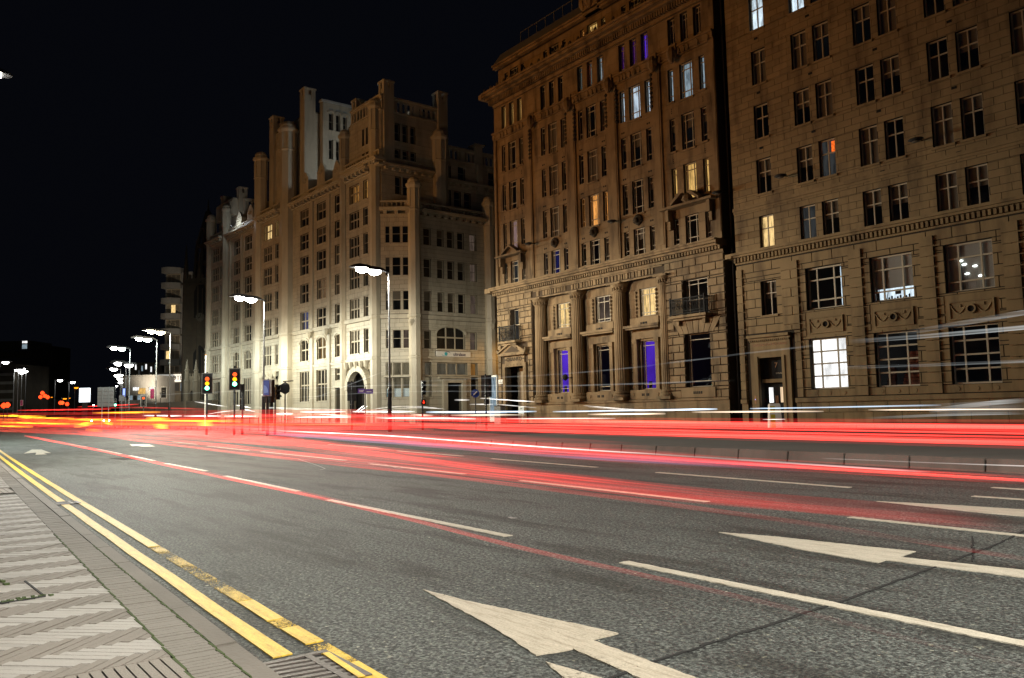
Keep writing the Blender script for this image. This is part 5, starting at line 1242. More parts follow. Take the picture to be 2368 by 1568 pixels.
for u in (-33.2, -24.3, -15.6, -11.2, -42.6, -38.1): 
    mb = MB(); FA.box(mb, u-.3, u+.3, .1, 27.4, 0, .22); A.part('pilaster', mb)
# windows
for fr, a, b, z0, z1, cols, rm_, arch, d_, rw in wj:
    A.win(fr, a, b, z0, z1, cols, rw, .16, .07, .16 if len(cols) > 1 else .05, rm_, 0 if rm_ else rr.choice([0, 0, .5]), fm=M['frame_w'] if True else None, sill=True, d=d_, arch=arch, roomd=.35)
# entrance arch under the bay, carved heads, second doorways
def arch_ring(fr, c, r0, r1, z, d0, d1, name, m=None, n=14, pointed=1.0):
    for i in range(n):
        t0 = math.pi*i/n; t1 = math.pi*(i+1)/n-.02
        mb = MB(); fr.poly(mb, [(c+r0*math.cos(t0), z+pointed*r0*math.sin(t0)), (c+r1*math.cos(t0), z+pointed*r1*math.sin(t0)), (c+r1*math.cos(t1), z+pointed*r1*math.sin(t1)), (c+r0*math.cos(t1), z+pointed*r0*math.sin(t1))], d0, d1); A.part(name, mb, m)
arch_ring(FA, -3.9, 1.95, 2.55, 3.7, 0, .7, 'arch_stone', pointed=1.05); arch_ring(FA, -27.4, 1.75, 2.3, 3.6, 0, .7, 'arch_stone', pointed=1.2)
for c in (-3.9, -27.4):
    mb = MB(); FA.box(mb, c-2.4, c-1.9, .12, 3.7, 0, .65); A.part('arch_jamb', mb); mb = MB(); FA.box(mb, c+1.9, c+2.4, .12, 3.7, 0, .65); A.part('arch_jamb', mb)
    for q in range(5):
        mb = MB(); x_, y_ = FA.xy(c-2.2+q*1.1, .62); mb.lathe(x_, y_, [(.05, 5.95), (.22, 6.2), (.30, 6.55), (.36, 6.85)], 7); A.part('corbel_head', mb)
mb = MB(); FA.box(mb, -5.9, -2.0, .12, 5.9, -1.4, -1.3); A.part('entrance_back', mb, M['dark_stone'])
mb = MB(); FA.box(mb, -9.9, -7.9, 4.15, 4.42, 0, .35); FA.box(mb, -9.9, -9.6, .12, 4.15, 0, .2); FA.box(mb, -8.2, -7.9, .12, 4.15, 0, .2); A.part('door_surround', mb)
mb = MB(); FA.box(mb, -9.6, -8.2, .12, 4.1, -.6, -.5); A.part('door', mb, M['iron'])
mb = MB(); FS.box(mb, 2.1, 6.1, 4.75, 4.95, 0, .55); FS.box(mb, 2.6, 3.15, .12, 4.75, 0, .35); FS.box(mb, 5.1, 5.6, .12, 4.75, 0, .35); FS.box(mb, 3.15, 5.1, 4.3, 4.75, 0, .3); A.part('door_surround', mb)
mb = MB(); FS.box(mb, 3.15, 5.1, .12, 4.3, -.7, -.6); A.part('door', mb, M['iron'])
mb = MB(); FK.box(mb, .3, 3.3, 4.9, 5.06, 0, .5); A.part('window_shelf', mb)
for fr, u, z in ((FK, 3.35, 10.6), (FA, -11.2, 10.75), (FA, -15.6, 10.75), (FA, -7.2, 10.7), (FS, 9.2, 10.6)):
    mb = MB(); x_, y_ = fr.xy(u, .5); mb.lathe(x_, y_, [(.05, z-.45), (.25, z-.2), (.42, z+.15), (.4, z+.4)], 7); A.part('corbel_head', mb)
# shop sign
rt = empty('shop_sign', FS.p(4.1, 7.45, .1), 'white shop sign with a teal eye logo on the side of the cream building', 'shop sign')
mb = MB(); FS.box(mb, 1.85, 6.35, 7.16, 7.74, .06, .16); mb.build('board', M['white_board'], rt)
text('ultralase', .50, FS, 4.85, 7.43, .162, M['navy'], rt, ext=.004, bold=.010, sx=.98)
mb = MB(); x_ = FS.p(3.05, 7.46, .18); mb.v = []; 
n = 14; FS.poly(mb, [(3.08+.19*math.cos(2*math.pi*k/n), 7.46+.19*math.sin(2*math.pi*k/n)) for k in range(n)], .16, .19); mb.build('eye_logo', M['teal'], rt)
mb = MB(); mb.tube([FS.p(3.08+.52*math.cos(t), 7.48+.20*math.sin(t)+.08*math.cos(t), .19) for t in [(-.1+1.9*k/8) for k in range(9)]], [.012+.012*math.sin(math.pi*k/8) for k in range(9)], 5)
mb.build('logo_swoosh', M['navy'], rt); mb = MB(); mb.tube([FS.p(3.08+.55*math.cos(t), 7.48+.22*math.sin(t)+.08*math.cos(t), .19) for t in [(3.2+1.7*k/8) for k in range(9)]], [.012+.012*math.sin(math.pi*k/8) for k in range(9)], 5); mb.build('logo_swoosh', M['teal'], rt)
FKp = FK
plate(FK, ['WATER', 'STREET'], 3.78, 3.95, .85, .5, 'street_name_plate', 'white street name plate on the rounded corner of the cream building', d=.32, size=.19)
rt = empty('window_poster', FK.p(.9, 3.0, -.2), 'bright blue poster inside the corner shop window', 'poster'); mb = MB(); FK.box(mb, .52, .85, 2.85, 3.7, -.38, -.36); mb.build('sheet', mat('blue_poster', (.04, .40, .62), .5, emis=(.04, .45, .7), es=.15), rt)
rt = empty('window_poster', FK.p(1.8, 3.0, -.2), 'pair of white posters at the foot of the corner shop window', 'poster')
for a, b in ((1.32, 2.05), (2.3, 3.0)): mb = MB(); FK.box(mb, a, b, 2.85, 3.72, -.38, -.36); mb.build('sheet', mat('white_poster', (.6, .7, .72), .5, emis=(.6, .75, .8), es=.16), rt)
# corner tower above the roof line
FT1 = Fr(FA.p(.6, 0)[:2], (0, 1), (1, 0))
hT = [(1.7+i*1.0, 2.35+i*1.0, 31.0, 33.0) for i in range(3)] + [(1.7+i*1.0, 2.4+i*1.0, 29.0, 30.1) for i in range(3)] + [(1.7+i*1.0, 2.45+i*1.0, 25.0, 27.0) for i in range(3)]
hT2 = [(-3.4+i*.85, -2.95+i*.85, 31.1, 33.0) for i in range(3)] + [(-3.4+i*.85, -2.85+i*.85, 29.2, 30.2) for i in range(3)]
tw = MB(); wall(FT1, tw, 0, 7.6, 22.9, 34.2, hT, -.4, 0); wall(FA, tw, -6.6, .6, 28, 34.2, hT2, -.4, 0); A.part('tower_wall', tw, M['mortar_a'])
mb = MB(); mb.prism([FA.xy(-6.2, -.8), FA.xy(.5, -.8), (FT1.xy(7, -.8)), (FA.xy(-6.2)[0], FT1.xy(7)[1])], 23, 34.0); A.part('interior', mb, M['dark'])
A.ash(FT1, 0, 7.6, 23.4, 34.1, hT, .5, 1.1, pr=.03, gap=.026); A.ash(FA, -6.6, .6, 28.6, 34.1, hT2, .5, 1.1, pr=.03, gap=.026)
for i, h in enumerate(hT): A.win(FT1, *h, (1,), (1, 1), .22, .05, .04, 'room_orangeB' if h[2] < 26 else None, 0, sill=True, roomd=.3) if not (h[2] < 26 and False) else None
for h in hT2: A.win(FA, *h, (1,), (1, 1), .22, .05, .04, None, 0, sill=False)
def arcade(fr, a, b, z0, z1, dd=0.0, pitch=.62, name='parapet_arcade'):
    mb = MB(); fr.box(mb, a, b, z0, z0+.18, -.25, dd+.14); fr.box(mb, a, b, z1-.42, z1-.2, -.25, dd+.02); fr.box(mb, a, b, z1-.2, z1, -.28, dd+.16)
    n = max(2, int((b-a)/pitch))
    for i in range(n+1):
        u = a+i*(b-a)/n; w = .13 if i % 6 else .34; fr.box(mb, max(a, u-w), min(b, u+w), z0+.18, z1-.42, -.22, dd)
        if i < n:
            c = u+(b-a)/n/2; r_ = (b-a)/n/2-.13
            for k in range(4):
                t0 = math.pi*k/4; t1 = math.pi*(k+1)/4
                fr.poly(mb, [(c+r_*math.cos(t0), z1-.42-r_+r_*math.sin(t0)), (c+r_*math.cos(t0), z1-.41), (c+r_*math.cos(t1), z1-.41), (c+r_*math.cos(t1), z1-.42-r_+r_*math.sin(t1))], -.2, dd-.01)
    A.part(name, mb)
arcade(FT1, .6, 7.2, 34.1, 35.9); arcade(FA, -6.0, .8, 34.1, 35.9)
corn(FT1, 0, 7.6, 27.9, 0)
px0 = FA.xy(-5.6, -.8); px1 = FA.xy(.5, -.7)
pinnacle(px0[0], px0[1], 1.2, 28, 37.3); pinnacle(px1[0]-.2, px1[1]+.2, 1.25, 28, 37.6); pinnacle(px1[0]-.2, px1[1]+7.2, 1.25, 24, 37.9); pinnacle(px0[0], px0[1]+7.0, 1.2, 28, 37.3)
x_, y_ = FT1.xy(7.3, .4); turret(x_, y_, .8, 23, 32.6, True)
# set back storeys along the side street
FR = Fr((S0[0]-2.2, S0[1]), (0, 1), (1, 0)); hR = [(a, a+.95, 24.9, 26.7) for a in (4.6, 6.0, 7.4)] + [(a, a+1.0, 28.1, 29.8) for a in (4.6, 6.6, 11.0, 12.8)]
rb = MB(); wall(FR, rb, 1.5, 34, 22.8, 30.4, hR, -.4, 0); A.part('roof_storey_wall', rb, M['mortar_a']); A.ash(FR, 3.6, 16, 23.2, 30.3, hR, .5, 1.1, pr=.03, gap=.026)
for h in hR: A.win(FR, *h, (1,), (1, 1), .22, .05, .04, None, 0, sill=False, arch=(h[2] > 28))
mb = MB(); mb.prism([FR.xy(1.5, -.8), FR.xy(34, -.8), FR.xy(34, -20), FR.xy(1.5, -20)], 22.8, 30.4); A.part('interior', mb, M['dark'])
corn(FR, 3.6, 16, 27.6, 0, False); arcade(FR, 3.6, 9.2, 30.3, 32.0); arcade(FR, 9.8, 16, 30.3, 32.0)
mb = MB(); FR.box(mb, 9.0, 10.0, 30.3, 32.6, -.8, .3); FR.box(mb, 8.8, 10.2, 32.6, 32.8, -1, .5); FR.box(mb, 9.15, 9.85, 26.8, 30.3, 0, .5); A.part('chimney_pier', mb)
mb = MB(); FR.box(mb, 3.8, 8.0, 30.4, 37.2, -9, -5); A.part('plant_room', mb, M['grey_tile']); mb = MB(); FR.box(mb, 3.5, 8.3, 37.2, 37.4, -9.3, -4.7); A.part('plant_room_coping', mb, M['grey_tile'])
# big left tower: front between two turrets, right face with a projecting bay
FT2 = Fr(FA.xy(-19.6, -1.0), (0, 1), (1, 0))
hG = [(2.75+i*1.0, 3.35+i*1.0, z, z+h_) for z, h_ in ((34.3, 2.7), (38.2, 2.4)) for i in range(3)]
tb = MB(); wall(FA, tb, -31, -19.6, 28, 40.2, [], -1.4, -1.0); wall(FT2, tb, 0, 9, 28, 40.6, [], -.4, 0); A.part('tower_wall', tb, M['mortar_a'])
A.ash(FA, -31, -19.6, 28.2, 40, [], .6, 1.3, d=-1.0, pr=.03, gap=.026)
gb = MB(); wall(FT2, gb, 1.9, 6.5, 30, 41.9, hG, .2, .9); FT2.box(gb, 1.9, 2.0, 30, 41.9, -.1, .2); A.part('tower_bay', gb, M['grey_tile'])
A.ash(FT2, 1.9, 6.5, 30.2, 41.8, hG, .6, 1.2, d=.9, pr=.02, gap=.014)
for h in hG: A.win(FT2, *h, (1,), (1, 1), .25, .07, .05, None, 0, sill=True, arch=h[2] > 36, d=.9)
A.ash(FT2, 0, 1.9, 30, 40.4, [], .6, 1.2, pr=.02, gap=.014); A.ash(FT2, 6.5, 9, 30, 40.4, [], .6, 1.2, pr=.02, gap=.014)
mb = MB(); mb.prism([FT2.xy(0, -.6), FT2.xy(9, -.6), FT2.xy(9, -11), FT2.xy(0, -11)], 28, 40.0); A.part('interior', mb, M['grey_tile'])
mb = MB(); FT2.box(mb, 1.7, 6.7, 41.9, 42.15, .1, 1.05); A.part('bay_coping', mb, M['grey_tile'])
for u, dp, zt in ((-29.6, -1.4, 42.6), (-20.2, -1.5, 43.6), ): x_, y_ = FA.xy(u, dp); pinnacle(x_, y_, 1.5, 28, zt)
x_, y_ = FT2.xy(8.4, -.2); pinnacle(x_, y_, 1.5, 28, 43.2); x_, y_ = FA.xy(-29.5, -9); pinnacle(x_, y_, 1.5, 28, 43.0)
# left end tower and scrolled gables between
FT3 = Fr(FA.xy(-41.8, -1.0), (0, 1), (1, 0))
tb = MB(); wall(FA, tb, -50.2, -41.8, 28, 31.4, [(-47.5, -46.6, 29, 30.6), (-46.2, -45.3, 29, 30.6)], -1.4, -1.0); wall(FT3, tb, 0, 12, 28, 31.4, [], -.4, 0); A.part('tower_wall', tb, M['mortar_a'])
A.ash(FA, -50.2, -41.8, 28.2, 31.3, [], .5, 1.2, d=-1.0, pr=.03, gap=.026); A.ash(FT3, 0, 12, 28.2, 31.3, [], .5, 1.2, pr=.03, gap=.026)
mb = MB(); mb.prism([FA.xy(-50, -1.4), FA.xy(-42.2, -1.4), FT3.xy(12, -.4), (FA.xy(-50)[0], FT3.xy(12)[1])], 28, 31.2); A.part('interior', mb, M['mortar_a'])
arcade(FT3, .6, 11, 31.3, 33.9); arcade(FA, -49.5, -42.4, 31.3, 33.9, -1.0)
for u, dp in ((-49.0, -1.6), (-42.5, -1.6)): x_, y_ = FA.xy(u, dp); pinnacle(x_, y_, 1.25, 28, 35.6)
for c, w, z in ((-39.2, 2.0, 31.0), (-35.0, 2.0, 31.2), (-17.6, 2.0, 31.6), (-13.2, 2.0, 31.7), (-9.3, 1.7, 31.0)):
    mb = MB(); FA.box(mb, c-w/2, c+w/2, 28.2, z-1.0, -1.2, .15); FA.poly(mb, [(c-w*.75, 28.2), (c+w*.75, 28.2), (c+w*.5, 29.3), (c+w*.46, z-.9), (c+w*.2, z-.2), (c, z), (c-w*.2, z-.2), (c-w*.46, z-.9), (c-w*.5, 29.3)], -.2, .12)
    A.part('gable', mb)
    mb = MB(); mb.tube([FA.p(c+.42*math.cos(t)*(1-t/14), z-1.25+.42*math.sin(t)*(1-t/14), .16) for t in [k*.7 for k in range(14)]], .06, 5); A.part('carved_scroll', mb)
    mb = MB(); FA.box(mb, c-.22, c+.22, 28.5, 29.5, .12, .14); A.part('gable_window', mb, M['black_hole'])
mb = MB(); FA.box(mb, -41.8, -31, 28, 30.4, -3, -2); FA.box(mb, -19.6, -6.6, 28, 31.2, -3.4, -2.4); A.part('roof_storey_wall', mb)
A.finish()
# white lights added on the roof to brighten it, and orange lamp light in the side street
def added_roof_lamp(x, y, z, w, col, label, r=.15, cone=None):
    root = empty('roof_light' if z > 20 else 'street_lamp', (x, y, z), label, 'lamp')
    mb = MB(); mb.lathe(x, y, [(.05, z-.2), (.16, z-.12), (.16, z+.06), (.05, z+.12)], 8); mb.build('lantern', M['lamp_black'], root)
    L = bpy.data.lights.new('lamp_light', 'POINT'); L.energy = w; L.color = col; L.shadow_soft_size = r
    o = bpy.data.objects.new('lamp_light', L); sc.collection.objects.link(o); o.parent = root; o.location = (0, 0, .5)
    return root
x_, y_ = FA.xy(-39.0, 1.3); added_roof_lamp(x_, y_, 28.6, 120, (.85, .95, 1), 'small white roof light by the left scrolled gables')
x_, y_ = FT2.xy(5, 9); added_roof_lamp(x_, y_, 31.5, 700, (.95, 1, .98), 'white roof floodlight washing the grey tower bay', .4)
rt = street_lamp(-66.0, 58.0, 8.0, (-1, 0), [.8], 'sodium street lamp down the side street between bank and cream building', ['lamp_sodium'], 1200, [(1, .5, .12)], None, 1.0)

# ================================================================== THINGS FURTHER DOWN THE ROAD
def vbox(mb, px0, px1, py0, py1, D, dep=8, zmin=None, fr=None):   # a block facing the viewer side of the road at depth D
    a = np.array(AT(px0, D)); b = np.array(AT(px1, D)); z1 = HZ((px0+px1)/2, py0, D); z0 = 0 if zmin is None else HZ((px0+px1)/2, py1, D)
    f = Fr(a, b-a); f.box(mb, 0, float(np.linalg.norm(b-a)), z0, z1, -dep, 0); return f, float(np.linalg.norm(b-a)), z0, z1
# hotel tower with curved balconies
rt = empty('hotel_building', (*AT(395, 190), 0), 'pale hotel tower with stacked curved balconies behind the church', 'hotel')
D = 190; mb = MB(); f, w, z0, z1 = vbox(mb, 378, 440, 625, 0, D, 20); mb.build('wall', M['concrete'], rt)
for i in range(9):
    y0 = 616+i*36; za, zb = HZ(395, y0+13, D), HZ(395, y0, D)
    mb = MB(); n = 8; pts = [f.xy(-.4, -1)]+[f.xy(-.6+4.4*(k/n), 1.2*math.sin(math.pi*(.15+.85*k/n))+.6) for k in range(n+1)]+[f.xy(4.2, -1)]
    mb.prism(pts[::-1] if sum(pts[j][0]*pts[(j+1) % len(pts)][1]-pts[(j+1) % len(pts)][0]*pts[j][1] for j in range(len(pts))) < 0 else pts, za, zb); mb.build('balcony', M['concrete'], rt)
    if i < 8:
        mb = MB(); f.box(mb, .3, 3.6, HZ(395, y0+36, D)+.1, HZ(395, y0+14, D), 0, .05); wd = mb.build('window', M['frame_d'], rt)
        for k in range(3): mb = MB(); f.box(mb, .4+k*1.08, 1.35+k*1.08, HZ(395, y0+35, D)+.15, HZ(395, y0+15, D)-.05, .05, .08); mb.build('pane', M['room_cream'] if (i == 2 and k == 1) or (i == 5 and k == 0) else M['glass_w'], wd)
mb = MB(); f2 = Fr(np.array(AT(345, 175)), np.array(AT(428, 175))-np.array(AT(345, 175))); W2 = float(np.linalg.norm(np.array(AT(428, 175))-np.array(AT(345, 175))))
zt = HZ(380, 862, 175); f2.box(mb, 0, W2, 0, zt, -8, 0); mb.build('front_block', M['dark_stone'], rt)
mb = MB(); f2.box(mb, .1, W2, HZ(380, 884, 175), HZ(380, 866, 175), 0, .3); sg = mb.build('sign_band', mat('hotel_sign', (.75, .72, .7), .5, emis=(.8, .78, .72), es=.35), rt)
text('Mercure', 1.5, f2, 1.7, HZ(380, 875, 175), .31, M['navy'], sg, 'lettering', ext=.02, bold=.03, sx=.75); text('HOTEL', 1.35, f2, 6.0, HZ(385, 875, 175), .31, M['iron'], sg, 'lettering', ext=.02, sx=.9)
for k in range(6):
    mb = MB(); f2.box(mb, .6+k*1.25, 1.5+k*1.25, HZ(380, 905, 175), HZ(380, 887, 175), 0, .08); mb.build('window', M['room_cold2'] if k in (0, 2, 5) else M['dark'], rt)
# low concrete building with two bright windows
rt = empty('concrete_building', (*AT(318, 165), 0), 'low concrete building with two bright strip lights beside the hotel', 'building')
mb = MB(); f, w, z0, z1 = vbox(mb, 282, 356, 872, 0, 165, 14); mb.build('wall', M['concrete'], rt)
f.box(MB(), 0, 1, 0, 1, 0, 1)
mb = MB(); f.box(mb, -.2, w+.2, z1, z1+.4, -14, .6); mb.build('roof_edge', M['concrete'], rt)
for a, b in ((307, 320), (345, 356)):
    u_a = (a-282)/(356-282)*w; u_b = (b-282)/(356-282)*w; mb = MB(); f.box(mb, u_a, u_b, HZ(a, 903, 165), HZ(a, 896, 165), 0, .2); mb.build('strip_light', M['room_white'], rt)
mb = MB(); f.box(mb, w*.5, w*.72, HZ(320, 911, 165), HZ(320, 898, 165), 0, .1); mb.build('window', M['room_yel'], rt)
for k in range(5): mb = MB(); f.box(mb, .5+k*.9, 1.2+k*.9, HZ(300, 925, 165), HZ(300, 915, 165), 0, .1); mb.build('window', M['room_cold2'] if k % 2 else M['dark'], rt)
rt = empty('dark_building', (*AT(330, 230), 0), 'dark building with a few narrow lit windows between the lamps and the hotel', 'building')
mb = MB(); f, w, z0, z1 = vbox(mb, 300, 372, 838, 0, 230, 20); mb.build('wall', M['dark_stone'], rt)
for px_, py_, m_ in ((310, 847, 'room_white'), (325, 850, 'room_cold2'), (334, 846, 'room_white'), (346, 852, 'room_white'), (356, 846, 'room_teal'), (318, 860, 'room_dim')):
    u = (px_-300)/(372-300)*w; mb = MB(); f.box(mb, u, u+.4, HZ(px_, py_+8, 230), HZ(px_, py_-4, 230), 0, .1); mb.build('window', M[m_], rt)
# far towers at the left
def tower(name, px0, px1, py, D, label, wins, m='dark_stone', bands=0):
    rt = empty(name, (*AT((px0+px1)/2, D), 0), label, 'building', 'dark tower blocks on the skyline')
    mb = MB(); f, w, z0, z1 = vbox(mb, px0, px1, py, 0, D, 15); mb.build('wall', M[m], rt)
    for i, (a, b, c, d, mm) in enumerate(wins):
        u = (a-px0)/(px1-px0)*w; v = (b-px0)/(px1-px0)*w; mb = MB(); f.box(mb, u, v, HZ(a, d, D), HZ(a, c, D), 0, .15); mb.build('window', M[mm], rt)
    for i in range(bands):
        z = HZ((px0+px1)/2, py+20+i*20, D); mb = MB(); f.box(mb, 0, w, z-.8, z-.1, 0, .12); mb.build('window_band', M['concrete'] if name == 'office_building' else M['glass_w'], rt)
    return rt
tower('tower_block', -20, 66, 788, 330, 'wide dark tower block with two bright windows on its roof', [(46, 57, 780+8, 787+6, 'room_white'), (46, 57, 796, 806, 'room_cold2')], bands=6)
tower('tower_block', 66, 116, 800, 360, 'slim dark tower block with a column of tiny lights', [(84, 87, 812+k*11, 815+k*11, 'room_white') for k in (0, 1, 3, 5, 6)] + [(103, 111, 822, 828, 'room_orange'), (104, 108, 843, 847, 'room_orange'), (101, 106, 875, 880, 'room_blue')], bands=5)
tower('office_building', -60, 30, 842, 200, 'dark office block with rows of pale floor bands at the left edge', [], bands=6)
tower('warehouse', 30, 150, 925, 240, 'low red brick warehouse behind the left lamps', [(60, 64, 930, 940, 'room_orange')], bands=1)
tower('warehouse', 250, 300, 928, 260, 'low dark building behind the back of the large sign', [], bands=1)
# church: tower with openwork spire, nave, gateway
rt = empty('church', (*AT(450, 135), 0), 'dark sandstone church tower with clock and spire, almost lost in the night', 'church')
D = 135; mb = MB(); f, w, z0, z1 = vbox(mb, 420, 500, 640, 0, D, 7); mb.build('tower', M['dark_stone'], rt)
fx = lambda p: (p-420)/80*w
for p_, y_ in ((423, 560), (455, 575), (487, 560)):
    mb = MB(); x, y = f.xy(fx(p_), -.4); mb.lathe(x, y, [(.55, 0), (.5, z1), (.35, z1+2), (.04, HZ(p_, y_, D))], 6); mb.build('pinnacle', M['dark_stone'], rt)
mb = MB(); x, y = f.xy(w/2, -3); 
for k in range(8):
    a = 2*math.pi*k/8; mb.tube([(x+2.3*math.cos(a), y+2.3*math.sin(a), z1-.5), (x+1.9*math.cos(a), y+1.9*math.sin(a), z1+6), (x+.25*math.cos(a), y+.25*math.sin(a), HZ(455, 470, D))], .22, 5)
for zz, rr_ in ((z1+3, 2.1), (z1+6, 1.9), (z1+9, 1.3)): mb.lathe(x, y, [(rr_-.1, zz), (rr_+.15, zz+.2), (rr_-.1, zz+.4)], 8)
mb.lathe(x, y, [(.25, HZ(455, 480, D)), (.04, HZ(455, 440, D))], 6); mb.build('spire', M['dark_stone'], rt)
for zc, hw, hh in ((HZ(455, 690, D), 1.1, 3.2), (HZ(455, 830, D), 1.1, 2.4)):
    mb = MB(); P = [(w/2-hw, zc-hh), (w/2+hw, zc-hh), (w/2+hw, zc+hh*.4), (w/2+hw*.5, zc+hh*.8), (w/2, zc+hh), (w/2-hw*.5, zc+hh*.8), (w/2-hw, zc+hh*.4)]; f.poly(mb, P, -.2, .04); lw = mb.build('lancet_window', M['black_hole'], rt)
    mb = MB(); [mb.bar(f.p(w/2+q, zc-hh, .08), f.p(w/2+q, zc+hh*.6, .08), .12) for q in (-hw*.33, hw*.33)]; mb.build('tracery', M['dark_stone'], lw)
mb = MB(); zc = HZ(462, 732, D); f.poly(mb, [(w/2+.75*math.cos(2*math.pi*k/16), zc+.75*math.sin(2*math.pi*k/16)) for k in range(16)], 0, .12); ck = mb.build('clock', mat('clock_face', (.07, .065, .05), .6), rt)
mb = MB(); mb.bar(f.p(w/2, zc, .16), f.p(w/2+.1, zc+.6, .16), .07); mb.bar(f.p(w/2, zc, .16), f.p(w/2-.35, zc-.2, .16), .08)
for k in range(12): a = math.pi*k/6; mb.bar(f.p(w/2+.6*math.cos(a), zc+.6*math.sin(a), .13), f.p(w/2+.7*math.cos(a), zc+.7*math.sin(a), .13), .06)
mb.build('clock_hands', M['black_hole'], ck)
mb = MB(); f.box(mb, -.3, w+.3, z1-1.1, z1-.8, -.1, .35); f.box(mb, -.3, w+.3, HZ(455, 775, D), HZ(455, 775, D)+.3, -.1, .35); [f.box(mb, i*.75, i*.75+.4, z1, z1+.7, -.4, 0) for i in range(int(w/.75))]; mb.build('battlement', M['dark_stone'], rt)
mb = MB(); mb.lathe(*f.xy(fx(486), .4), [(.05, HZ(486, 548, D)), (.12, HZ(486, 546, D)), (.05, HZ(486, 543, D))], 6); mb.build('warning_light', M['small_red'], rt)
mb = MB(); mb.box(*sorted((AT(452, 128)[0], AT(495, 128)[0])), AT(470, 128)[1], AT(470, 128)[1]+8, 0, HZ(470, 815, 128)); mb.build('nave', M['dark_stone'], rt)
# gateway with two pinnacles
D = 104; rt = empty('church_gateway', (*AT(440, D), 0), 'gothic stone gateway with two crocketed pinnacles in front of the church', 'gateway')
a = np.array(AT(427, D)); b = np.array(AT(461, D)); f = Fr(a, b-a); w = float(np.linalg.norm(b-a)); zt = HZ(440, 870, D)
holes_ = [(w*.36, w*.70, 0, HZ(440, 905, D))]
mb = MB(); wall(f, mb, 0, w, 0, zt, holes_, -.8, 0)
for k in range(5): u = w*(.08+.2*k); f.box(mb, u, u+.14, zt, zt+.35, -.6, 0)
mb.build('gate_wall', M['dark_stone'], rt)
mb = MB(); c = w*.53
for k in range(6):
    t0, t1 = math.pi*k/6, math.pi*(k+1)/6; R = w*.17
    f.poly(mb, [(c+R*math.cos(t0), HZ(440, 912, D)+1.6*R*math.sin(t0)), (c+(R+.18)*math.cos(t0), HZ(440, 912, D)+1.7*(R+.15)*math.sin(t0)), (c+(R+.18)*math.cos(t1), HZ(440, 912, D)+1.7*(R+.15)*math.sin(t1)), (c+R*math.cos(t1), HZ(440, 912, D)+1.6*R*math.sin(t1))], -.2, .12)
mb.build('pointed_arch', M['dark_stone'], rt)
for p_ in (429, 450):
    x, y = f.xy((p_-427)/34*w+.15, .1); mb = MB(); z_ = HZ(p_, 832, D); mb.lathe(x, y, [(.42, 0), (.38, zt-.8), (.44, zt-.7), (.30, zt-.4), (.27, z_-1.5), (.36, z_-1.4), (.20, z_-1.2), (.05, z_)], 8)
    for k in range(6): zz = z_-1.1+k*.17; rr_ = .20-.028*k; [mb.lathe(x+rr_*math.cos(q), y+rr_*math.sin(q), [(.01, zz-.05), (.05, zz), (.01, zz+.05)], 4) for q in (0, 1.57, 3.14, 4.71)]
    mb.build('pinnacle', M['dark_stone'], rt)
# churchyard wall and its railing
a = np.array(AT(300, 118)); b = np.array(AT(492, 98)); f = Fr(a, b-a); w = float(np.linalg.norm(b-a)); rt = empty('boundary_wall', (float(a[0]), float(a[1]), 0), 'low sandstone churchyard wall running to the gateway', 'wall')
hw = 3.0; mb = MB(); f.box(mb, 0, w, 0, hw, -.6, 0); mb.build('wall_core', M['dark_stone'], rt); mb = MB(); f.box(mb, -.1, w+.1, hw, hw+.2, -.7, .1); mb.build('coping', M['dark_stone'], rt)
k = 0
for r_ in range(5):
    u = -(r_ % 2)*.9
    while u < w:
        mb = MB(); f.box(mb, max(0, u)+.02, min(w, u+1.8)-.02, r_*.6+.02, r_*.6+.58, 0, .05); mb.build('stone', M['dark_stone'], rt); u += 1.8
D = 96; x, y = AT(474, D); rt = empty('flagpole', (x, y, 0), 'white flagpole in front of the church', 'flagpole'); mb = MB(); mb.lathe(x, y, [(.09, 0), (.06, HZ(474, 822, D))], 8); mb.build('pole', M['white_board'], rt); mb = MB(); mb.lathe(x, y, [(.02, HZ(474, 822, D)), (.1, HZ(474, 821, D)), (.02, HZ(474, 819, D))], 8); mb.build('finial', M['gold'], rt)
# bright advertising screen, road sign backs, banners
def panel(name, px0, px1, py0, py1, D, m, label, cat, frame=M['iron'], legs=(.3, .7), thick=.25, group=None, back=False):
    a = np.array(AT(px0, D)); b = np.array(AT(px1, D)); f = Fr(a, b-a); w = float(np.linalg.norm(b-a)); z0, z1 = HZ(px0, py1, D), HZ(px0, py0, D)
    rt = empty(name, (float(a[0]), float(a[1]), 0), label, cat, group)
    mb = MB(); f.box(mb, -.06, w+.06, z0-.06, z1+.06, -thick, -.01); mb.build('frame', frame, rt)
    mb = MB(); f.box(mb, 0, w, z0, z1, 0, .02); mb.build('face', m, rt)
    for l in legs: mb = MB(); mb.lathe(*f.xy(w*l, -thick/2), [(.06, 0), (.06, z0)], 8); mb.build('post', M['lamp_black'] if frame is M['white_board'] else frame, rt)
    return rt, f, w, z0, z1
rt, f, w, z0, z1 = panel('advertising_screen', 182, 207, 898, 930, 120, M['screen'], 'glowing white advertising screen on a stand at the left of the road', 'screen', legs=())
mb = MB(); f.box(mb, w*.25, w*.75, 0, z0-.06, -.2, -.05); mb.build('stand', M['iron'], rt)
rt, f, w, z0, z1 = panel('road_sign', 225, 261, 897, 940, 105, M['steel'], 'grey back of a large road sign with vertical rails', 'road sign', M['steel'], (.28, .7), .06)
for k in (.26, .68): mb = MB(); f.box(mb, w*k, w*k+.14, z0, z1, .02, .09); mb.build('rail', M['steel'], rt)
for k in range(1, 5): mb = MB(); f.box(mb, 0, w, z0+(z1-z0)*k/5-.02, z0+(z1-z0)*k/5+.02, .02, .05); mb.build('cross_rail', M['lamp_black'], rt)
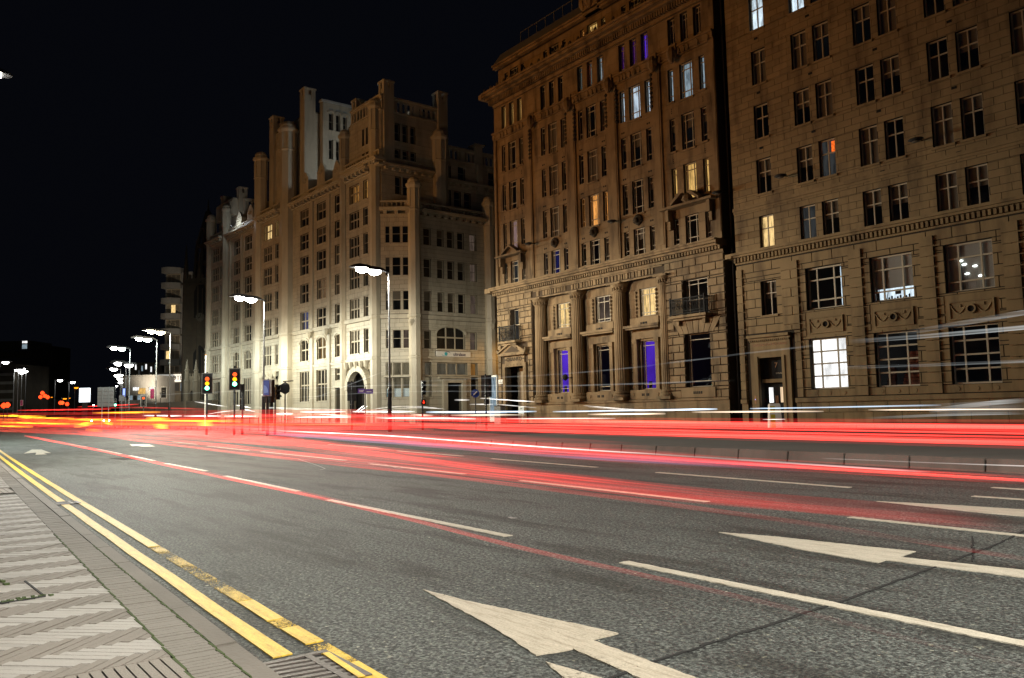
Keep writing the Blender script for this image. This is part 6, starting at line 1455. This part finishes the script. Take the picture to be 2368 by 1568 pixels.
panel('road_sign', 275, 286, 915, 927, 110, M['steel'], 'small grey road sign back right of the large one', 'road sign', M['steel'], (.5,), .05)
panel('blue_sign', 283, 288, 899, 918, 112, M['blue_glow'], 'tall narrow glowing blue sign by the right cluster of lamps', 'sign', legs=(.5,))
for i, (p0, p1, q0, q1, D, m_, l) in enumerate([(347, 355, 900, 922, 88, 'pink', 'magenta lamp post banner in front of the churchyard wall'), (372, 383, 896, 920, 84, 'iron', 'black lamp post banner with pale border in front of the hotel sign'), (46, 51, 926, 938, 150, 'pink', 'small magenta banner near the left lamps')]):
    rt, f, w, z0, z1 = panel('banner', p0, p1, q0, q1, D, M[m_], l, 'banner', M['white_board'], (), .04, 'banners hung from the lamp posts')
    mb = MB(); f.box(mb, w*.3, w*.7, (z0+z1)/2-.05, (z0+z1)/2+.02, .02, .03); f.box(mb, w*.3, w*.7, (z0+z1)/2+.2, (z0+z1)/2+.25, .02, .03); mb.build('print', M['concrete'], rt)

# ================================================================== TRAFFIC SIGNALS
def signal(px, D, py_c, label, lit_=('tl_red', 'tl_amber', 'tl_green'), board=True, yaw=None, group='traffic signals at the junction', ped=None, head=True, pole_top=None, cat='traffic light'):
    x, y = AT(px, D); zc = HZ(px, py_c, D)
    rt = empty('traffic_light', (x, y, 0), label, cat, group)
    r = np.array([x, y])/math.hypot(x, y)
    n = -r if yaw is None else np.array([math.cos(yaw), math.sin(yaw)])
    f = Fr((x, y), (-n[1], n[0]), n)
    mb = MB(); mb.lathe(x-n[0]*.16, y-n[1]*.16, [(.08, 0), (.057, 1.0), (.057, zc+(.75 if board else .3))], 10); mb.build('pole', M['lamp_black'], rt, True)
    if head:
        if board:
            mb = MB(); f.box(mb, -.31, .31, zc-.66, zc+.66, -.03, .0); bd = mb.build('backing_board', M['lamp_black'], rt)
            mb = MB(); f.box(mb, -.34, -.29, zc-.69, zc+.69, -.025, .012); f.box(mb, .29, .34, zc-.69, zc+.69, -.025, .012); f.box(mb, -.29, .29, zc+.64, zc+.69, -.025, .012); f.box(mb, -.29, .29, zc-.69, zc-.64, -.025, .012); mb.build('board_border', M['concrete'] if lit_[0] else M['iron'], bd)
        mb = MB(); f.box(mb, -.14, .14, zc-.46, zc+.46, .0, .14); hd = mb.build('signal_head', M['lamp_black'], rt)
        for i, k in enumerate(lit_):
            z = zc+.30-.30*i; mb = MB(); nn = 14
            f.poly(mb, [(.135*math.cos(2*math.pi*q/nn), z+.135*math.sin(2*math.pi*q/nn)) for q in range(nn)], .14, .155); mb.build('lens', M[k] if k else M['iron'], hd)
            mb = MB()
            for q in range(8):
                t0, t1 = math.pi*q/8, math.pi*(q+1)/8
                f.poly(mb, [(.125*math.cos(t0), z+.125*math.sin(t0)), (.14*math.cos(t0), z+.14*math.sin(t0)), (.14*math.cos(t1), z+.14*math.sin(t1)), (.125*math.cos(t1), z+.125*math.sin(t1))], .14, .30)
            mb.build('hood', M['lamp_black'], hd)
    if ped:
        for (dz, mm) in ped:
            mb = MB(); f.box(mb, -.15, .15, dz-.17, dz+.17, -.08, .08); ph = mb.build('pedestrian_head', M['lamp_black'], rt)
            mb = MB(); f.lathe if False else None; f.box(mb, -.04, .04, dz-.10, dz+.03, .08, .095); f.poly(mb, [(.035*math.cos(2*math.pi*q/8), dz+.08+.035*math.sin(2*math.pi*q/8)) for q in range(8)], .08, .095); f.box(mb, -.07, .07, dz-.04, dz-.005, .08, .093); mb.build('figure', M[mm], ph)
    return rt, f, zc
signal(478, 52, 887, 'left of the two traffic lights showing red, amber and green together')
rt, f, zc = signal(542, 50, 877, 'right of the two traffic lights showing red, amber and green together')
mb = MB(); f.box(mb, -.06, .06, zc+.70, zc+.85, -.16, -.05); mb.build('detector', M['lamp_black'], rt)
signal(560, 50.5, 905, 'black signal back with red pedestrian figures beside the right lit traffic light', (None,)*3, False, yaw=2.9, ped=[(HZ(560, 929, 50), 'small_red'), (HZ(560, 942, 50), 'small_red')])
signal(622, 48, 905, 'cluster of black signal backs beside the blue picture panel', (None,)*3, True, yaw=2.4)
signal(640, 48.5, 907, 'black signal seen from the side, right of the blue picture panel', (None,)*3, False, yaw=.3)
signal(814, 58, 905, 'black signal with two red figures in front of the pointed entrance arch', (None,)*3, True, yaw=2.6, ped=[(HZ(822, 929, 58), 'small_red'), (HZ(822, 941, 58), 'small_red')])
signal(979, 52, 897, 'black traffic signal seen from the side before the shop door', ('small_red_dim', None, None) if 'small_red_dim' in M else (None,)*3, False, yaw=-.2, ped=[(HZ(979, 930, 52), 'small_red')])
signal(1126, 50, 893, 'black traffic signal at the corner of the bank', (None,)*3, True, yaw=2.2, ped=[(HZ(1120, 929, 50), 'small_red')])
signal(266, 100, 931, 'small far green traffic light right of the large sign back', (None, None, 'tl_green'), False)
signal(331, 92, 927, 'far red traffic light in front of the churchyard wall', ('tl_red', None, None), True)
for i, (a, b, k) in enumerate([(461, 811, 'lamp_red'), (441, 856, 'lamp_red'), (490, 843, 'lamp_red'), (521, 858, 'lamp_red'), (35, 951, 'lamp_red'), (77, 944, 'lamp_red'), (665, 920, 'lamp_red'), (687, 920, 'tl_red'), (740, 934, 'lamp_red')]):
    px, py = cv(a, b); D = 170 if a > 100 else 120
    names = ['topmost', 'lower left', 'centre', 'lower right']
    if i < 4: l = f'glaring red signal, {names[i]} of the red group near the left lamps'
    else: l = ['glaring red signal at the very left edge, lower one', 'glaring red signal at the very left edge, upper one', 'small red signal left of the bright screen, first of a pair', 'small red signal left of the bright screen, second of a pair', 'small red signal lying nearest to the bright screen'][i-4]
    x, y = AT(px, D); z = HZ(px, py, D); rt = empty('signal_light', (x, y, 0), l, 'traffic light', 'distant red signals'); mb = MB(); mb.lathe(x, y, [(.06, 0), (.05, z-.3)], 6); mb.build('pole', M['lamp_black'], rt)
    mb = MB(); mb.lathe(x, y, [(.25, z-.42), (.25, z+.42)], 6); mb.build('signal_head', M['lamp_black'], rt)
    r = np.array([x, y])/math.hypot(x, y); mb = MB(); mb.lathe(x-r[0]*.3, y-r[1]*.3, [(.1, z-.4), (.33, z-.18), (.40, z), (.33, z+.18), (.1, z+.4)], 10); mb.build('lens', M[k], rt)
# panel with blue picture, round sign on a thin pole, purple finger post, blue disc, bollard
rt, f, w, z0, z1 = panel('poster_panel', 609, 622, 880, 914, 46, mat('blue_picture', (.10, .13, .30), .4, emis=(.12, .16, .45), es=.35), 'upright panel with a blue arched picture and white border beside the black signals', 'poster panel', M['white_board'], (.5,))
mb = MB(); n = 8; f.poly(mb, [(w*.1, z0+.1)]+[(w*.1+w*.75*math.sin(math.pi/2*k/n)*1.0, z0+.15+(z1-z0)*.5*math.cos(math.pi/2*k/n)) for k in range(n+1)], .02, .03); mb.build('arch_print', mat('light_blue_print', (.25, .35, .6), .4, emis=(.3, .4, .8), es=.3), rt)
x, y = AT(659, 52); rt = empty('round_sign', (x, y, 0), 'round sign seen edge-on atop a thin black pole', 'road sign'); zz = HZ(659, 882, 52); mb = MB(); mb.lathe(x, y, [(.045, 0), (.045, zz)], 8); mb.build('pole', M['lamp_black'], rt)
mb = MB(); mb.lathe(x, y, [(.03, zz-.85), (.28, zz-.7), (.33, zz-.45), (.28, zz-.2), (.03, zz-.05)], 12, sx=.2); mb.build('disc', M['lamp_black'], rt); mb = MB(); mb.bar((x-.1, y-.1, zz), (x+.4, y+.4, zz+.02), .05); mb.build('arm', M['lamp_black'], rt)
a = np.array(AT(828, 56)); b = np.array(AT(863, 56)); f = Fr(a, b-a); w = float(np.linalg.norm(b-a)); zz = HZ(845, 904, 56); rt = empty('finger_post', (float(a[0]), float(a[1]), 0), 'purple finger post sign in front of the corner shop bay', 'signpost')
mb = MB(); f.box(mb, 0, w*.48, zz-.16, zz+.16, 0, .04); mb.build('finger', M['purple'], rt); mb = MB(); f.box(mb, w*.52, w, zz-.22, zz+.12, 0, .04); mb.build('finger', M['purple'], rt); mb = MB(); mb.lathe(*f.xy(w*.5, -.02), [(.04, 0), (.04, zz+.3)], 8); mb.build('pole', M['steel'], rt)
mb = MB(); f.box(mb, w*.08, w*.40, zz+.01, zz+.05, .04, .045); f.box(mb, w*.1, w*.36, zz-.07, zz-.03, .04, .045); f.box(mb, w*.58, w*.9, zz-.08, zz-.03, .04, .045); mb.build('sign_text_bar', M['white_board'], rt)
x, y = AT(1100, 52); rt = empty('keep_left_sign', (x, y, 0), 'round blue sign on a short post beside the shop doorway', 'road sign'); zz = HZ(1100, 910, 52); mb = MB(); mb.lathe(x, y, [(.04, 0), (.04, zz-.2)], 8); mb.build('post', M['lamp_black'], rt)
fx_ = Fr((x, y), (.61, .79)); mb = MB(); fx_.poly(mb, [(.27*math.cos(2*math.pi*k/16), zz+.27*math.sin(2*math.pi*k/16)) for k in range(16)], .0, .05); mb.build('disc', mat('sign_blue', (.02, .06, .35), .4), rt); mb = MB(); mb.bar(fx_.p(.12, zz+.12, .06), fx_.p(-.12, zz-.12, .06), .05); mb.build('arrow', M['white_board'], rt)
D = 36.5; x, y = AT(1790, D); zt = HZ(1790, 933, D); rt = empty('traffic_bollard', (x, y, 0), 'white illuminated bollard with yellow panels on the central strip', 'bollard')
f = Fr((x, y), (.61, .79)); mb = MB()
mb.hexa([f.p(-.30, .14, .13), f.p(.30, .14, .13), f.p(.30, .14, -.13), f.p(-.30, .14, -.13), f.p(-.24, zt-.06, .13), f.p(.24, zt-.06, .13), f.p(.24, zt-.06, -.13), f.p(-.24, zt-.06, -.13)]); mb.hexa([f.p(-.24, zt-.06, .13), f.p(.24, zt-.06, .13), f.p(.24, zt-.06, -.13), f.p(-.24, zt-.06, -.13), f.p(-.20, zt, .11), f.p(.20, zt, .11), f.p(.20, zt, -.11), f.p(-.20, zt, -.11)])
mb.build('shell', mat('bollard_shell', (.6, .54, .45), .5, emis=(.6, .5, .38), es=.12), rt)
for z_0, z_1 in ((zt-.42, zt-.12), (zt-1.1, zt-.50)): mb = MB(); f.box(mb, -.22, -.02, z_0, z_1, .13, .145); mb.build('yellow_panel', M['yellow_sheet'], rt)
x, y = AT(1150, 62); rt = empty('utility_box', (x, y, 0), 'white and dark equipment cabinets at the corner of the bank', 'cabinet'); mb = MB(); mb.box(x-.4, x+.4, y, y+.5, .12, 1.5); mb.build('cabinet', M['concrete'], rt); mb = MB(); mb.box(x-.42, x+.42, y-.02, y+.52, 1.5, 1.56); mb.build('lid', M['iron'], rt)
rt = empty('shop_building', (*AT(1141, 78), 0), 'white arched shop front glimpsed down the side street', 'shop front'); mb = MB(); x, y = AT(1141, 78); mb.box(x-.6, x+.6, y, y+.2, .1, HZ(1141, 868, 78)); mb.build('frame', M['white_board'], rt); mb = MB(); mb.box(x-.5, x+.5, y-.03, y, .6, HZ(1141, 872, 78)); mb.build('pane', M['room_cold2'], rt)
# railings along the median end and far kerb
def railing(P, Q, label, h=1.0):
    rt = empty('railing', (P[0], P[1], 0), label, 'railing', 'dark pedestrian railings by the road')
    L = math.hypot(Q[0]-P[0], Q[1]-P[1]); f = Fr(P, (Q[0]-P[0], Q[1]-P[1])); mb = MB(); f.box(mb, 0, L, h-.05, h, -.02, .02); f.box(mb, 0, L, .2, .24, -.02, .02); mb.build('rail', M['lamp_black'], rt)
    mb = MB(); n = int(L/.18)
    for i in range(n): u = i*L/n; f.box(mb, u, u+.018, .24, h-.05, -.01, .01)
    mb.build('bars', M['lamp_black'], rt)['kind'] = 'stuff'
    for i in range(int(L/2)+1): mb = MB(); f.box(mb, min(i*2, L)-.03, min(i*2, L)+.03, 0, h+.05, -.03, .03); mb.build('post', M['lamp_black'], rt)
railing((-52, 36.9), (-74, 36.9), 'dark railing at the kerb before the cream building'); railing((-78, 36.8), (-100, 37.2), 'dark railing at the kerb left of the cream building front'); railing((-62, 22.6), (-84, 22.6), 'dark railing on the central strip beyond the traffic lights')

# ================================================================== LIGHT LEFT BY PASSING TRAFFIC: glowing lines above the lanes
for k, c, s in (('g_red', (1, .04, .03), 1.05), ('g_redm', (1, .055, .045), .22), ('g_pink', (1, .12, .13), .16), ('g_faint', (1, .05, .045), .07), ('g_vfaint', (1, .10, .08), .04), ('g_white', (1, .96, .9), 1.6), ('g_cream', (1, .78, .58), 1.0), ('g_blue', (.62, .80, 1), 1.1), ('g_lilac', (.7, .5, 1), .14),
                ('g_amber', (1, .42, .02), 1.3), ('g_orange', (1, .20, .02), .8), ('g_grey', (.8, .85, .85), .10), ('g_greyf', (.8, .85, .85), .045)): M[k] = glow('light_'+k[2:], c, s)
def trail(rt, pts, Y, px, m, f0=1.0, f1=1.0, soft=.08, name='streak', flat=1.0, seg=8, p=1.0):
    P = []
    for a, b in zip(pts, pts[1:]):
        n = max(2, int(abs(b[0]-a[0])/60)+1)
        for i in range(n): t = i/n; P.append((a[0]+(b[0]-a[0])*t, a[1]+(b[1]-a[1])*t))
    P.append(pts[-1])
    for _ in range(3):
        P = [P[0]]+[((P[i-1][0]+P[i][0]*2+P[i+1][0])/4, (P[i-1][1]+P[i][1]*2+P[i+1][1])/4) for i in range(1, len(P)-1)]+[P[-1]]
    W = []
    for x, y in P:
        X, Z = PY(x, y, Y); W.append((X, Y, Z))
    mid = W[len(W)//2]; dep = lambda p: -p[0]*.788+p[1]*.609
    ds = [dep(p) for p in W]; r0 = px*ds[0]/FPX; r1 = px*ds[-1]/FPX; rm = min(max((r0*r1)**.5, .008), .30)
    n = len(W); rr = [min(max(rm*(.55 if d < dep(mid)*.5 else 1), px*d/FPX*.55), px*d/FPX*1.7) for d in ds]
    mb = MB(); mb.tube(W, [r*flat for r in rr], seg, rz=rr)
    o = mb.build(name, M[m], rt, True)
    at = o.data.attributes.new('fade', 'FLOAT', 'POINT'); vals = []
    for i in range(n):
        t = i/(n-1); v = f0+(f1-f0)*t**p
        if soft: v *= min(1, t/soft+.15)*min(1, (1-t)/soft+.15)
        vals += [v]*seg
    at.data.foreach_set('value', vals); return o
def tthing(label, items):
    x, y = items[0][0][0]; X, Z = PY(x, y, items[0][1])
    rt = empty('light_trail', (X, items[0][1], 0), label, 'light trail', 'light trails of passing traffic')
    for it in items: trail(rt, *it[:4], **(it[4] if len(it) > 4 else {}))
    return rt
E_ = 2500
tthing('thick bundle of bright red tail light streaks across the right half, above the median', [
    ([(E_, 992), (1665, 981), (1240, 973), (900, 968)], 13, 5.5, 'g_red'), ([(E_, 991), (1665, 980), (1240, 972)], 13.1, 2.5, 'g_red'),
    ([(E_, 1005), (1665, 990), (1100, 979)], 13, 1.6, 'g_red'), ([(E_, 1014), (1665, 998), (1000, 983)], 13, 1.6, 'g_red', dict(f0=.8)),
    ([(E_, 1026), (1665, 1007), (1200, 994), (900, 983), (640, 975)], 13, 4.2, 'g_red', dict(f0=.9)), ([(E_, 1007), (1665, 992), (1100, 980), (700, 970)], 13.3, 21, 'g_faint', dict(flat=.3)),
    ([(E_, 1026), (1665, 1007), (1200, 994)], 13.1, 2, 'g_red')])
tthing('thin bright red streak hugging the median kerb, turning pink to the left', [
    ([(E_, 1119), (1665, 1069), (1270, 1043), (870, 1012), (620, 994), (420, 984)], 9, 1.8, 'g_red', dict(f0=.8)),
    ([(1650, 1070), (1270, 1040), (870, 1009), (620, 992), (380, 980)], 9.2, 11, 'g_pink', dict(f0=.1, f1=1.3, flat=.4)),
    ([(1500, 1050), (1100, 1022), (800, 1000), (500, 985), (200, 972)], 9.6, 14, 'g_redm', dict(f0=.15, f1=1.2, flat=.4)),
    ([(E_, 1112), (1900, 1080), (1400, 1048)], 9.1, 9, 'g_vfaint', dict(flat=.4))])
tthing('pale lilac streak running just above the thin red streak', [
    ([(2150, 1092), (1665, 1060), (1240, 1033), (900, 1007), (640, 996)], 9, 1.3, 'g_white', dict(f0=.05, f1=.55)),
    ([(1900, 1085), (1300, 1052), (900, 1022), (600, 1000)], 8.8, 6, 'g_lilac', dict(f0=.1, f1=.8, flat=.4))])
tthing('broad soft red band over the third lane, fading out to the right', [
    ([(1500, 1128), (1100, 1083), (860, 1052), (620, 1022), (400, 1003), (230, 990)], 6.6, 9, 'g_redm', dict(f0=.02, f1=.9, flat=.4)),
    ([(1250, 1085), (860, 1042), (620, 1014), (400, 997), (150, 984)], 6.9, 8, 'g_redm', dict(f0=.1, f1=1.3, flat=.4)),
    ([(1150, 1072), (860, 1037), (640, 1013), (400, 994)], 7.0, 2.5, 'g_red', dict(f0=.1, f1=.8))])
tthing('soft red band along the dashes between second and third lanes', [
    ([(2368, 1215), (1640, 1158), (1200, 1107), (980, 1083), (780, 1060), (560, 1035), (330, 1012), (180, 1000)], 5.3, 5.5, 'g_redm', dict(f0=.04, f1=1.2, flat=.5)),
    ([(2300, 1200), (1640, 1145), (1300, 1105), (1000, 1070), (700, 1040)], 5.5, 12, 'g_faint', dict(f0=.2, f1=1.5, flat=.5))])
tthing('thin red streak crossing the scuffed second lane', [
    ([(2368, 1292), (1900, 1215), (1500, 1160), (1100, 1110), (900, 1086), (700, 1064), (500, 1042), (280, 1012), (170, 1003)], 4.2, 3.0, 'g_redm', dict(f0=.22, f1=2.2, p=2)),
    ([(900, 1084), (700, 1062), (500, 1040), (250, 1009)], 4.2, 5, 'g_redm', dict(f0=.3, f1=1.0, flat=.6))])
tthing('lowest red streak, sweeping from far left down across the nearest lane', [
    ([(E_, 1572), (2200, 1502), (1800, 1400), (1450, 1322), (1180, 1262), (1000, 1213), (850, 1178), (700, 1142), (480, 1098), (350, 1068), (200, 1036), (58, 1008)], 2.9, 3.2, 'g_redm', dict(f0=.04, f1=3.2, soft=.03, p=2.9)),
    ([(1300, 1285), (1000, 1210), (850, 1175), (700, 1139), (480, 1095), (350, 1066), (200, 1034), (58, 1007)], 2.95, 3.0, 'g_redm', dict(f0=.0, f1=2.0, soft=.03, p=2.2))])
tthing('mass of overlapping red streaks at the far left of the road', [
    ([(-60, 979), (400, 979), (760, 975), (1000, 976)], 12, 9, 'g_redm', dict(f0=1.2, f1=.6, flat=.5)), ([(-60, 988), (200, 990), (480, 996), (700, 1004)], 9.5, 7, 'g_redm', dict(f0=1.0, f1=1.2, flat=.5)),
    ([(-60, 970), (300, 969), (700, 968), (1000, 968)], 14, 7, 'g_redm', dict(f0=1.1, f1=.5, flat=.5)), ([(100, 999), (260, 1001), (480, 1012), (700, 1027)], 7.5, 6, 'g_redm', dict(f0=.3, f1=1.2, flat=.5)),
    ([(40, 949), (255, 946)], 22, 1.2, 'g_red'), ([(180, 941), (320, 935)], 24, 1.0, 'g_red'), ([(230, 944), (300, 942), (300, 942), (480, 946)], 23, 1.5, 'g_redm'), ([(-60, 958), (420, 955), (900, 953)], 17, 4, 'g_redm', dict(f0=.6, f1=.7)),
    ([(380, 935), (430, 932)], 30, 1.1, 'g_red'), ([(-60, 994), (150, 1000), (330, 1008)], 8, 3.5, 'g_redm', dict(f0=1.2, f1=.8)), ([(-60, 983), (500, 987), (1000, 992)], 11, 2.2, 'g_red', dict(f0=.5, f1=.6)), ([(500, 962), (900, 962), (1150, 963)], 15, 4, 'g_redm', dict(f0=1.2, f1=.3))])
tthing('yellow indicator dashes among the red streaks at the far left', [
    ([(-40, 961), (105, 963)], 15, 1.4, 'g_amber'), ([(40, 965), (170, 968)], 14, 1.5, 'g_amber'), ([(215, 955), (370, 953)], 18, 1.6, 'g_amber'), ([(270, 972), (560, 974)], 12, 1.6, 'g_amber'), ([(160, 970), (255, 971)], 13, 2.3, 'g_amber'),
    ([(10, 977), (160, 981)], 12, 1.5, 'g_amber'), ([(-40, 984), (75, 987)], 10, 1.6, 'g_amber'), ([(20, 961), (40, 961)], 15, 2, 'g_amber'), ([(46, 965), (72, 966)], 14, 2.4, 'g_amber'), ([(175, 985), (212, 979)], 9, 4.5, 'g_amber', dict(soft=.4)), ([(238, 974), (258, 980)], 9, 4, 'g_amber', dict(soft=.4)),
    ([(340, 968), (390, 969)], 13, 3.2, 'g_amber', dict(soft=.5)), ([(200, 994), (235, 996)], 8, 3, 'g_orange', dict(soft=.5))])
for i, (a, b, y0, y1, l) in enumerate([(352, 388, 981, 989, 'left one of two striped orange light blocks over the left lanes'), (453, 491, 975, 984, 'right one of two striped orange light blocks over the left lanes')]):
    tthing(l, [([(a+q, y0+q*2.2), (b+q, y0+1+q*2.2)], 9.0, 1.0, 'g_amber', dict(soft=.02)) for q in range(5)])
tthing('row of white and blue headlight streaks on the far carriageway', [
    ([(1658, 946), (1279, 952)], 31, 1.5, 'g_blue'), ([(1240, 951.6), (1100, 953), (986, 953)], 31, 1.5, 'g_blue'), ([(958, 952), (812, 952)], 31, 1.6, 'g_white'), ([(798, 952), (695, 952.6)], 31, 1.6, 'g_white'), ([(2176, 937), (1735, 945)], 31, 1.4, 'g_blue', dict(f0=.3)),
    ([(1171, 953.7), (986, 953.4)], 31.2, 2.2, 'g_blue', dict(f0=.5, f1=.4))])
tthing('cream headlight streaks just below the blue ones on the far carriageway', [
    ([(1538, 956.4), (1360, 958.4)], 29, 1.7, 'g_cream'), ([(1904, 951), (1640, 952.8), (1600, 953)], 29, 1.7, 'g_cream'), ([(E_, 946), (2008, 948)], 29, 1.4, 'g_cream', dict(f0=.5)), ([(1213, 959.6), (1043, 960.4)], 29, 1.8, 'g_cream'), ([(1000, 960.8), (952, 960)], 29, 1.9, 'g_cream'),
    ([(677, 957), (637, 957)], 29, 1.7, 'g_white'), ([(811, 962), (740, 958)], 29, 1.5, 'g_cream')])
tthing('lowest white streak between the cream and the red ones', [
    ([(1423, 967.7), (1171, 968)], 24, 1.1, 'g_white', dict(f0=.3, f1=.4)), ([(1100, 968.3), (869, 966.5)], 24, 1.2, 'g_white'), ([(811, 965), (680, 964.6)], 24, 1.1, 'g_white'), ([(591, 962.4), (519, 962.4)], 24, 1.2, 'g_white'), ([(420, 961.8), (330, 961)], 24, 1.3, 'g_white'), ([(510, 962), (425, 962)], 24, 1.1, 'g_white'), ([(1816, 969.5), (1764, 970)], 20, .7, 'g_white')])
tthing('dotted white slanting streaks near the two lit traffic lights', [
    ([(451, 929), (527, 941)], 26, .9, 'g_white', dict(f0=.8, f1=.5)), ([(546, 937), (580, 943)], 26, 1, 'g_white'), ([(554, 945), (589, 951.5)], 26, .9, 'g_white'), ([(590, 941), (700, 945), (820, 948)], 28, .6, 'g_white', dict(f0=.5, f1=.1)), ([(480, 958), (520, 950), (552, 949)], 26, .8, 'g_white', dict(f0=.5, f1=.3)),
    ([(600, 944), (740, 948)], 28, .6, 'g_white', dict(f0=.5, f1=.2))])
tthing('thin pale car outline streaks in front of the corner shop', [
    ([(822, 953), (836, 942), (842, 938)], 33, 1.0, 'g_white', dict(f0=.8)), ([(828, 954), (842, 944), (850, 939)], 33, .8, 'g_white'), ([(860, 947), (900, 940), (960, 938), (1010, 943)], 33, .7, 'g_white', dict(f0=.4, f1=.2)), ([(870, 950), (920, 944), (980, 941), (1030, 946)], 33, .6, 'g_white', dict(f0=.4, f1=.3)),
    ([(1110, 921), (1170, 925), (1236, 929)], 34, .9, 'g_white', dict(f0=.5)), ([(1150, 935), (1240, 943)], 34, .9, 'g_white', dict(f0=.6, f1=.3)), ([(1350, 938), (1480, 949), (1560, 951)], 34, .6, 'g_white', dict(f0=.5, f1=.2)), ([(1360, 941), (1500, 952)], 34, .5, 'g_white', dict(f0=.4, f1=.2)), ([(1086, 935), (1140, 935)], 34, 1.2, 'g_white', dict(f0=.3, f1=.5)), ([(1052, 925), (1085, 925)], 34, 1.6, 'g_white', dict(f0=.4, f1=.4, soft=.4))])
tthing('pair of wide faint white bus light streaks over the far right windows', [
    ([(E_, 745), (2368, 757), (2150, 777), (1960, 790)], 20, 5, 'g_grey', dict(f0=2.6, f1=.2, flat=.4)), ([(E_, 703), (2368, 722), (2080, 773)], 20.5, 6, 'g_grey', dict(f0=1.2, f1=.1, flat=.4)), ([(E_, 831), (2368, 835), (2100, 846), (1900, 851)], 20, 3.5, 'g_grey', dict(f0=1.2, f1=.1, flat=.4)), ([(1960, 790), (1700, 820), (1428, 855), (1233, 869), (900, 885)], 20, 1.5, 'g_grey', dict(f0=.5, f1=.3))])
tthing('very faint long pale streaks crossing the lower facades', [
    ([(1700, 880), (1300, 893), (900, 890), (600, 902), (300, 916)], 22, 1.0, 'g_grey', dict(f0=.4, f1=.8)), ([(900, 855), (830, 880), (760, 910), (680, 935)], 24, .9, 'g_grey', dict(f0=1.2, f1=.6)), ([(1300, 905), (900, 905), (600, 925)], 24, .9, 'g_grey', dict(f0=.6, f1=.6)), ([(2368, 925), (2250, 935), (2150, 950)], 16, 5, 'g_grey', dict(f0=1.6, f1=.6)), ([(2368, 955), (2200, 958), (2000, 968)], 16, 3, 'g_grey', dict(f0=1.6, f1=.3)),
    ([(E_, 1082), (2200, 1072), (1900, 1060)], 13.8, 1.0, 'g_white', dict(f0=.5, f1=.05)), ([(2368, 938), (2150, 948)], 16.5, 14, 'g_greyf', dict(flat=.3))])
rs_ = random.Random(11)
def fine(label, base, Y, n, spread, m, f0, f1):
    items = []
    for i in range(n):
        o = rs_.uniform(-spread, spread); j = rs_.uniform(.2, 1); k0 = rs_.randint(0, 1)
        pts = [(x, y+o*(.35+.65*abs(x)/2400)) for x, y in base][k0:]
        items.append((pts, Y+rs_.uniform(-.25, .25), rs_.uniform(.5, 1.3), m, dict(f0=f0*j, f1=f1*j)))
    tthing(label, items)
fine('fine red lines drawn through the broad soft red band', [(1900, 1176), (1500, 1130), (1100, 1084), (860, 1050), (620, 1020), (400, 1002), (230, 989)], 6.6, 12, 13, 'g_red', .03, .32)
fine('fine red lines along the median kerb streak', [(2368, 1106), (1665, 1066), (1270, 1041), (870, 1010), (620, 993), (380, 981)], 9.1, 11, 14, 'g_red', .10, .5)
fine('fine red lines beside the dashes of the second lane', [(2368, 1230), (1640, 1160), (1200, 1108), (980, 1084), (780, 1061), (560, 1036), (330, 1012), (180, 1001)], 5.2, 9, 11, 'g_red', .03, .3)
fine('fine red lines within the thick red bundle', [(2500, 1006), (1665, 992), (1240, 982), (900, 974), (500, 970)], 13, 12, 20, 'g_red', .25, .5)
fine('fine red and orange lines in the far left mass', [(900, 975), (500, 977), (200, 976), (-60, 974)], 12, 14, 22, 'g_orange', .1, .7)
# waiting cars with headlamps on, far down the road
def make_car(x, y, yaw, label):
    rt = empty('waiting_car', (0, 0, 0), label, 'car', 'cars waiting far down the road with headlamps on')
    mb = MB(); mb.hexa([(-2.1, -.85, .35), (2.1, -.85, .35), (2.1, .85, .35), (-2.1, .85, .35), (-2.05, -.85, .85), (2.0, -.82, .75), (2.0, .82, .75), (-2.05, .85, .85)]); mb.hexa([(-1.9, -.78, .85), (.9, -.78, .82), (.9, .78, .82), (-1.9, .78, .85), (-1.4, -.62, 1.42), (.15, -.62, 1.42), (.15, .62, 1.42), (-1.4, .62, 1.42)]); mb.build('body', mat('car_paint', (.03, .03, .035), .3), rt)
    mb = MB(); mb.hexa([(.3, -.6, .9), (.95, -.7, .84), (.95, .7, .84), (.3, .6, .9), (.14, -.58, 1.38), (.22, -.6, 1.38), (.22, .6, 1.38), (.14, .58, 1.38)]); mb.build('windscreen', M['glass_w'], rt)
    for sx in (-1.3, 1.3):
        for sy in (-.82, .82): mb = MB(); mb.tube([(sx, sy-.1, .32), (sx, sy+.1, .32)], .32, 12); mb.build('wheel', M['iron'], rt)
    for sy in (-.62, .62): mb = MB(); mb.tube([(1.96, sy, .66), (2.08, sy, .66)], .17, 10); mb.build('headlamp', M['lamp_far'], rt)
    rt.location = (x, y, 0); rt.rotation_euler = (0, 0, yaw); return rt
c1 = make_car(*AT(206, 205), math.atan2(-AT(206, 205)[1], -AT(206, 205)[0]), 'nearer of two far cars with twin white headlamps, below the bright screen')
c2 = copy_tree(c1); x, y = AT(246, 215); c2.location = (x, y, 0); c2['label'] = 'second far car with white headlamps, right of the first one'

added_flood(*AT(372, 160), 6, *AT(397, 190), 22, 14000, 90, (1, .86, .66), 'floodlight in front of the hotel tower')  # added lamp that brightens the hotel balconies
